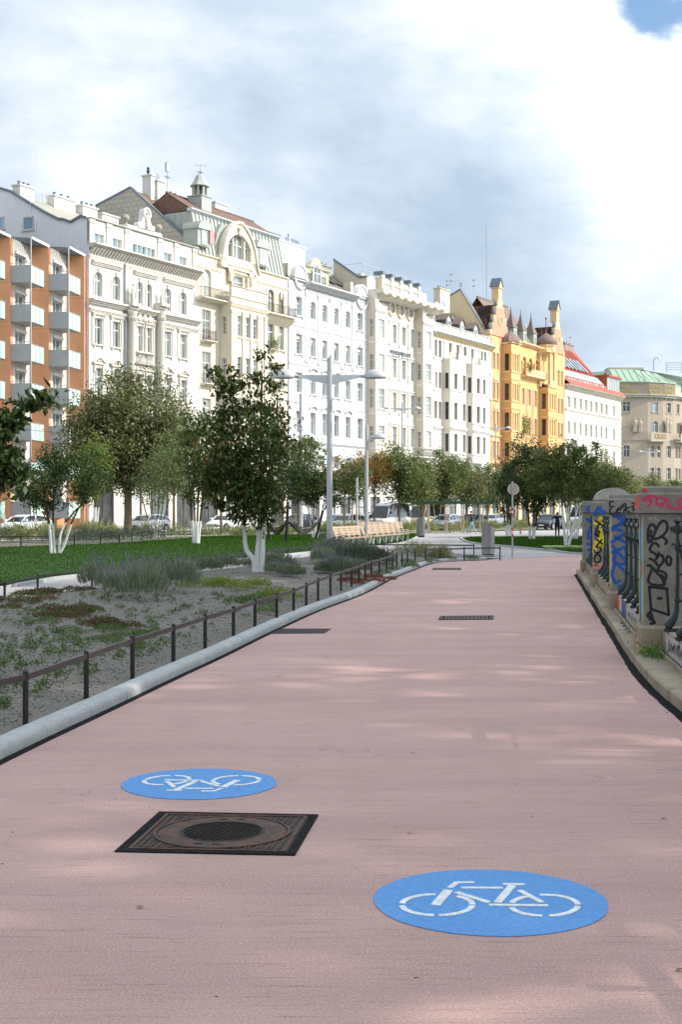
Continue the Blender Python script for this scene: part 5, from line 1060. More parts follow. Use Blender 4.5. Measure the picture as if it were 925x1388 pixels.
drift('green', [at(520, 777, .15), at(540, 768, .15), at(560, 761, .15), at(600, 757, .1), at(650, 755.5, .1)], 13, .25, .7, 'small green perennial in the narrow tip of the bed', 'green perennials in the tip of the bed', seed=9, hz=.8)
drift('drygrass', [at(552, 757, .1), at(575, 757, .1), at(592, 756, .1)], 9, .3, .85, 'feathery green grass tuft at the tip of the bed', 'feathery tufts at the tip of the bed', seed=10)
r = random.Random(77); n_ = 0
while n_ < 230:
    px, py = r.uniform(-10, 430), r.uniform(800, 990); x, y = at(px, py, .2); k_, b_ = side_of(x, y)
    if k_ < .5 or b_ < .4 or y < 8.8: continue
    plant('seedling', x, y, r.uniform(.6, 1.25), 'tiny dark green seedling in the grey gravel', 'seedlings dotted over the gravel bed'); n_ += 1
# shrubs behind the lawn and dry grass along the street
drift('rosemary', [(-24, 66), (-19, 66), (-15, 67), (-12.6, 72), (-11.2, 80)], 30, 1.1, 2.4, 'dark low shrub in the gravel bed behind the lawn', 'dark shrubs behind the large lawn', z=.08, seed=20)
drift('drygrass', [(-24, 69), (-18, 70), (-14.5, 76), (-12, 86)], 26, 1.3, 1.9, 'dry grass tuft in the bed behind the lawn', 'dry grass tufts behind the large lawn', z=.08, seed=21)
drift('lime', [(-23, 67), (-20.5, 66.5), (-18, 68)], 8, .6, 2.2, 'yellow-green shrub beside the white car', 'yellow-green shrubs beside the white car', z=.08, seed=22)
drift('drygrass', [RW(-22, 27.5), RW(4, 27.5), RW(30, 27.5), RW(60, 27.5)], 90, .9, 1.7, 'dry grass tuft on the verge along the street', 'dry grass tufts along the street verge', z=.02, seed=23)
# pebbles on the gravel bed, lawn blades
def pebbles():
    rs = np.random.RandomState(5); V = []; F = []; base = np.array([(1, 0, 0), (0, 1, 0), (-1, 0, 0), (0, -1, 0), (0, 0, .8), (0, 0, -.6)], float); tri = [(0, 1, 4), (1, 2, 4), (2, 3, 4), (3, 0, 4), (1, 0, 5), (2, 1, 5), (3, 2, 5), (0, 3, 5)]
    vv = []; ff = []; n = 0
    while n < 9000:
        py = 694 + 70 + rs.rand() ** 1.3 * 290; px = rs.uniform(-40, 620); x, y = G(px, py, .2)
        if y < 8 or y > 46: continue
        k_, b_ = side_of(x, y)
        if k_ < .3 or b_ < .1: continue
        s_ = rs.uniform(.004, .011) * (1 + y / 30); q = base * (s_ * rs.uniform(.7, 1.4), s_ * rs.uniform(.7, 1.3), s_ * .8); a = rs.rand() * 3; c, s = math.cos(a), math.sin(a); q = np.stack([q[:, 0] * c - q[:, 1] * s, q[:, 0] * s + q[:, 1] * c, q[:, 2]], 1) + (x, y, bed_z(x, y) + s_ * .2)
        vv.append(q); ff.append(np.array(tri) + 6 * n); n += 1
    mats = [pm('pebble_%d' % i, c, rough=.95) for i, c in enumerate([(.25, .22, .19), (.18, .16, .14), (.33, .30, .27), (.11, .10, .085)])]
    me = np_mesh('gravel', np.concatenate(vv), np.concatenate(ff), mats, np.repeat(rs.randint(0, 4, n), 8)); place('gravel', me, None, kind='stuff', label='loose grey pebbles strewn over the planting bed', cat='gravel')
pebbles()
def inside(P, X, Y):
    c = np.zeros(len(X), bool); j = len(P) - 1
    for i in range(len(P)):
        (xi, yi), (xj, yj) = P[i], P[j]; k = ((yi > Y) != (yj > Y)) & (X < (xj - xi) * (Y - yi) / ((yj - yi) or 1e-9) + xi); c ^= k; j = i
    return c
def grass(P, name, lab, n, ymin, ymax, xlo, xhi, seed):
    rs = np.random.RandomState(seed); Y = ymin + (ymax - ymin) * rs.rand(n) ** 1.5; X = rs.uniform(xlo, xhi, n); k = inside(P, X, Y) & (np.abs(X) < .27 * Y + 1); X, Y = X[k], Y[k]; n = len(X)
    h = rs.uniform(.025, .05, n) * (1 + Y / 120); w_ = .004 * (1 + Y / 30); a = rs.rand(n) * 6.283; lx, ly = rs.normal(size=n) * .02, rs.normal(size=n) * .02; V = np.empty((n, 3, 3)); z = .05
    V[:, 0] = np.stack([X - w_ * np.cos(a), Y - w_ * np.sin(a), np.full(n, z)], 1); V[:, 1] = np.stack([X + w_ * np.cos(a), Y + w_ * np.sin(a), np.full(n, z)], 1); V[:, 2] = np.stack([X + lx, Y + ly, z + h], 1)
    m_ = [pm('blade_%d' % i, c, rough=.8, trans=.3, spec=.08) for i, c in enumerate([(.026, .078, .002), (.036, .098, .003), (.018, .060, .002), (.048, .115, .004)])]
    me = np_mesh(name, V.reshape(-1, 3), np.arange(n * 3).reshape(n, 3), m_, rs.randint(0, 4, n)); place(name, me, None, kind='stuff', label=lab, cat='grass')
grass([tuple(p) for p in L1], 'grass', 'short green grass blades of the large lawn', 260000, 28, 100, -24, 6, 1)
grass([tuple(p) for p in L2], 'grass', 'short green grass blades of the small lawn', 90000, 53, 90, 5, 22, 2)
# ================================================================ house kit
M_frame = pm('window_white', (.74, .74, .72), rough=.5); M_frbr = pm('window_brown', (.16, .09, .06), rough=.5); M_frdk = pm('window_dark', (.05, .05, .05), rough=.5)
def pane_mat(name, c, c2, rough=.12):
    m = pm(name, c, c2, scale=1.3, rough=rough, spec=.5, varc=.6, stretch=(1, 1, .5)); return m
M_pane = pane_mat('pane', (.10, .12, .115), (.26, .29, .28)); M_paned = pane_mat('pane_dark', (.03, .03, .03), (.10, .095, .09)); M_panel = pane_mat('pane_curtain', (.40, .42, .38), (.22, .25, .23)); M_paneb = pane_mat('pane_sky', (.10, .24, .38), (.22, .32, .36))
M_zinc = pm('zinc', (.17, .20, .225), (.13, .155, .18), scale=3, rough=.5, metal=.3); M_blind = pm('blind', (.62, .50, .42), (.55, .46, .40), scale=4, rough=.8)
M_ironr = pm('balcony_iron', (.06, .055, .055), rough=.6)
WM = {}
def arc_pts(w, h, rise, n=8):
    """outline of an opening: bottom left, up, over the arch, down; rise = height of the arch above its springing"""
    if rise <= 0: return [(-w / 2, 0), (-w / 2, h), (w / 2, h), (w / 2, 0)]
    return [(-w / 2, 0)] + [(-w / 2 * math.cos(math.pi * k / n), h - rise + rise * math.sin(math.pi * k / n)) for k in range(n + 1)] + [(w / 2, 0)]
def win_mesh(w, h, rise, bars, fm, pmat, dep, blind):
    key = (round(w, 2), round(h, 2), round(rise, 2), bars, fm.name, pmat.name, dep, blind)
    if key in WM: return WM[key]
    F = lambda a, b, d: (a, d, b); mb = MB(); o = arc_pts(w, h, rise); f_ = .07; i_ = [(a * (1 - 2 * f_ / w), f_ + (b - 0) * (h - 2 * f_) / h) for a, b in o]
    n = len(o)
    for k in range(n):
        j = (k + 1) % n; mb.hexa([(*[o[k][0], dep - .06], o[k][1]), (o[j][0], dep - .06, o[j][1]), (i_[j][0], dep - .06, i_[j][1]), (i_[k][0], dep - .06, i_[k][1]), (o[k][0], dep + .02, o[k][1]), (o[j][0], dep + .02, o[j][1]), (i_[j][0], dep + .02, i_[j][1]), (i_[k][0], dep + .02, i_[k][1])])
    tr = h * .66
    if bars >= 1: mb.box(-.035, .035, dep - .05, dep + .02, f_, h - f_ - (.02 if rise else 0))
    if bars >= 2: mb.box(-w / 2 + f_, w / 2 - f_, dep - .055, dep + .02, tr - .04, tr + .04)
    if bars >= 3:
        for z in (h * .22, h * .44): mb.box(-w / 2 + f_, w / 2 - f_, dep - .03, dep + .02, z - .012, z + .012)
    if bars >= 4:
        for x in (-w * .25, w * .25): mb.box(x - .012, x + .012, dep - .03, dep + .02, f_, h - f_ - rise * .3)
    fr = mb.mesh('window', fm); mb = MB(); mb.prism([(a * .99, b * .995 + .002) for a, b in o], F, dep, dep + .02); pn = mb.mesh('pane', pmat)
    bl = None
    if blind: mb = MB(); mb.box(-w / 2 + .03, w / 2 - .03, dep - .12, dep - .07, h * (1 - blind), h - .01); bl = mb.mesh('blind', M_blind)
    WM[key] = (fr, pn, bl); return WM[key]
SM = {}
def surround_mesh(w, h, rise, style, mat):
    key = (round(w, 2), round(h, 2), round(rise, 2), style, mat.name)
    if key in SM: return SM[key]
    mb = MB(); b = .14; p = -.07; F = lambda a, c, d: (a, d, c)
    def band(o, i, d0, d1):
        for k in range(len(o) - 1): mb.hexa([(o[k][0], d0, o[k][1]), (o[k + 1][0], d0, o[k + 1][1]), (i[k + 1][0], d0, i[k + 1][1]), (i[k][0], d0, i[k][1]), (o[k][0], d1, o[k][1]), (o[k + 1][0], d1, o[k + 1][1]), (i[k + 1][0], d1, i[k + 1][1]), (i[k][0], d1, i[k][1])])
    if style != 'none':
        i_ = arc_pts(w, h, rise); o_ = arc_pts(w + 2 * b, h + b, rise + b * .5 if rise else 0)
        band(o_, i_, p, .01)
    if 'sill' in style: mb.box(-w / 2 - .22, w / 2 + .22, -.16, .04, -.12, 0); mb.box(-w / 2 - .17, -w / 2 - .03, -.13, .02, -.34, -.12); mb.box(w / 2 + .03, w / 2 + .17, -.13, .02, -.34, -.12)
    if 'hood' in style: mb.box(-w / 2 - .24, w / 2 + .24, -.20, .0, h + .30, h + .40); mb.box(-w / 2 - .2, w / 2 + .2, -.12, .0, h + .22, h + .30); mb.box(-w / 2 - .19, -w / 2 - .05, -.14, 0, h - .1, h + .22); mb.box(w / 2 + .05, w / 2 + .19, -.14, 0, h - .1, h + .22)
    if 'key' in style: mb.hexa([(-.08, -.14, h - .05), (.08, -.14, h - .05), (.08, 0, h - .05), (-.08, 0, h - .05), (-.14, -.16, h + .3), (.14, -.16, h + .3), (.14, 0, h + .3), (-.14, 0, h + .3)])
    if 'ped' in style:
        z = h + .32; mb.box(-w / 2 - .3, w / 2 + .3, -.24, 0, z, z + .1); mb.box(-w / 2 - .2, w / 2 + .2, -.1, 0, h + .13, z)
        mb.prism([(-w / 2 - .3, z + .1), (w / 2 + .3, z + .1), (.12, z + .58), (-.12, z + .58)], F, -.12, 0)
        for s in (-1, 1):
            mb.hexa([(s * (w / 2 + .34), -.26, z + .1), (s * .1, -.26, z + .56), (s * .1, 0, z + .56), (s * (w / 2 + .34), 0, z + .1), (s * (w / 2 + .34), -.26, z + .2), (s * .1, -.26, z + .66), (s * .1, 0, z + .66), (s * (w / 2 + .34), 0, z + .2)])
            mb.lathe([(.02, 0), (.08, .05), (.1, .12), (.07, .2), (.02, .24)], (s * w * .22, -.15, z + .2), 8); mb.box(s * (w / 2 + .08) - .09, s * (w / 2 + .08) + .09, -.16, 0, h - .35, h + .2)
        mb.lathe([(.03, 0), (.14, .08), (.13, .2), (.05, .3), (.02, .4)], (0, -.15, z + .42), 8); mb.lathe([(.02, 0), (.07, .04), (.05, .12)], (0, -.14, z + .2), 8)
    if 'seg' in style:
        r0, z = w / 2 + .28, h + .42
        a_ = [(-r0 * math.cos(math.pi * k / 8), z + .38 * math.sin(math.pi * k / 8)) for k in range(9)]; b_ = [(x * .88, y - .14) for x, y in a_]; band(a_, b_, -.26, 0); mb.box(-w / 2 - .1, w / 2 + .1, -.06, 0, h + .14, z); mb.lathe([(.03, 0), (.13, .07), (.1, .2), (.03, .26)], (0, -.1, z + .02), 8)
    if 'apron' in style: mb.box(-w / 2 - .02, w / 2 + .02, -.05, 0, -.85, -.35); mb.lathe([(.02, 0), (.11, .08), (.02, .16)], (0, -.07, -.7), 8)
    if 'rail' in style:
        mb.box(-w / 2 - .15, w / 2 + .15, -.35, 0, -.12, 0)
    SM[key] = mb.mesh('surround', mat) if mb.v else None; return SM[key]
class House:
    def __init__(s, name, label, px, mats, z0=.12, n=0.0):
        s.t0 = FP(px, 600, n)[0]; s.n0 = n; s.root = root(name, label, 'house', (*RW(s.t0, n), 0), ROWROT); s.M = mats; s.z0 = z0
    def T(s, px, n=0.0): return FP(px, 600, n + s.n0)[0] - s.t0
    def Z(s, px, py, n=0.0): return FP(px, py, n + s.n0)[1]
    def part(s, mb, name, mat, parent=None, **k): return mb.build(name, mat, parent or s.root, **k)
    def wall(s, a0, a1, z0, z1, n, holes, mat, name='wall', face='f', dep=.26, extra=None, build=True):
        """a pierced wall. face f: along the row at n metres proud. face l: cross wall at x=n looking back down the row, a = metres proud"""
        if face == 'f': P = lambda a, z, d: (a, -n + d, z)
        else: P = lambda a, z, d: (n + d, -a, z)
        mb = extra or MB(); hs = [h for h in holes if h[0] > a0 - 1e-6 and h[1] < a1 + 1e-6]
        xs = sorted(set([a0, a1] + [v for h in hs for v in h[:2]])); zs = sorted(set([z0, z1] + [v for h in hs for v in h[2:4]]))
        for i in range(len(xs) - 1):
            run = None
            for j in range(len(zs) - 1):
                cx, cz = (xs[i] + xs[i + 1]) / 2, (zs[j] + zs[j + 1]) / 2
                if any(h[0] < cx < h[1] and h[2] < cz < h[3] for h in hs): continue
                mb.q(P(xs[i], zs[j], 0), P(xs[i + 1], zs[j], 0), P(xs[i + 1], zs[j + 1], 0), P(xs[i], zs[j + 1], 0))
        for h in hs:
            a, b, c, d_, rise = h; o = [((a + b) / 2 + x, c + z) for x, z in arc_pts(b - a, d_ - c, rise)]
            for k in range(len(o)):
                p, q = o[k], o[(k + 1) % len(o)]; mb.q(P(p[0], p[1], 0), P(q[0], q[1], 0), P(q[0], q[1], dep + .05), P(p[0], p[1], dep + .05))
            if rise > 0:
                half = len(o) // 2; L_ = [q for q in o[1:-1] if q[0] <= (a + b) / 2 + 1e-6]; R_ = [q for q in o[1:-1] if q[0] >= (a + b) / 2 - 1e-6]
                for k in range(len(L_) - 1): mb.q(P(a, d_, 0), P(*L_[k], 0), P(*L_[k + 1], 0))
                for k in range(len(R_) - 1): mb.q(P(b, d_, 0), P(*R_[k], 0), P(*R_[k + 1], 0))
        if build: return mb.build(name, mat, s.root)
        return mb
    def win(s, x, z, w, h, n=0.0, rise=0, bars=2, style='plain', fm=None, pmat=None, face='f', dep=.2, blind=0, smat=None, rail=False):
        fr, pn, bl = win_mesh(w, h, rise, bars, fm or M_frame, pmat or M_pane, dep, blind)
        loc, rot = ((x, -n, z), 0) if face == 'f' else ((n, -x, z), -math.pi / 2)
        o = place('window', fr, s.root, loc, rot); place('pane', pn, o)
        if bl: place('blind', bl, o)
        if style != 'none':
            sm = surround_mesh(w, h, rise, style, smat or s.M['trim'])
            if sm: place('surround', sm, o)
        return o
    def band(s, a0, a1, z0, z1, n0, n1, mat=None, name='cornice', prof=None):
        """horizontal moulding from n0 to n1 proud; stepped profile"""
        mb = MB(); h = z1 - z0; d = n1 - n0
        for f0, f1, g in (prof or ((0, .3, .45), (.3, .62, .7), (.62, 1, 1.0))): mb.box(a0, a1, -(n0 + d * g), -n0, z0 + h * f0, z0 + h * f1)
        return mb.build(name, mat or s.M['trim'], s.root)
    def modillions(s, a0, a1, z0, z1, n0, n1, step, mat=None):
        mb = MB(); k = int((a1 - a0) / step)
        for i in range(k + 1): x = a0 + (a1 - a0) * (i + .5) / (k + 1); mb.hexa([(x - .09, -n0, z0), (x + .09, -n0, z0), (x + .09, -n0 + .01, z0), (x - .09, -n0 + .01, z0), (x - .11, -n1, z1), (x + .11, -n1, z1), (x + .11, -n0, z1), (x - .11, -n0, z1)])
        return mb.build('brackets', mat or s.M['trim'], s.root)
    def pil(s, x, w, z0, z1, n=0.0, d=.14, mat=None, name='pilaster'):
        mb = MB(); mb.box(x - w / 2, x + w / 2, -(n + d), -n, z0, z1); mb.box(x - w / 2 - .06, x + w / 2 + .06, -(n + d + .06), -n, z1 - .35, z1 - .02); mb.box(x - w / 2 - .05, x + w / 2 + .05, -(n + d + .05), -n, z0, z0 + .3)
        return mb.build(name, mat or s.M['trim'], s.root)
    def quoins(s, x, z0, z1, n=0.0, w=.7, mat=None, left=True):
        mb = MB(); z = z0; k = 0
        while z < z1 - .3: ww = w if k % 2 else w * .65; mb.box(x if left else x - ww, x + ww if left else x, -(n + .05), -n, z + .02, z + .40); z += .44; k += 1
        return mb.build('quoins', mat or s.M['trim'], s.root)
    def body(s, a1, z1, depth, mat, roofmat=None, a0=0.0, dz=.02):
        """side, back and top walls behind the front (the front itself is pierced and separate)"""
        mb = MB(); mb.box(a0 + .02, a1 - .02, .45, depth, 0, z1 - dz); mb.q((a0, 0, 0), (a0, .5, 0), (a0, .5, z1), (a0, 0, z1)); mb.q((a1, 0, 0), (a1, .5, 0), (a1, .5, z1), (a1, 0, z1)); mb.q((a0, 0, z1), (a1, 0, z1), (a1, .5, z1), (a0, .5, z1))
        return mb.build('house_body', mat, s.root)
    def gable(s, x, poly, mat, th=.3, coping=None, name='gable_wall', cw=.22, cn=.12):
        """cross wall at x: poly [(metres behind the front, z)]; coping indices run along its top"""
        mb = MB(); mb.prism(poly, lambda m, z, d: (x + d, m, z), 0, th); o = mb.build(name, mat, s.root)
        if coping:
            mb = MB()
            for (m0, z0), (m1, z1) in zip(coping[:-1], coping[1:]): mb.hexa([(x - cn, m0, z0), (x + th + cn, m0, z0), (x + th + cn, m1, z1), (x - cn, m1, z1), (x - cn, m0, z0 + cw), (x + th + cn, m0, z0 + cw), (x + th + cn, m1, z1 + cw), (x - cn, m1, z1 + cw)])
            mb.build('coping', M_zinc, s.root)
        return o
    def roof(s, a0, a1, prof, mat, name='roof', th=.12):
        """sloping sheets along the row following prof [(metres behind the front, z)]"""
        mb = MB()
        for (m0, z0), (m1, z1) in zip(prof[:-1], prof[1:]): mb.hexa([(a0, m0, z0 - th), (a1, m0, z0 - th), (a1, m1, z1 - th), (a0, m1, z1 - th), (a0, m0, z0), (a1, m0, z0), (a1, m1, z1), (a0, m1, z1)])
        return mb.build(name, mat, s.root)
    def railing(s, a0, a1, z, n, h=.95, step=.14, ret=0.0, name='railing', mat=None):
        mb = MB(); k = max(2, int((a1 - a0) / step))
        mb.box(a0, a1, -n - .02, -n + .02, z + h - .04, z + h); mb.box(a0, a1, -n - .015, -n + .015, z + .08, z + .11)
        for i in range(k + 1): x = a0 + (a1 - a0) * i / k; mb.box(x - .012, x + .012, -n - .012, -n + .012, z, z + h - .04)
        if ret:
            for x in (a0, a1):
                mb.box(x - .02, x + .02, -n, -n + ret, z + h - .04, z + h)
                for i in range(1, int(ret / step)): y = -n + ret * i / int(ret / step); mb.box(x - .012, x + .012, y - .012, y + .012, z, z + h - .04)
        return mb.build(name, mat or M_ironr, s.root)
    def chimney(s, a0, a1, m0, m1, z0, z1, mat, cap=True, pots=3):
        mb = MB(); mb.box(a0, a1, m0, m1, z0, z1); o = mb.build('chimney', mat, s.root)
        mb = MB(); mb.box(a0 - .12, a1 + .12, m0 - .12, m1 + .12, z1, z1 + .14)
        if cap: mb.build('chimney_cap', mat, o)
        for k in range(pots): x = a0 + (a1 - a0) * (k + .5) / pots; mb = MB(); mb.lathe([(.12, 0), (.12, .3), (.15, .31), (.15, .36)], (x, (m0 + m1) / 2, z1 + .14), 8); mb.build('chimney_pot', M_zinc, o)
        return o
    def rect_wins(s, cols, rows, n=0.0, face='f', **k):
        """cols [(centre, width)], rows [(z0, z1, kwargs)] -> hole list, and places the windows"""
        hs = []
        for z0, z1, kw in rows:
            for ci, (x, w) in enumerate(cols):
                q = dict(k); q.update(kw); skip = q.pop('skip', ()); only = q.pop('only', None)
                if ci in skip or (only is not None and ci not in only): continue
                s.win(x, z0, w, z1 - z0, n=n, face=face, **q); hs.append((x - w / 2, x + w / 2, z0, z1, q.get('rise', 0)))
        return hs
    def shops(s, a0, a1, z1, wallmat, n=0.0, bay=3.6, z0=.12):
        """ground floor: shop fronts with piers and a fascia"""
        k = max(1, int((a1 - a0) / bay)); hs = []
        for i in range(k):
            c = a0 + (a1 - a0) * (i + .5) / k; w = (a1 - a0) / k * .68; h = (z1 - z0) * .74; s.win(c, z0 + .02, w, h, n=n, bars=2, style='none', fm=M_frdk, pmat=M_panel if i % 3 else M_paned, dep=.2); hs.append((c - w / 2, c + w / 2, z0 + .02, z0 + .02 + h, 0))
        s.wall(a0, a1, z0 - .1, z1, n, hs, wallmat, name='ground_floor_wall')
def antenna(house, x, m, z, h, arms, name='antenna', r=.035):
    mb = MB(); mb.tube([(x, m, z), (x, m, z + h)], r, 5)
    for f_, L_, a in arms:
        zz = z + h * f_; c, s_ = math.cos(a), math.sin(a); mb.tube([(x - c * L_, m - s_ * L_, zz), (x + c * L_, m + s_ * L_, zz)], r * .7, 4)
        for k in range(-3, 4): mb.tube([(x + c * L_ * k / 3 - s_ * .22, m + s_ * L_ * k / 3 + c * .22, zz), (x + c * L_ * k / 3 + s_ * .22, m + s_ * L_ * k / 3 - c * .22, zz)], r * .5, 3)
    return mb.build(name, M_galv, house.root)
def statue(house, x, n, z, h, mat):
    mb = MB(); s_ = h / 2.0
    mb.lathe([(.26, 0), (.30, .1), (.26, .6), (.22, .95), (.24, 1.2), (.27, 1.42), (.22, 1.52), (.08, 1.58), (.08, 1.64)], (0, 0, 0), 10, s_, s_ * .8)
    mb.v = [(v[0], v[1], v[2] * s_) for v in mb.v]
    mb.lathe([(.03, -.16), (.11, -.1), (.14, 0), (.12, .1), (.04, .16)], (.03 * s_, -.03, 1.78 * s_), 10, s_, s_); mb.tube([(.24 * s_, 0, 1.45 * s_), (.36 * s_, -.1, 1.15 * s_), (.16 * s_, -.26 * s_, 1.05 * s_)], [.08 * s_, .07 * s_, .05 * s_], 6); mb.tube([(-.24 * s_, 0, 1.45 * s_), (-.38 * s_, -.05, 1.2 * s_), (-.30 * s_, -.12, .85 * s_)], [.08 * s_, .07 * s_, .05 * s_], 6)
    for k in range(5): a = k * 1.25; mb.tube([(.22 * s_ * math.cos(a), .2 * s_ * math.sin(a), 1.0 * s_), (.3 * s_ * math.cos(a + .3), .26 * s_ * math.sin(a + .3), .05 * s_)], .05 * s_, 5)
    return mb.build('statue', mat, house.root, (x, -n, z), smooth=True)
def rust(house, a0, a1, z0, z1, n, mat, step=.45, name='rustication', holes=()):
    """banded rustication: long stones standing 3 cm proud, cut round the openings"""
    mb = MB(); z = z0
    while z < z1 - .1:
        zt = min(z + step, z1); cut = sorted([(h[0] - .02, h[1] + .02) for h in holes if h[2] < zt and h[3] > z]); x = a0
        for c0, c1 in cut + [(a1, a1)]:
            if c0 - x > .08: mb.box(x + .015, c0 - .0, -(n + .035), -n, z + .025, zt - .02)
            x = max(x, c1)
        z = zt
    if mb.v: mb.build(name, mat, house.root)
# ================================================================ orange flats with balconies (saw-tooth plan)
M_orange = plaster('orange_render', (.74, .37, .205), .08); M_offw = plaster('offwhite_render', (.70, .68, .62), .05)
M_bal = pm('balcony_grey', (.40, .405, .405), (.36, .365, .37), scale=2, rough=.7); M_gl = pm('balcony_glass', (.50, .60, .52), (.43, .55, .47), scale=1.2, rough=.25, spec=.6); M_soffit = pm('soffit', (.50, .49, .46), rough=.9)
def flats():
    F2 = Vector((-22.12, 117.7)); pit = Vector((TX, TY)) * 4.55
    t = root('apartment_house', 'orange block of flats with grey and glass balconies at the left edge', 'house', (F2.x, F2.y, 0), 0); ztop = EYE + (694 - 336) * 114.1 / FPX; fl = 51.3 * 114 / FPX; zb = [EYE + (694 - 371) * 113.5 / FPX - fl * k for k in range(7)]
    PT = 1.37
    for u in range(4):
        o = pit * (-u - 1); F = (o.x, o.y); Bp = (pit * -u).x - 1.55, (pit * -u).y + .05; d = Vector((Bp[0] - F[0], Bp[1] - F[1])); L_ = d.length; a = math.atan2(d.y, d.x); un = d.normalized(); no = Vector((un.y, -un.x))
        H = ztop + u * .0
        # orange cross wall facing the camera
        E = ((pit * -u).x, (pit * -u).y)
        # vertical panels, floor by floor with a seam
        zz = 0
        for k in range(7):
            z1_ = zb[6 - k] + .0 if k < 7 else H; z1_ = [zb[6 - q] - PT for q in range(7)][k] if k else zb[6] - PT
        lv = [0] + [zb[6 - q] - PT for q in range(7) if zb[6 - q] - PT > 1] + [H]
        for k in range(len(lv) - 1):
            mb = MB(); mb.hexa([(Bp[0], Bp[1], lv[k] + .02), (E[0], E[1] - .05, lv[k] + .02), (E[0], E[1] + .35, lv[k] + .02), (Bp[0], Bp[1] + .4, lv[k] + .02), (Bp[0], Bp[1], lv[k + 1]), (E[0], E[1] - .05, lv[k + 1]), (E[0], E[1] + .35, lv[k + 1]), (Bp[0], Bp[1] + .4, lv[k + 1])]); mb.build('wall_panel', M_orange, t)
        # front end of the tooth (orange pier) and the off-white window wall
        def W(s_, n_, z): p = Vector(F) + un * s_ + no * n_; return (p.x, p.y, z)
        mb = MB(); mb.hexa([W(-.02, .0, 0), W(.45, .0, 0), W(.45, -1.1, 0), W(-.02, -1.1, 0), W(-.02, .0, H), W(.45, .0, H), W(.45, -1.1, H), W(-.02, -1.1, H)]); mb.build('pier', M_orange, t)
        for k in range(7):
            zt = zb[k] - PT + .16; zc = zt + fl - .3; lo = zt; hi = zt + fl if k else H
            # window wall with one door-window
            s0, s1 = .95, 3.0; zs, zh = lo + .06, lo + 2.35
            mb = MB()
            for (sa, sb, za, zb_) in ((.45, s0, lo, hi), (s1, L_, lo, hi), (s0, s1, zh, hi), (s0, s1, lo, zs)):
                mb.q(W(sa, -.02, za), W(sb, -.02, za), W(sb, -.02, zb_), W(sa, -.02, zb_))
            for q in ((s0, zs, s0, zh), (s1, zs, s1, zh), (s0, zh, s1, zh)): mb.q(W(q[0], -.02, q[1]), W(q[0], -.27, q[1]), W(q[2], -.27, q[3]), W(q[2], -.02, q[3]))
            mb.build('window_wall', M_offw, t)
            mb = MB()
            for (sa, sb, za, zb_) in ((s0, s0 + .08, zs, zh), (s1 - .08, s1, zs, zh), (s0 + 1.0, s0 + 1.1, zs, zh), (s0, s1, zh - .08, zh), (s0, s1, zs, zs + .08)): mb.hexa([W(sa, -.2, za), W(sb, -.2, za), W(sb, -.26, za), W(sa, -.26, za), W(sa, -.2, zb_), W(sb, -.2, zb_), W(sb, -.26, zb_), W(sa, -.26, zb_)])
            w_ = mb.build('window', M_frame, t); mb = MB(); mb.hexa([W(s0, -.25, zs), W(s1, -.25, zs), W(s1, -.28, zs), W(s0, -.28, zs), W(s0, -.25, zh), W(s1, -.25, zh), W(s1, -.28, zh), W(s0, -.28, zh)]); mb.build('pane', M_pane, w_)
            mb = MB(); mb.hexa([W(s0 - .05, .12, zh), W(s1 + .05, .12, zh), W(s1 + .05, -.02, zh), W(s0 - .05, -.02, zh), W(s0 - .05, .12, zh + .25), W(s1 + .05, .12, zh + .25), W(s1 + .05, -.02, zh + .25), W(s0 - .05, -.02, zh + .25)]); mb.build('shutter_box', M_frame, w_)
            # balcony
            za = zb[k] - PT; Bd, Bl = 1.72, 3.25
            mb = MB(); mb.hexa([W(.06, .0, za), W(Bl, .0, za), W(Bl, Bd - .25, za + .06), W(.06, Bd, za + .06), W(.06, 0, za + .16), W(Bl, 0, za + .16), W(Bl, Bd - .25, za + .16), W(.06, Bd, za + .16)]); b_ = mb.build('balcony', M_soffit, t)
            mb = MB(); mb.hexa([W(0, .02, za), W(.05, .02, za), W(.05, Bd, za), W(0, Bd, za), W(0, .02, zb[k]), W(.05, .02, zb[k]), W(.05, Bd, zb[k]), W(0, Bd, zb[k])]); mb.build('side_panel', M_bal, b_)
            for q in range(3):
                sa, sb = .05 + (Bl - .5) * q / 3 + .015, .05 + (Bl - .5) * (q + 1) / 3 - .015; mb = MB(); mb.hexa([W(sa, Bd, za), W(sb, Bd - .02, za), W(sb, Bd - .05, za), W(sa, Bd - .03, za), W(sa, Bd, zb[k] - .04), W(sb, Bd - .02, zb[k] - .04), W(sb, Bd - .05, zb[k] - .04), W(sa, Bd - .03, zb[k] - .04)]); mb.build('glass_panel', M_gl, b_)
            mb = MB(); mb.hexa([W(Bl - .42, Bd, za), W(Bl, Bd - .5, za), W(Bl - .03, Bd - .53, za), W(Bl - .45, Bd - .03, za), W(Bl - .42, Bd, zb[k] - .04), W(Bl, Bd - .5, zb[k] - .04), W(Bl - .03, Bd - .53, zb[k] - .04), W(Bl - .45, Bd - .03, zb[k] - .04)]); mb.build('end_panel', M_zinc, b_)
            mb = MB(); mb.tube([W(.02, .02, zb[k] + .16), W(.02, Bd, zb[k] + .16)], .025, 5); mb.tube([W(.02, .1, zb[k]), W(.02, .1, zb[k] + .16)], .02, 4); mb.tube([W(0, Bd, zb[k]), W(Bl - .44, Bd, zb[k])], .03, 5); mb.build('handrail', M_galv, b_)
        p = W(.0, 1.72, 0); mb = MB(); mb.tube([(p[0], p[1], 2), (p[0], p[1], zb[0] + 2.2)], .055, 8); mb.build('balcony_post', M_galv, t)
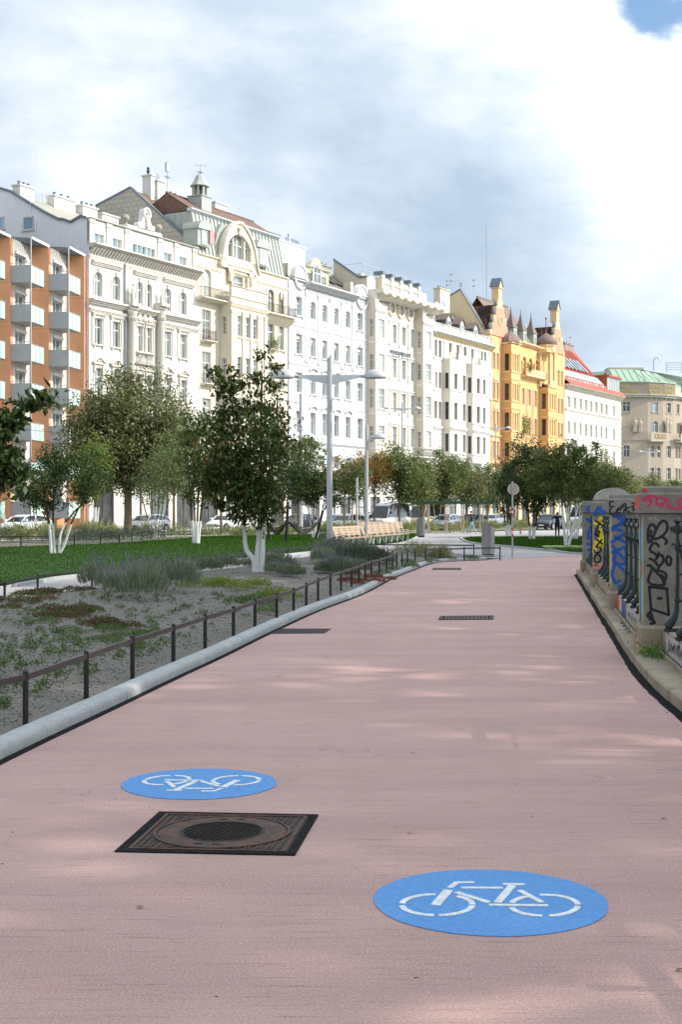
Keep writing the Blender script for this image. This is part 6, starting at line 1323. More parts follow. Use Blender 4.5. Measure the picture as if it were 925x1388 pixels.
        # slatted sun roof over the top balcony
        for q in range(9):
            s_ = .1 + q * .38; mb = MB(); mb.hexa([W(s_, 0, zb[0] + 2.26), W(s_ + .22, 0, zb[0] + 2.26), W(s_ + .22, 1.8, zb[0] + 2.12), W(s_, 1.8, zb[0] + 2.12), W(s_, 0, zb[0] + 2.31), W(s_ + .22, 0, zb[0] + 2.31), W(s_ + .22, 1.8, zb[0] + 2.17), W(s_, 1.8, zb[0] + 2.17)]); mb.build('slat', M_zinc, t)
        mb = MB(); mb.hexa([W(-.02, 1.78, zb[0] + 2.06), W(3.6, 1.78, zb[0] + 2.06), W(3.6, 1.86, zb[0] + 2.06), W(-.02, 1.86, zb[0] + 2.06), W(-.02, 1.78, zb[0] + 2.26), W(3.6, 1.78, zb[0] + 2.26), W(3.6, 1.86, zb[0] + 2.26), W(-.02, 1.86, zb[0] + 2.26)]); mb.build('roof_beam', M_frame, t)
    # mass behind, roof
    def RWl(tt, n_, z): p = Vector(RW(tt, n_)) - F2; return (p.x, p.y, z)
    mb = MB(); mb.hexa([RWl(-19, -1.7, 0), RWl(-.35, -1.7, 0), RWl(-.35, -13, 0), RWl(-19, -13, 0), RWl(-19, -1.7, ztop - .1), RWl(-.35, -1.7, ztop - .1), RWl(-.35, -13, ztop - .1), RWl(-19, -13, ztop - .1)]); mb.build('house_body', M_orange, t)
    M_rr = pm('roof_sheet_brown', (.13, .06, .045), (.09, .05, .04), scale=2, rough=.6, metal=.2)
    mb = MB(); mb.hexa([RWl(-19, -.6, ztop), RWl(-.35, -.9, ztop), RWl(-.35, -13, ztop + 2.2), RWl(-19, -13, ztop + 2.2), RWl(-19, -.6, ztop + .18), RWl(-.35, -.9, ztop + .18), RWl(-.35, -13, ztop + 2.4), RWl(-19, -13, ztop + 2.4)]); mb.build('roof', M_rr, t)
    for u in range(4):
        p = pit * (-u); mb = MB(); mb.hexa([(p.x - 4.0, p.y - 3.6, ztop), (p.x + .05, p.y - .1, ztop), (p.x + .05, p.y + .3, ztop), (p.x - 4.2, p.y + .3, ztop), (p.x - 4.0, p.y - 3.6, ztop + .2), (p.x + .05, p.y - .1, ztop + .2), (p.x + .05, p.y + .3, ztop + .2), (p.x - 4.2, p.y + .3, ztop + .2)]); mb.build('roof_edge', M_zinc, t)
    # ground floor sign board and flower boxes
    mb = MB(); b_ = pit * -1; mb.box(b_.x - .9, b_.x + .1, b_.y - .3, b_.y - .2, 5.3, 6.1); mb.build('shop_sign', pm('sign_teal', (.12, .55, .45), (.3, .65, .6), scale=1.5, rough=.5), t)
    mb = MB(); mb.box(b_.x - 1.1, b_.x - .1, b_.y - .3, b_.y - .2, 1.0, 3.1); mb.build('shop_sign', pm('sign_orange', (.75, .12, .02), (.8, .5, .35), scale=.8, rough=.5), t)
flats()
# ================================================================ house 1: white stucco with giant columns
M_w1 = plaster('stucco_white', (.70, .68, .625)); M_w1t = plaster('stucco_trim', (.60, .56, .49)); M_gab = plaster('gable_render', (.70, .71, .72), .05)
M_rf = pm('roof_beige', (.36, .33, .27), (.28, .26, .22), scale=2, rough=.9)
def house1():
    h = House('stucco_house', 'white stucco house with giant columns, roof statue and long chimneys, right of the orange flats', 121, dict(trim=M_w1t)); T, Z = h.T, h.Z; W = T(268); h.body(W, 24.9, 14, M_w1)
    cols = [(T(133), .98), (T(157.4), .98), (T(189), .78), (T(201.5), .78), (T(227), .98), (T(248), .98)]
    a = Z(133, 402), Z(133, 369); b = Z(133, 467), Z(133, 431.5); c_ = (b[0] - 4.25, b[1] - 4.35); d = (c_[0] - 4.2, c_[1] - 4.2)
    rows = [(a[0], a[1], dict(rise=.42, style='plainkey', bars=2, pmat=M_pane)), (b[0], b[1], dict(style='sillhood', bars=2)), (c_[0], c_[1], dict(style='sillped', bars=2)), (d[0], d[1], dict(style='hoodsill', bars=2))]
    hs = h.rect_wins(cols, rows); zg = d[0] - 1.1
    h.wall(0, W, zg, 24.3, 0, hs, M_w1); rust(h, 0, W, zg + .1, c_[0] - .9, 0, M_w1, holes=hs); h.shops(0, W, zg, M_w1t); h.band(0, W, zg - .1, zg + .25, 0, .25)
    # sills and ledges
    h.band(-.02, W + .1, Z(121, 411), Z(121, 404), 0, .55); h.band(0, W, Z(121, 422), Z(121, 417), 0, .22); h.band(0, W, c_[0] - .6, c_[0] - .35, 0, .18)
    for x0, x1 in ((T(124), T(164)), (T(181), T(212)), (T(221), T(262))): h.band(x0, x1, a[1] + .55, a[1] + .95, 0, .30, name='hood')
    # main cornice and attic storey
    zc = Z(121, 329.5); h.band(-.05, W + .1, zc - .35, zc, 0, .85); h.modillions(0, W, zc - .95, zc - .36, .02, .6, .42); h.band(0, W, zc - 1.35, zc - 1.0, 0, .12)
    zp = Z(123, 297); aw = Z(133, 330.8), Z(133, 317); att = [(T(134.5), 1.25), (T(159), 1.25), (T(195.5), 3.4), (T(227.5), 1.2), (T(248), 1.2)]; hs = []
    for x, w_ in att:
        if w_ > 2:
            for k in range(5): xx = x + (k - 2) * .68; h.win(xx, aw[0], .62, aw[1] - aw[0], bars=0, style='none', n=.0, pmat=M_paneb if k < 4 else M_pane); hs.append((xx - .31, xx + .31, aw[0], aw[1], 0))
        else:
            for k in (-1, 1): xx = x + k * w_ / 4 * 1.04; h.win(xx, aw[0], w_ / 2, aw[1] - aw[0], bars=0, style='none', pmat=M_paneb if k < 0 else M_pane); hs.append((xx - w_ / 4, xx + w_ / 4, aw[0], aw[1], 0))
    h.wall(0, W, zc - .02, zp, .0, hs, M_w1, name='attic_wall'); mb = MB(); mb.box(0, W, .3, 1.2, zc, zp - .02); mb.build('attic_back', M_w1, h.root)
    for px in (123.5, 146.5, 171.5, 216, 238, 263): h.pil(T(px), .62, zc, zp, 0, .12)
    for x, w_ in att: mb = MB(); mb.box(x - w_ / 2 - .12, x + w_ / 2 + .12, -.05, 0, aw[1] + .25, zp - .15); mb.build('panel', M_w1, h.root)
    h.band(-.03, W, zp, zp + .14, -.3, .22, name='parapet_cap'); mb = MB(); mb.box(T(170), T(218), -.15, .7, zp + .14, zp + .45); mb.build('parapet_block', M_w1, h.root)
    for px in (171.5, 216): mb = MB(); mb.lathe([(.16, 0), (.2, .12), (.10, .18), (.28, .34), (.36, .55), (.28, .78), (.1, .88)], (T(px), .1, zp + .45), 14); mb.build('ball_finial', pm('old_stone', (.38, .35, .28), (.28, .26, .22), scale=6, rough=.95), h.root, smooth=True)
    # cartouche with figure
    x = T(196); z = zp + .45; zt = Z(196, 283); H_ = zt - z; o = [(-1.25, 0), (-1.3, .16), (-1.15, .26), (-.9, .22), (-.66, .36), (-.55, .6), (-.55, .72), (-.48, .86), (-.3, .96), (0, 1.0), (.3, .96), (.48, .86), (.55, .72), (.55, .6), (.66, .36), (.9, .22), (1.15, .26), (1.3, .16), (1.25, 0)]
    mb = MB(); mb.prism([(p[0] * .95, p[1] * H_) for p in o], lambda a_, b_, d_: (x + a_, d_, z + b_), -.25, .25); mb.build('cartouche', M_w1, h.root)
    mb = MB(); o2 = [(p[0] * .95, p[1] * H_) for p in o[5:14]]
    for k in range(len(o2) - 1): (x0, z0), (x1, z1_) = o2[k], o2[k + 1]; mb.hexa([(x + x0 * .75, -.36, z + z0 - .1), (x + x1 * .75, -.36, z + z1_ - .1), (x + x1 * .75, -.2, z + z1_ - .1), (x + x0 * .75, -.2, z + z0 - .1), (x + x0 * 1.1, -.36, z + z0 + .06), (x + x1 * 1.1, -.36, z + z1_ + .06), (x + x1 * 1.1, -.2, z + z1_ + .06), (x + x0 * 1.1, -.2, z + z0 + .06)])
    mb.build('cartouche_rim', M_w1, h.root); statue(h, x, .3, z + .1, H_ * .78, M_w1t)
    # giant columns in the centre, statues on top of them
    for px in (178.5, 217.5):
        x = T(px, .3); z0_, z1_ = 9.6, Z(px, 423, .3); mb = MB(); mb.lathe([(.42, 0), (.44, .12), (.36, .22), (.36, .3), (.33, z1_ - z0_ - 1.0), (.36, z1_ - z0_ - .95), (.33, z1_ - z0_ - .85), (.46, z1_ - z0_ - .3), (.52, z1_ - z0_ - .15), (.52, z1_ - z0_)], (x, -.32, z0_), 16); mb.build('column', M_w1t, h.root, smooth=True)
        for k in range(6): aa = math.pi * (k + .5) / 6 + math.pi; mb = MB(); mb.lathe([(.05, 0), (.11, .18), (.16, .3), (.05, .36)], (x + .38 * math.cos(aa), -.32 + .38 * math.sin(aa), z1_ - .85), 6); mb.build('capital_leaf', M_w1t, h.root)
        h.band(x - .6, x + .6, z1_, z1_ + .75, 0, .95, name='entablature'); statue(h, x, .45, z1_ + .78, Z(px, 383 if px < 200 else 392, .4) - z1_ - .78, M_w1t); h.band(x - .55, x + .55, z0_ - 1, z0_, 0, .9, name='column_base')
    # balustraded aprons, relief over the centre pair, drain pipes
    x0, x1 = T(184), T(206); z = b[0] - 1.15; h.band(x0, x1, z - .12, z, 0, .5); h.band(x0, x1, b[0] - .28, b[0] - .14, 0, .4)
    mb = MB()
    for k in range(12):
        x = x0 + .2 + (x1 - x0 - .4) * k / 11
        if abs(k - 5.5) > .6: mb.lathe([(.05, 0), (.09, .2), (.04, .45), (.06, .8)], (x, -.25, z + .02), 6)
    mb.build('balusters', M_w1t, h.root)
    for px in (188, 195, 202): mb = MB(); x = T(px); mb.lathe([(.05, 0), (.3, .12), (.34, .35), (.2, .55), (.1, .8)], (x, -.12, a[0] - 1.5), 8, 1, .5); mb.build('relief', M_w1t, h.root)
    for px in (168, 209): mb = MB(); x = T(px); mb.tube([(x, -.12, .2), (x, -.12, zc - 1 if px == 168 else b[0] - 1.2)], .07, 8); mb.build('downpipe', M_zinc, h.root)
    for x, w_ in cols:
        mb = MB()
        for s_ in (-1, 1): mb.box(x + s_ * (w_ / 2 + .3) - .1, x + s_ * (w_ / 2 + .3) + .1, -.1, 0, b[0] - .12, b[1] + .15); mb.lathe([(.08, 0), (.13, .15), (.16, .3)], (x + s_ * (w_ / 2 + .3), -.12, b[1] + .12), 6)
        mb.build('small_pilasters', M_w1t, h.root)
    # grey gable looking at the flats
    g = lambda px, py: GP(px, py, h.t0); P = [g(118, 297), g(110, 295), g(96, 303), g(86, 299), g(80, 299), g(60, 289), g(14, 261), g(0, 257)]; P = [(max(.02, m), z) for m, z in P]; e = (P[-1][0] + 7, P[-1][1] - .5); top = P + [e, (e[0] + 4, e[1] - 3)]
    h.gable(-.02, [(0.02, 0)] + top + [(top[-1][0], 0)], M_gab, coping=top, th=.28); h.roof(.3, W, [(p[0], p[1] - .05) for p in top[3:]], M_rf)
    for px0, px1, py0, py1 in ((31.6, 46.4, 311, 295), (-9, 6.7, 310, 296)):
        (m0, z0), (m1, z1_) = g(px1, py0), g(px0, py1); w_ = m1 - m0; mb = MB()
        for q in ((m0, m1, z0, z0 + .09), (m0, m1, z1_ - .09, z1_), (m0, m0 + .12, z0 + .09, z1_ - .09), (m1 - .12, m1, z0 + .09, z1_ - .09)): mb.box(-.07, -.02, *q)
        mb.box(-.14, -.02, m0 - .1, m1 + .1, z0 - .12, z0); w2 = mb.build('window', pm('window_grey', (.5, .47, .42), rough=.6), h.root); mb = MB(); mb.box(-.035, -.025, m0 + .1, m1 - .1, z0 + .08, z1_ - .08); mb.build('pane', M_paneb, w2)
    mb = MB(); (m_, z_) = g(49, 297); mb.tube([(-.1, m_, z_), (-.1, m_, z_ - 4)], .06, 6); mb.tube([(-.1, m_ + .55, z_ + .1), (-.1, m_ + .55, z_ + 2.0)], .05, 6); mb.build('vent_pipe', M_gab, h.root)
    # chimneys in a row behind the parapet
    M_ch = plaster('chimney_white', (.70, .68, .62), .1)
    for px0, px1, yt, yb in ((22.5, 46.5, 247, 268), (74, 102, 263, 285), (112.5, 132, 276, 292), (139, 161, 287, 303)):
        n_ = -8.2; x0, x1 = max(.35, T(px0, n_)), T(px1, n_); zt = h.Z(px0, yt + 3, n_); h.chimney(x0, x1, 8.2, 9.1, zt - 4, zt, M_ch)
    mb = MB(); n_ = -7.9
    for px in (48, 58, 63): x = T(px, n_); z = h.Z(px, 268, n_); mb.tube([(x, 7.9, z - 1.2), (x, 7.9, z + .4)], .03, 4)
    mb.tube([(T(47, n_), 7.9, h.Z(48, 262, n_)), (T(73, n_), 7.9, h.Z(48, 262, n_))], .03, 4); mb.build('roof_railing', M_galv, h.root)
house1()
# ================================================================ house 2: cream house with the arched gable and lantern
M_c2 = plaster('cream_plaster', (.68, .615, .485), .07); M_c2t = plaster('cream_trim', (.70, .63, .49), .06); M_cop = pm('roof_copper_grey', (.39, .41, .365), (.33, .345, .31), scale=2.5, rough=.5, metal=.15, bump=.1)
def tile_mat(name, c1, c2, c3, sx=4.5, sy=6, mortar=.012):
    if name in MATS: return MATS[name]
    m = pm(name, c1, rough=.9); nt = m.node_tree; N = nt.nodes; L = nt.links; p = N['Principled BSDF']; tc = N.new('ShaderNodeTexCoord'); mp = N.new('ShaderNodeMapping'); L.new(tc.outputs['Object'], mp.inputs[0])
    br = N.new('ShaderNodeTexBrick'); sp = N.new('ShaderNodeSeparateXYZ'); cb = N.new('ShaderNodeCombineXYZ'); L.new(mp.outputs[0], sp.inputs[0]); ad = N.new('ShaderNodeMath'); L.new(sp.outputs[0], ad.inputs[0]); L.new(sp.outputs[1], ad.inputs[1]); L.new(ad.outputs[0], cb.inputs[0]); L.new(sp.outputs[2], cb.inputs[1])
    L.new(cb.outputs[0], br.inputs[0]); br.inputs['Scale'].default_value = 1.0; br.inputs['Brick Width'].default_value = 1 / sx; br.inputs['Row Height'].default_value = 1 / sy; br.inputs['Mortar Size'].default_value = mortar; br.inputs['Color1'].default_value = (*c1, 1); br.inputs['Color2'].default_value = (*c2, 1); br.inputs['Mortar'].default_value = (*c3, 1); br.inputs['Bias'].default_value = -.2
    nz = N.new('ShaderNodeTexNoise'); L.new(tc.outputs['Object'], nz.inputs[0]); nz.inputs['Scale'].default_value = 3; nz.inputs['Detail'].default_value = 6; mx = N.new('ShaderNodeMix'); mx.data_type = 'RGBA'; mx.blend_type = 'MULTIPLY'; mx.inputs[0].default_value = .6; L.new(br.outputs[0], mx.inputs[6]); L.new(nz.outputs[1], mx.inputs[7])
    L.new(mx.outputs[2], p.inputs['Base Color']); b = N.new('ShaderNodeBump'); L.new(br.outputs['Fac'], b.inputs['Height']); b.inputs['Strength'].default_value = -.5; b.inputs['Distance'].default_value = .03; L.new(b.outputs[0], p.inputs['Normal']); return m
M_tile = tile_mat('roof_tile_brown', (.30, .17, .12), (.19, .115, .085), (.08, .05, .04)); M_tan = tile_mat('gable_tile_tan', (.60, .55, .46), (.54, .49, .41), (.40, .36, .30), 1.6, 2.0, .03)
def seams(house, a0, a1, m0, z0, m1, z1, step, mat):
    mb = MB(); k = int((a1 - a0) / step)
    for i in range(k + 1): x = a0 + (a1 - a0) * i / k; mb.hexa([(x - .03, m0, z0), (x + .03, m0, z0), (x + .03, m1, z1), (x - .03, m1, z1), (x - .03, m0 - .07, z0 + .02), (x + .03, m0 - .07, z0 + .02), (x + .03, m1 - .07, z1 + .04), (x - .03, m1 - .07, z1 + .04)])
    mb.build('standing_seams', mat, house.root)
def house2():
    h = House('cream_house', 'cream yellow house with arched gable, copper mansard and small roof lantern', 268, dict(trim=M_c2t)); T, Z = h.T, h.Z; W = T(390); zp = Z(270, 345); h.body(W, zp, 14, M_c2)
    zr = [Z(279, y) for y in (404, 462, 520)]; zr.append(zr[2] - 4.15); zr.append(zr[3] - 4.0); ht = [Z(279, 365) - zr[0], Z(279, 420) - zr[1], Z(279, 477) - zr[2], 2.7, 2.7]
    xl = T(280); bn = 1.35; b0, b1 = T(313, bn), T(361.5, bn); zbt = Z(313, 401, bn)
    hsl = h.rect_wins([(xl, 1.45)], [(zr[0], zr[0] + ht[0], dict(rise=.5, bars=4, style='plain', pmat=M_panel))] + [(zr[k], zr[k] + ht[k], dict(bars=4, style='none', pmat=M_panel, fm=M_frame)) for k in (1, 2, 3)])
    cr = [(T(367, 0), 1.25), (T(381, 0), 1.05)]; hsr = h.rect_wins(cr, [(zr[0] + .1, zr[0] + ht[0] - .3, dict(rise=.5, bars=2, style='plain', pmat=M_panel, fm=M_frbr))] + [(zr[k] + .5, zr[k] + ht[k] + .1, dict(bars=2, style='sill', pmat=M_pane)) for k in (1, 2, 3, 4)])
    ch = h.rect_wins([(T(323.5, .2), 2.1)], [(Z(323, 399), Z(323, 375), dict(bars=4, style='plain', pmat=M_pane))]); zg = zr[4] - 1.0
    h.wall(0, W, zg, zp, 0, hsl + hsr + ch, M_c2); h.shops(0, W, zg, M_c2t); h.band(0, W, zg - .1, zg + .25, 0, .3)
    # bay
    cols = [(T(324, bn), .95), (T(335.5, bn), .95), (T(345, bn), .95)]; rows = [(Z(335, 458, bn) - 4.1 * k, Z(335, 430.5, bn) - 4.1 * k, dict(bars=3, style='none', pmat=M_pane)) for k in range(4)]
    hs = h.rect_wins(cols, rows, n=bn); h.wall(b0, b1, zg + 1.2, zbt, bn, hs, M_c2, name='bay_front'); rows = [(z + .1, z2 - .2, dict(bars=3, style='none', pmat=M_paned)) for z, z2, _ in rows]
    hs = h.rect_wins([(.55, .5)], rows, n=b0, face='l'); h.wall(0, bn, zg + 1.2, zbt, b0, hs, M_c2, face='l', name='bay_side'); mb = MB(); mb.q((b1, 0, zg + 1.2), (b1, -bn, zg + 1.2), (b1, -bn, zbt), (b1, 0, zbt)); mb.q((b0, 0, zg + 1.2), (b1, 0, zg + 1.2), (b1, -bn, zg + 1.2), (b0, -bn, zg + 1.2)); mb.q((b0, 0, zbt), (b1, 0, zbt), (b1, -bn, zbt), (b0, -bn, zbt)); mb.build('bay_shell', M_c2, h.root)
    for px in (314.5, 318.5, 329.7, 340.3, 350.5, 359.5): h.pil(T(px, bn), .45, rows[3][0] - .6, Z(335, 424, bn), bn, .12)
    for k in range(4): h.band(T(321, bn), T(349, bn), rows[k][0] - .35, rows[k][0] - .15, bn, bn + .14, name='sill')
    h.band(b0 - .1, b1 + .1, Z(335, 420, bn), Z(335, 414, bn), bn, bn + .25); z = zbt; mb = MB(); mb.box(b0 - .05, b1 + .05, -bn - .12, -bn + .08, z, z + .95); mb.build('terrace_parapet', M_c2, h.root); h.band(b0 - .1, b1 + .1, z + .95, z + 1.08, bn - .1, bn + .2, name='parapet_cap')
    for k in range(9): x = b0 + .5 + (b1 - b0 - 1) * k / 8; mb = MB(); mb.box(x - .12, x + .12, -bn - .15, -bn - .12, z + .15, z + .8); mb.build('panel', M_c2t, h.root)
    # balconies
    zb = zr[0] - .1; x0, x1 = -.35, b0 + .05; h.band(x0, x1, zb - .3, zb, 0, 1.05, name='balcony_slab'); h.railing(x0 + .05, x1, zb, 1.0, ret=.95)
    x0, x1 = b1 + .1, W + .3; h.band(x0, x1, zb - .35, zb, 0, 1.05, name='balcony_slab'); h.railing(x0, x1 - .05, zb, 1.0, ret=.95)
    mb = MB(); mb.hexa([(b1 + .3, -.02, zb - 1.1), (W, -.02, zb - 1.1), (W, 0, zb - 1.1), (b1 + .3, 0, zb - 1.1), (b1 + .1, -.95, zb - .35), (W + .2, -.95, zb - .35), (W + .2, 0, zb - .35), (b1 + .1, 0, zb - .35)]); mb.build('balcony_corbel', M_c2, h.root)
    for k in (1, 2, 3): h.band(xl - .95, xl + .95, zr[k] - .22, zr[k] - .02, 0, .7, name='balcony_slab'); h.railing(xl - .85, xl + .85, zr[k], .62, ret=.6)
    x = cr[0][0]
    for k in (1, 2, 3): h.band(x - .7, x + .7, zr[k] + .2, zr[k] + .4, 0, .6, name='balcony_slab'); h.railing(x - .62, x + .62, zr[k] + .4, .55, ret=.5, h=.8)
    leaf_cloud('balcony_plant', np.random.RandomState(2).normal(size=(220, 3)) * (.32, .15, .35) + (x, -.6, zr[1] + 1.1), .16, LM['lime'], h.root)
    leaf_cloud('balcony_plant', np.random.RandomState(3).normal(size=(40, 3)) * (.18, .1, .12) + (xl - .3, -.5, zr[1] + .3), .13, leafmats('flower', [(.55, .08, .05), (.1, .2, .5)]), h.root)
    # string courses, pediment
    zs = Z(270, 360.5); h.band(0, T(300), zs - .12, zs + .1, 0, .14); h.band(T(349), W, zs - .12, zs + .1, 0, .14); h.band(0, T(300), zp - .15, zp + .15, -.2, .2, name='parapet_cap'); h.band(T(350), W, zp - .15, zp + .15, -.2, .2, name='parapet_cap')
    for px in (292, 369.5): x = T(px); mb = MB(); mb.box(x - .06, x + .06, -.05, 0, zs + .1, zp); mb.build('strip', M_c2t, h.root)
    x = T(323.5); z = Z(323, 370); h.band(x - 1.7, x + 1.7, z - .3, z - .1, 0, .25, name='hood'); mb = MB(); mb.prism([(x - 1.75, z - .1), (x + 1.75, z - .1), (x, z + .75)], lambda a_, b_, d_: (a_, d_, b_), -.12, 0); mb.build('pediment', M_c2t, h.root)
    for s_ in (-1, 1): h.pil(x + s_ * 1.45, .3, Z(323, 400), z - .3, 0, .25); statue(h, x + s_ * 1.9, .3, Z(323, 386), 1.9, M_c2t)
    for px in (276, 361.5, 381): mb = MB(); x = T(px); mb.lathe([(.05, 0), (.18, .2), (.2, .5), (.1, .9)], (x, -.06, zs - 1.3), 8, 1, .5); mb.build('relief', M_c2t, h.root)
    # arched gable
    gx0, gx1 = T(299, .3), T(350.5, .3); cx = T(325, .3); zt = Z(325, 304, .3); z0 = zp - .6; hw = (gx1 - gx0) / 2; H_ = H_g = zt - z0; z0_g = z0
    prof = [(-1, 0), (-.93, .12), (-.84, .36), (-.76, .55), (-.62, .72), (-.46, .84), (-.26, .95), (-.1, 1.0), (.1, 1.0), (.26, .95), (.46, .84), (.62, .72), (.76, .55), (.84, .36), (.93, .12), (1, 0)]; cx = (gx0 + gx1) / 2
    O = [(cx + a_ * hw, z0 + b_ * H_) for a_, b_ in prof]; zi0, zi1 = Z(325, 352, .3), Z(325, 318.5, .3); wh = [(-.62, 0), (-.62, .5), (-.45, .78), (-.2, .96), (0, 1), (.2, .96), (.45, .78), (.62, .5), (.62, 0)]; I = [(cx + a_ * hw * .98, zi0 + b_ * (zi1 - zi0)) for a_, b_ in wh]
    mb = MB(); F = lambda a_, b_, d_: (a_, d_, b_); N_ = 24
    def at_(P, f_):
        L_ = [0]
        for k in range(len(P) - 1): L_.append(L_[-1] + math.dist(P[k], P[k + 1]))
        s_ = f_ * L_[-1]
        for k in range(len(P) - 1):
            if s_ <= L_[k + 1] + 1e-9: q = (s_ - L_[k]) / max(1e-9, L_[k + 1] - L_[k]); return (P[k][0] + (P[k + 1][0] - P[k][0]) * q, P[k][1] + (P[k + 1][1] - P[k][1]) * q)
        return P[-1]
    for k in range(N_):
        a_, b_, c2, d2 = at_(O, k / N_), at_(O, (k + 1) / N_), at_(I, (k + 1) / N_), at_(I, k / N_); mb.hexa([(a_[0], -.3, a_[1]), (b_[0], -.3, b_[1]), (c2[0], -.3, c2[1]), (d2[0], -.3, d2[1]), (a_[0], .5, a_[1]), (b_[0], .5, b_[1]), (c2[0], .5, c2[1]), (d2[0], .5, d2[1])])
    mb.box(gx0, gx1, -.3, .5, z0, zi0); mb.build('gable', M_c2, h.root)
    mb = MB()
    for k in range(len(O) - 1):
        (x0, z0_), (x1, z1_) = O[k], O[k + 1]; mb.hexa([(x0, -.48, z0_ - .02), (x1, -.48, z1_ - .02), (x1, -.29, z1_ - .02), (x0, -.29, z0_ - .02), (x0 + (x0 - cx) * .03, -.48, z0_ + .26), (x1 + (x1 - cx) * .03, -.48, z1_ + .26), (x1 + (x1 - cx) * .03, .1, z1_ + .26), (x0 + (x0 - cx) * .03, .1, z0_ + .26)])
    mb.build('gable_coping', M_c2t, h.root)
    mb = MB(); mb.prism(I, F, .18, .22); w_ = mb.build('window', M_panel, h.root)
    mb = MB()
    for f_ in (-.58, -.30, -.27, 0, .27, .30, .58): x = cx + f_ * hw; top = zi0 + (zi1 - zi0) * (1 - abs(f_) ** 2 * 1.3) ; mb.box(x - .05, x + .05, -.02 if abs(f_) in (.30,) else .1, .2, zi0, top)
    mb.box(cx - hw * .6, cx + hw * .6, .08, .2, zi0 + (zi1 - zi0) * .55, zi0 + (zi1 - zi0) * .55 + .1); mb.box(cx - hw * .62, cx + hw * .62, -.35, -.2, zi0 - .15, zi0); mb.build('frame', M_frame, w_)
    for f_ in (-.3, .3): x = cx + f_ * hw; mb = MB(); mb.lathe([(.13, 0), (.13, 1.9), (.18, 2.0)], (x, -.1, zi0), 8); mb.build('column', M_c2t, h.root)
    mb = MB(); mb.lathe([(.05, 0), (.35, .15), (.3, .5), (.5, .8), (.2, 1.1)], (cx, -.42, zt - 1.3), 8, 1, .4); mb.build('relief', M_c2t, h.root)
    for k in range(7): mb = MB(); x = cx + (k - 3) * .62; mb.lathe([(.05, 0), (.26, .1), (.2, .35), (.05, .45)], (x, -.33, zi0 - .9 - .0 * k), 7, 1, .35); mb.build('relief', M_c2t, h.root)
    # copper mansard in front, tiled slope behind
    ze = Z(262, 286, -.8); h.roof(.3, W - .2, [(.15, zp), (1.1, ze)], M_cop, name='mansard'); seams(h, .4, W - .3, .13, zp + .05, 1.08, ze, .62, M_cop)
    mb = MB(); mb.q((.3, .15, zp), (.3, 1.1, ze), (.3, 4.2, ze), (.3, 4.2, zp)); mb.q((W - .2, .15, zp), (W - .2, 1.1, ze), (W - .2, 8, ze), (W - .2, 8, zp)); mb.q((.3, 1.1, ze), (W - .2, 1.1, ze), (W - .2, 8, ze), (.3, 8, ze)); mb.build('mansard_side', M_cop, h.root)
    mb = MB()
    for k in range(5): m_ = .7 + k * .75; zz = min(ze, zp + (m_ - .15) * 3.2); mb.hexa([(.24, m_ - .03, zp), (.3, m_ - .03, zp), (.3, m_ + .03, zp), (.24, m_ + .03, zp), (.24, m_ - .03, zz), (.3, m_ - .03, zz), (.3, m_ + .03, zz), (.24, m_ + .03, zz)])
    mb.build('standing_seams', M_cop, h.root)
    h.band(.05, W, ze, ze + .28, -1.3, -.75, mat=pm('gutter', (.55, .60, .58), rough=.4, metal=.2), name='gutter')
    zr_ = ze + 2.3; h.roof(.9, W, [(1.15, ze + .25), (4.4, zr_), (8.0, ze + .2)], M_tile, name='tile_roof'); mb = MB(); mb.q((.9, 1.15, ze + .25), (.9, 4.4, zr_), (.9, 8, ze + .2)); mb.build('roof_hip', M_tile, h.root)
    mb = MB(); mb.box(.85, W, 4.3, 4.5, zr_ - .04, zr_ + .1); mb.build('ridge_tiles', M_tile, h.root)
    # tan tiled party gable to the left
    g = lambda px, py: GP(px, py, h.t0); A = [(.3, 24), (g(258, 328)[0], g(258, 328)[1]), g(178, 256), g(131, 281), (g(131, 281)[0] + 2, 24)]
    A[0] = (.05, 24); A.insert(1, (.05, A[1][1] - .4)); h.gable(-.15, A, M_tan, coping=A[1:5], th=.3, cw=.2, cn=.06)
    R1 = A[3]; h.roof(.15, 4.5, [(A[2][0] + .2, A[2][1] - .1), (R1[0], R1[1] - .1), (A[4][0], A[4][1] - .1)], M_tile, name='tile_roof'); M_ch = MATS['chimney_white']
    n_ = -8.5; zt = Z(194, 240, n_); x0 = T(194, n_); h.chimney(x0 - .1, x0 + .5, 7.4, 8.5, zt - 3, zt, M_ch, pots=0); mb = MB(); mb.lathe([(.12, 0), (.12, .35), (.2, .4), (.1, .6), (.14, .75), (.03, .9)], (x0 + .2, 8, zt + .1), 8); mb.build('chimney_cowl', M_post, h.root)
    x1 = T(208, n_); z2 = Z(208, 249, n_); h.chimney(x0 + .7, x0 + 1.9, 7.2, 8.0, z2 - 3, z2 - .1, M_ch, pots=0)
    antenna(h, T(213, -7.8), 7.8, Z(213, 262, -7.8), 1.9, ((.9, .9, .6), (.25, .4, .6))); x = T(227, -5); antenna(h, x, 5, Z(227, 272, -5), Z(227, 218, -5) - Z(227, 272, -5), ((.58, .5, .3),)); mb = MB(); z_ = Z(227, 221, -5); mb.box(x - .25, x + .25, 4.9, 5.1, z_ - .9, z_); mb.build('antenna', M_galv, h.root)
    h.chimney(T(238, -4) + .1, T(246, -4) + .6, 4.6, 5.3, zr_ - .8, Z(240, 265, -4), M_ch, pots=2); h.chimney(T(290, -5.5), T(307, -5.5), 5.3, 6.3, ze, Z(292, 286, -5.5) + .8, M_ch, pots=0)
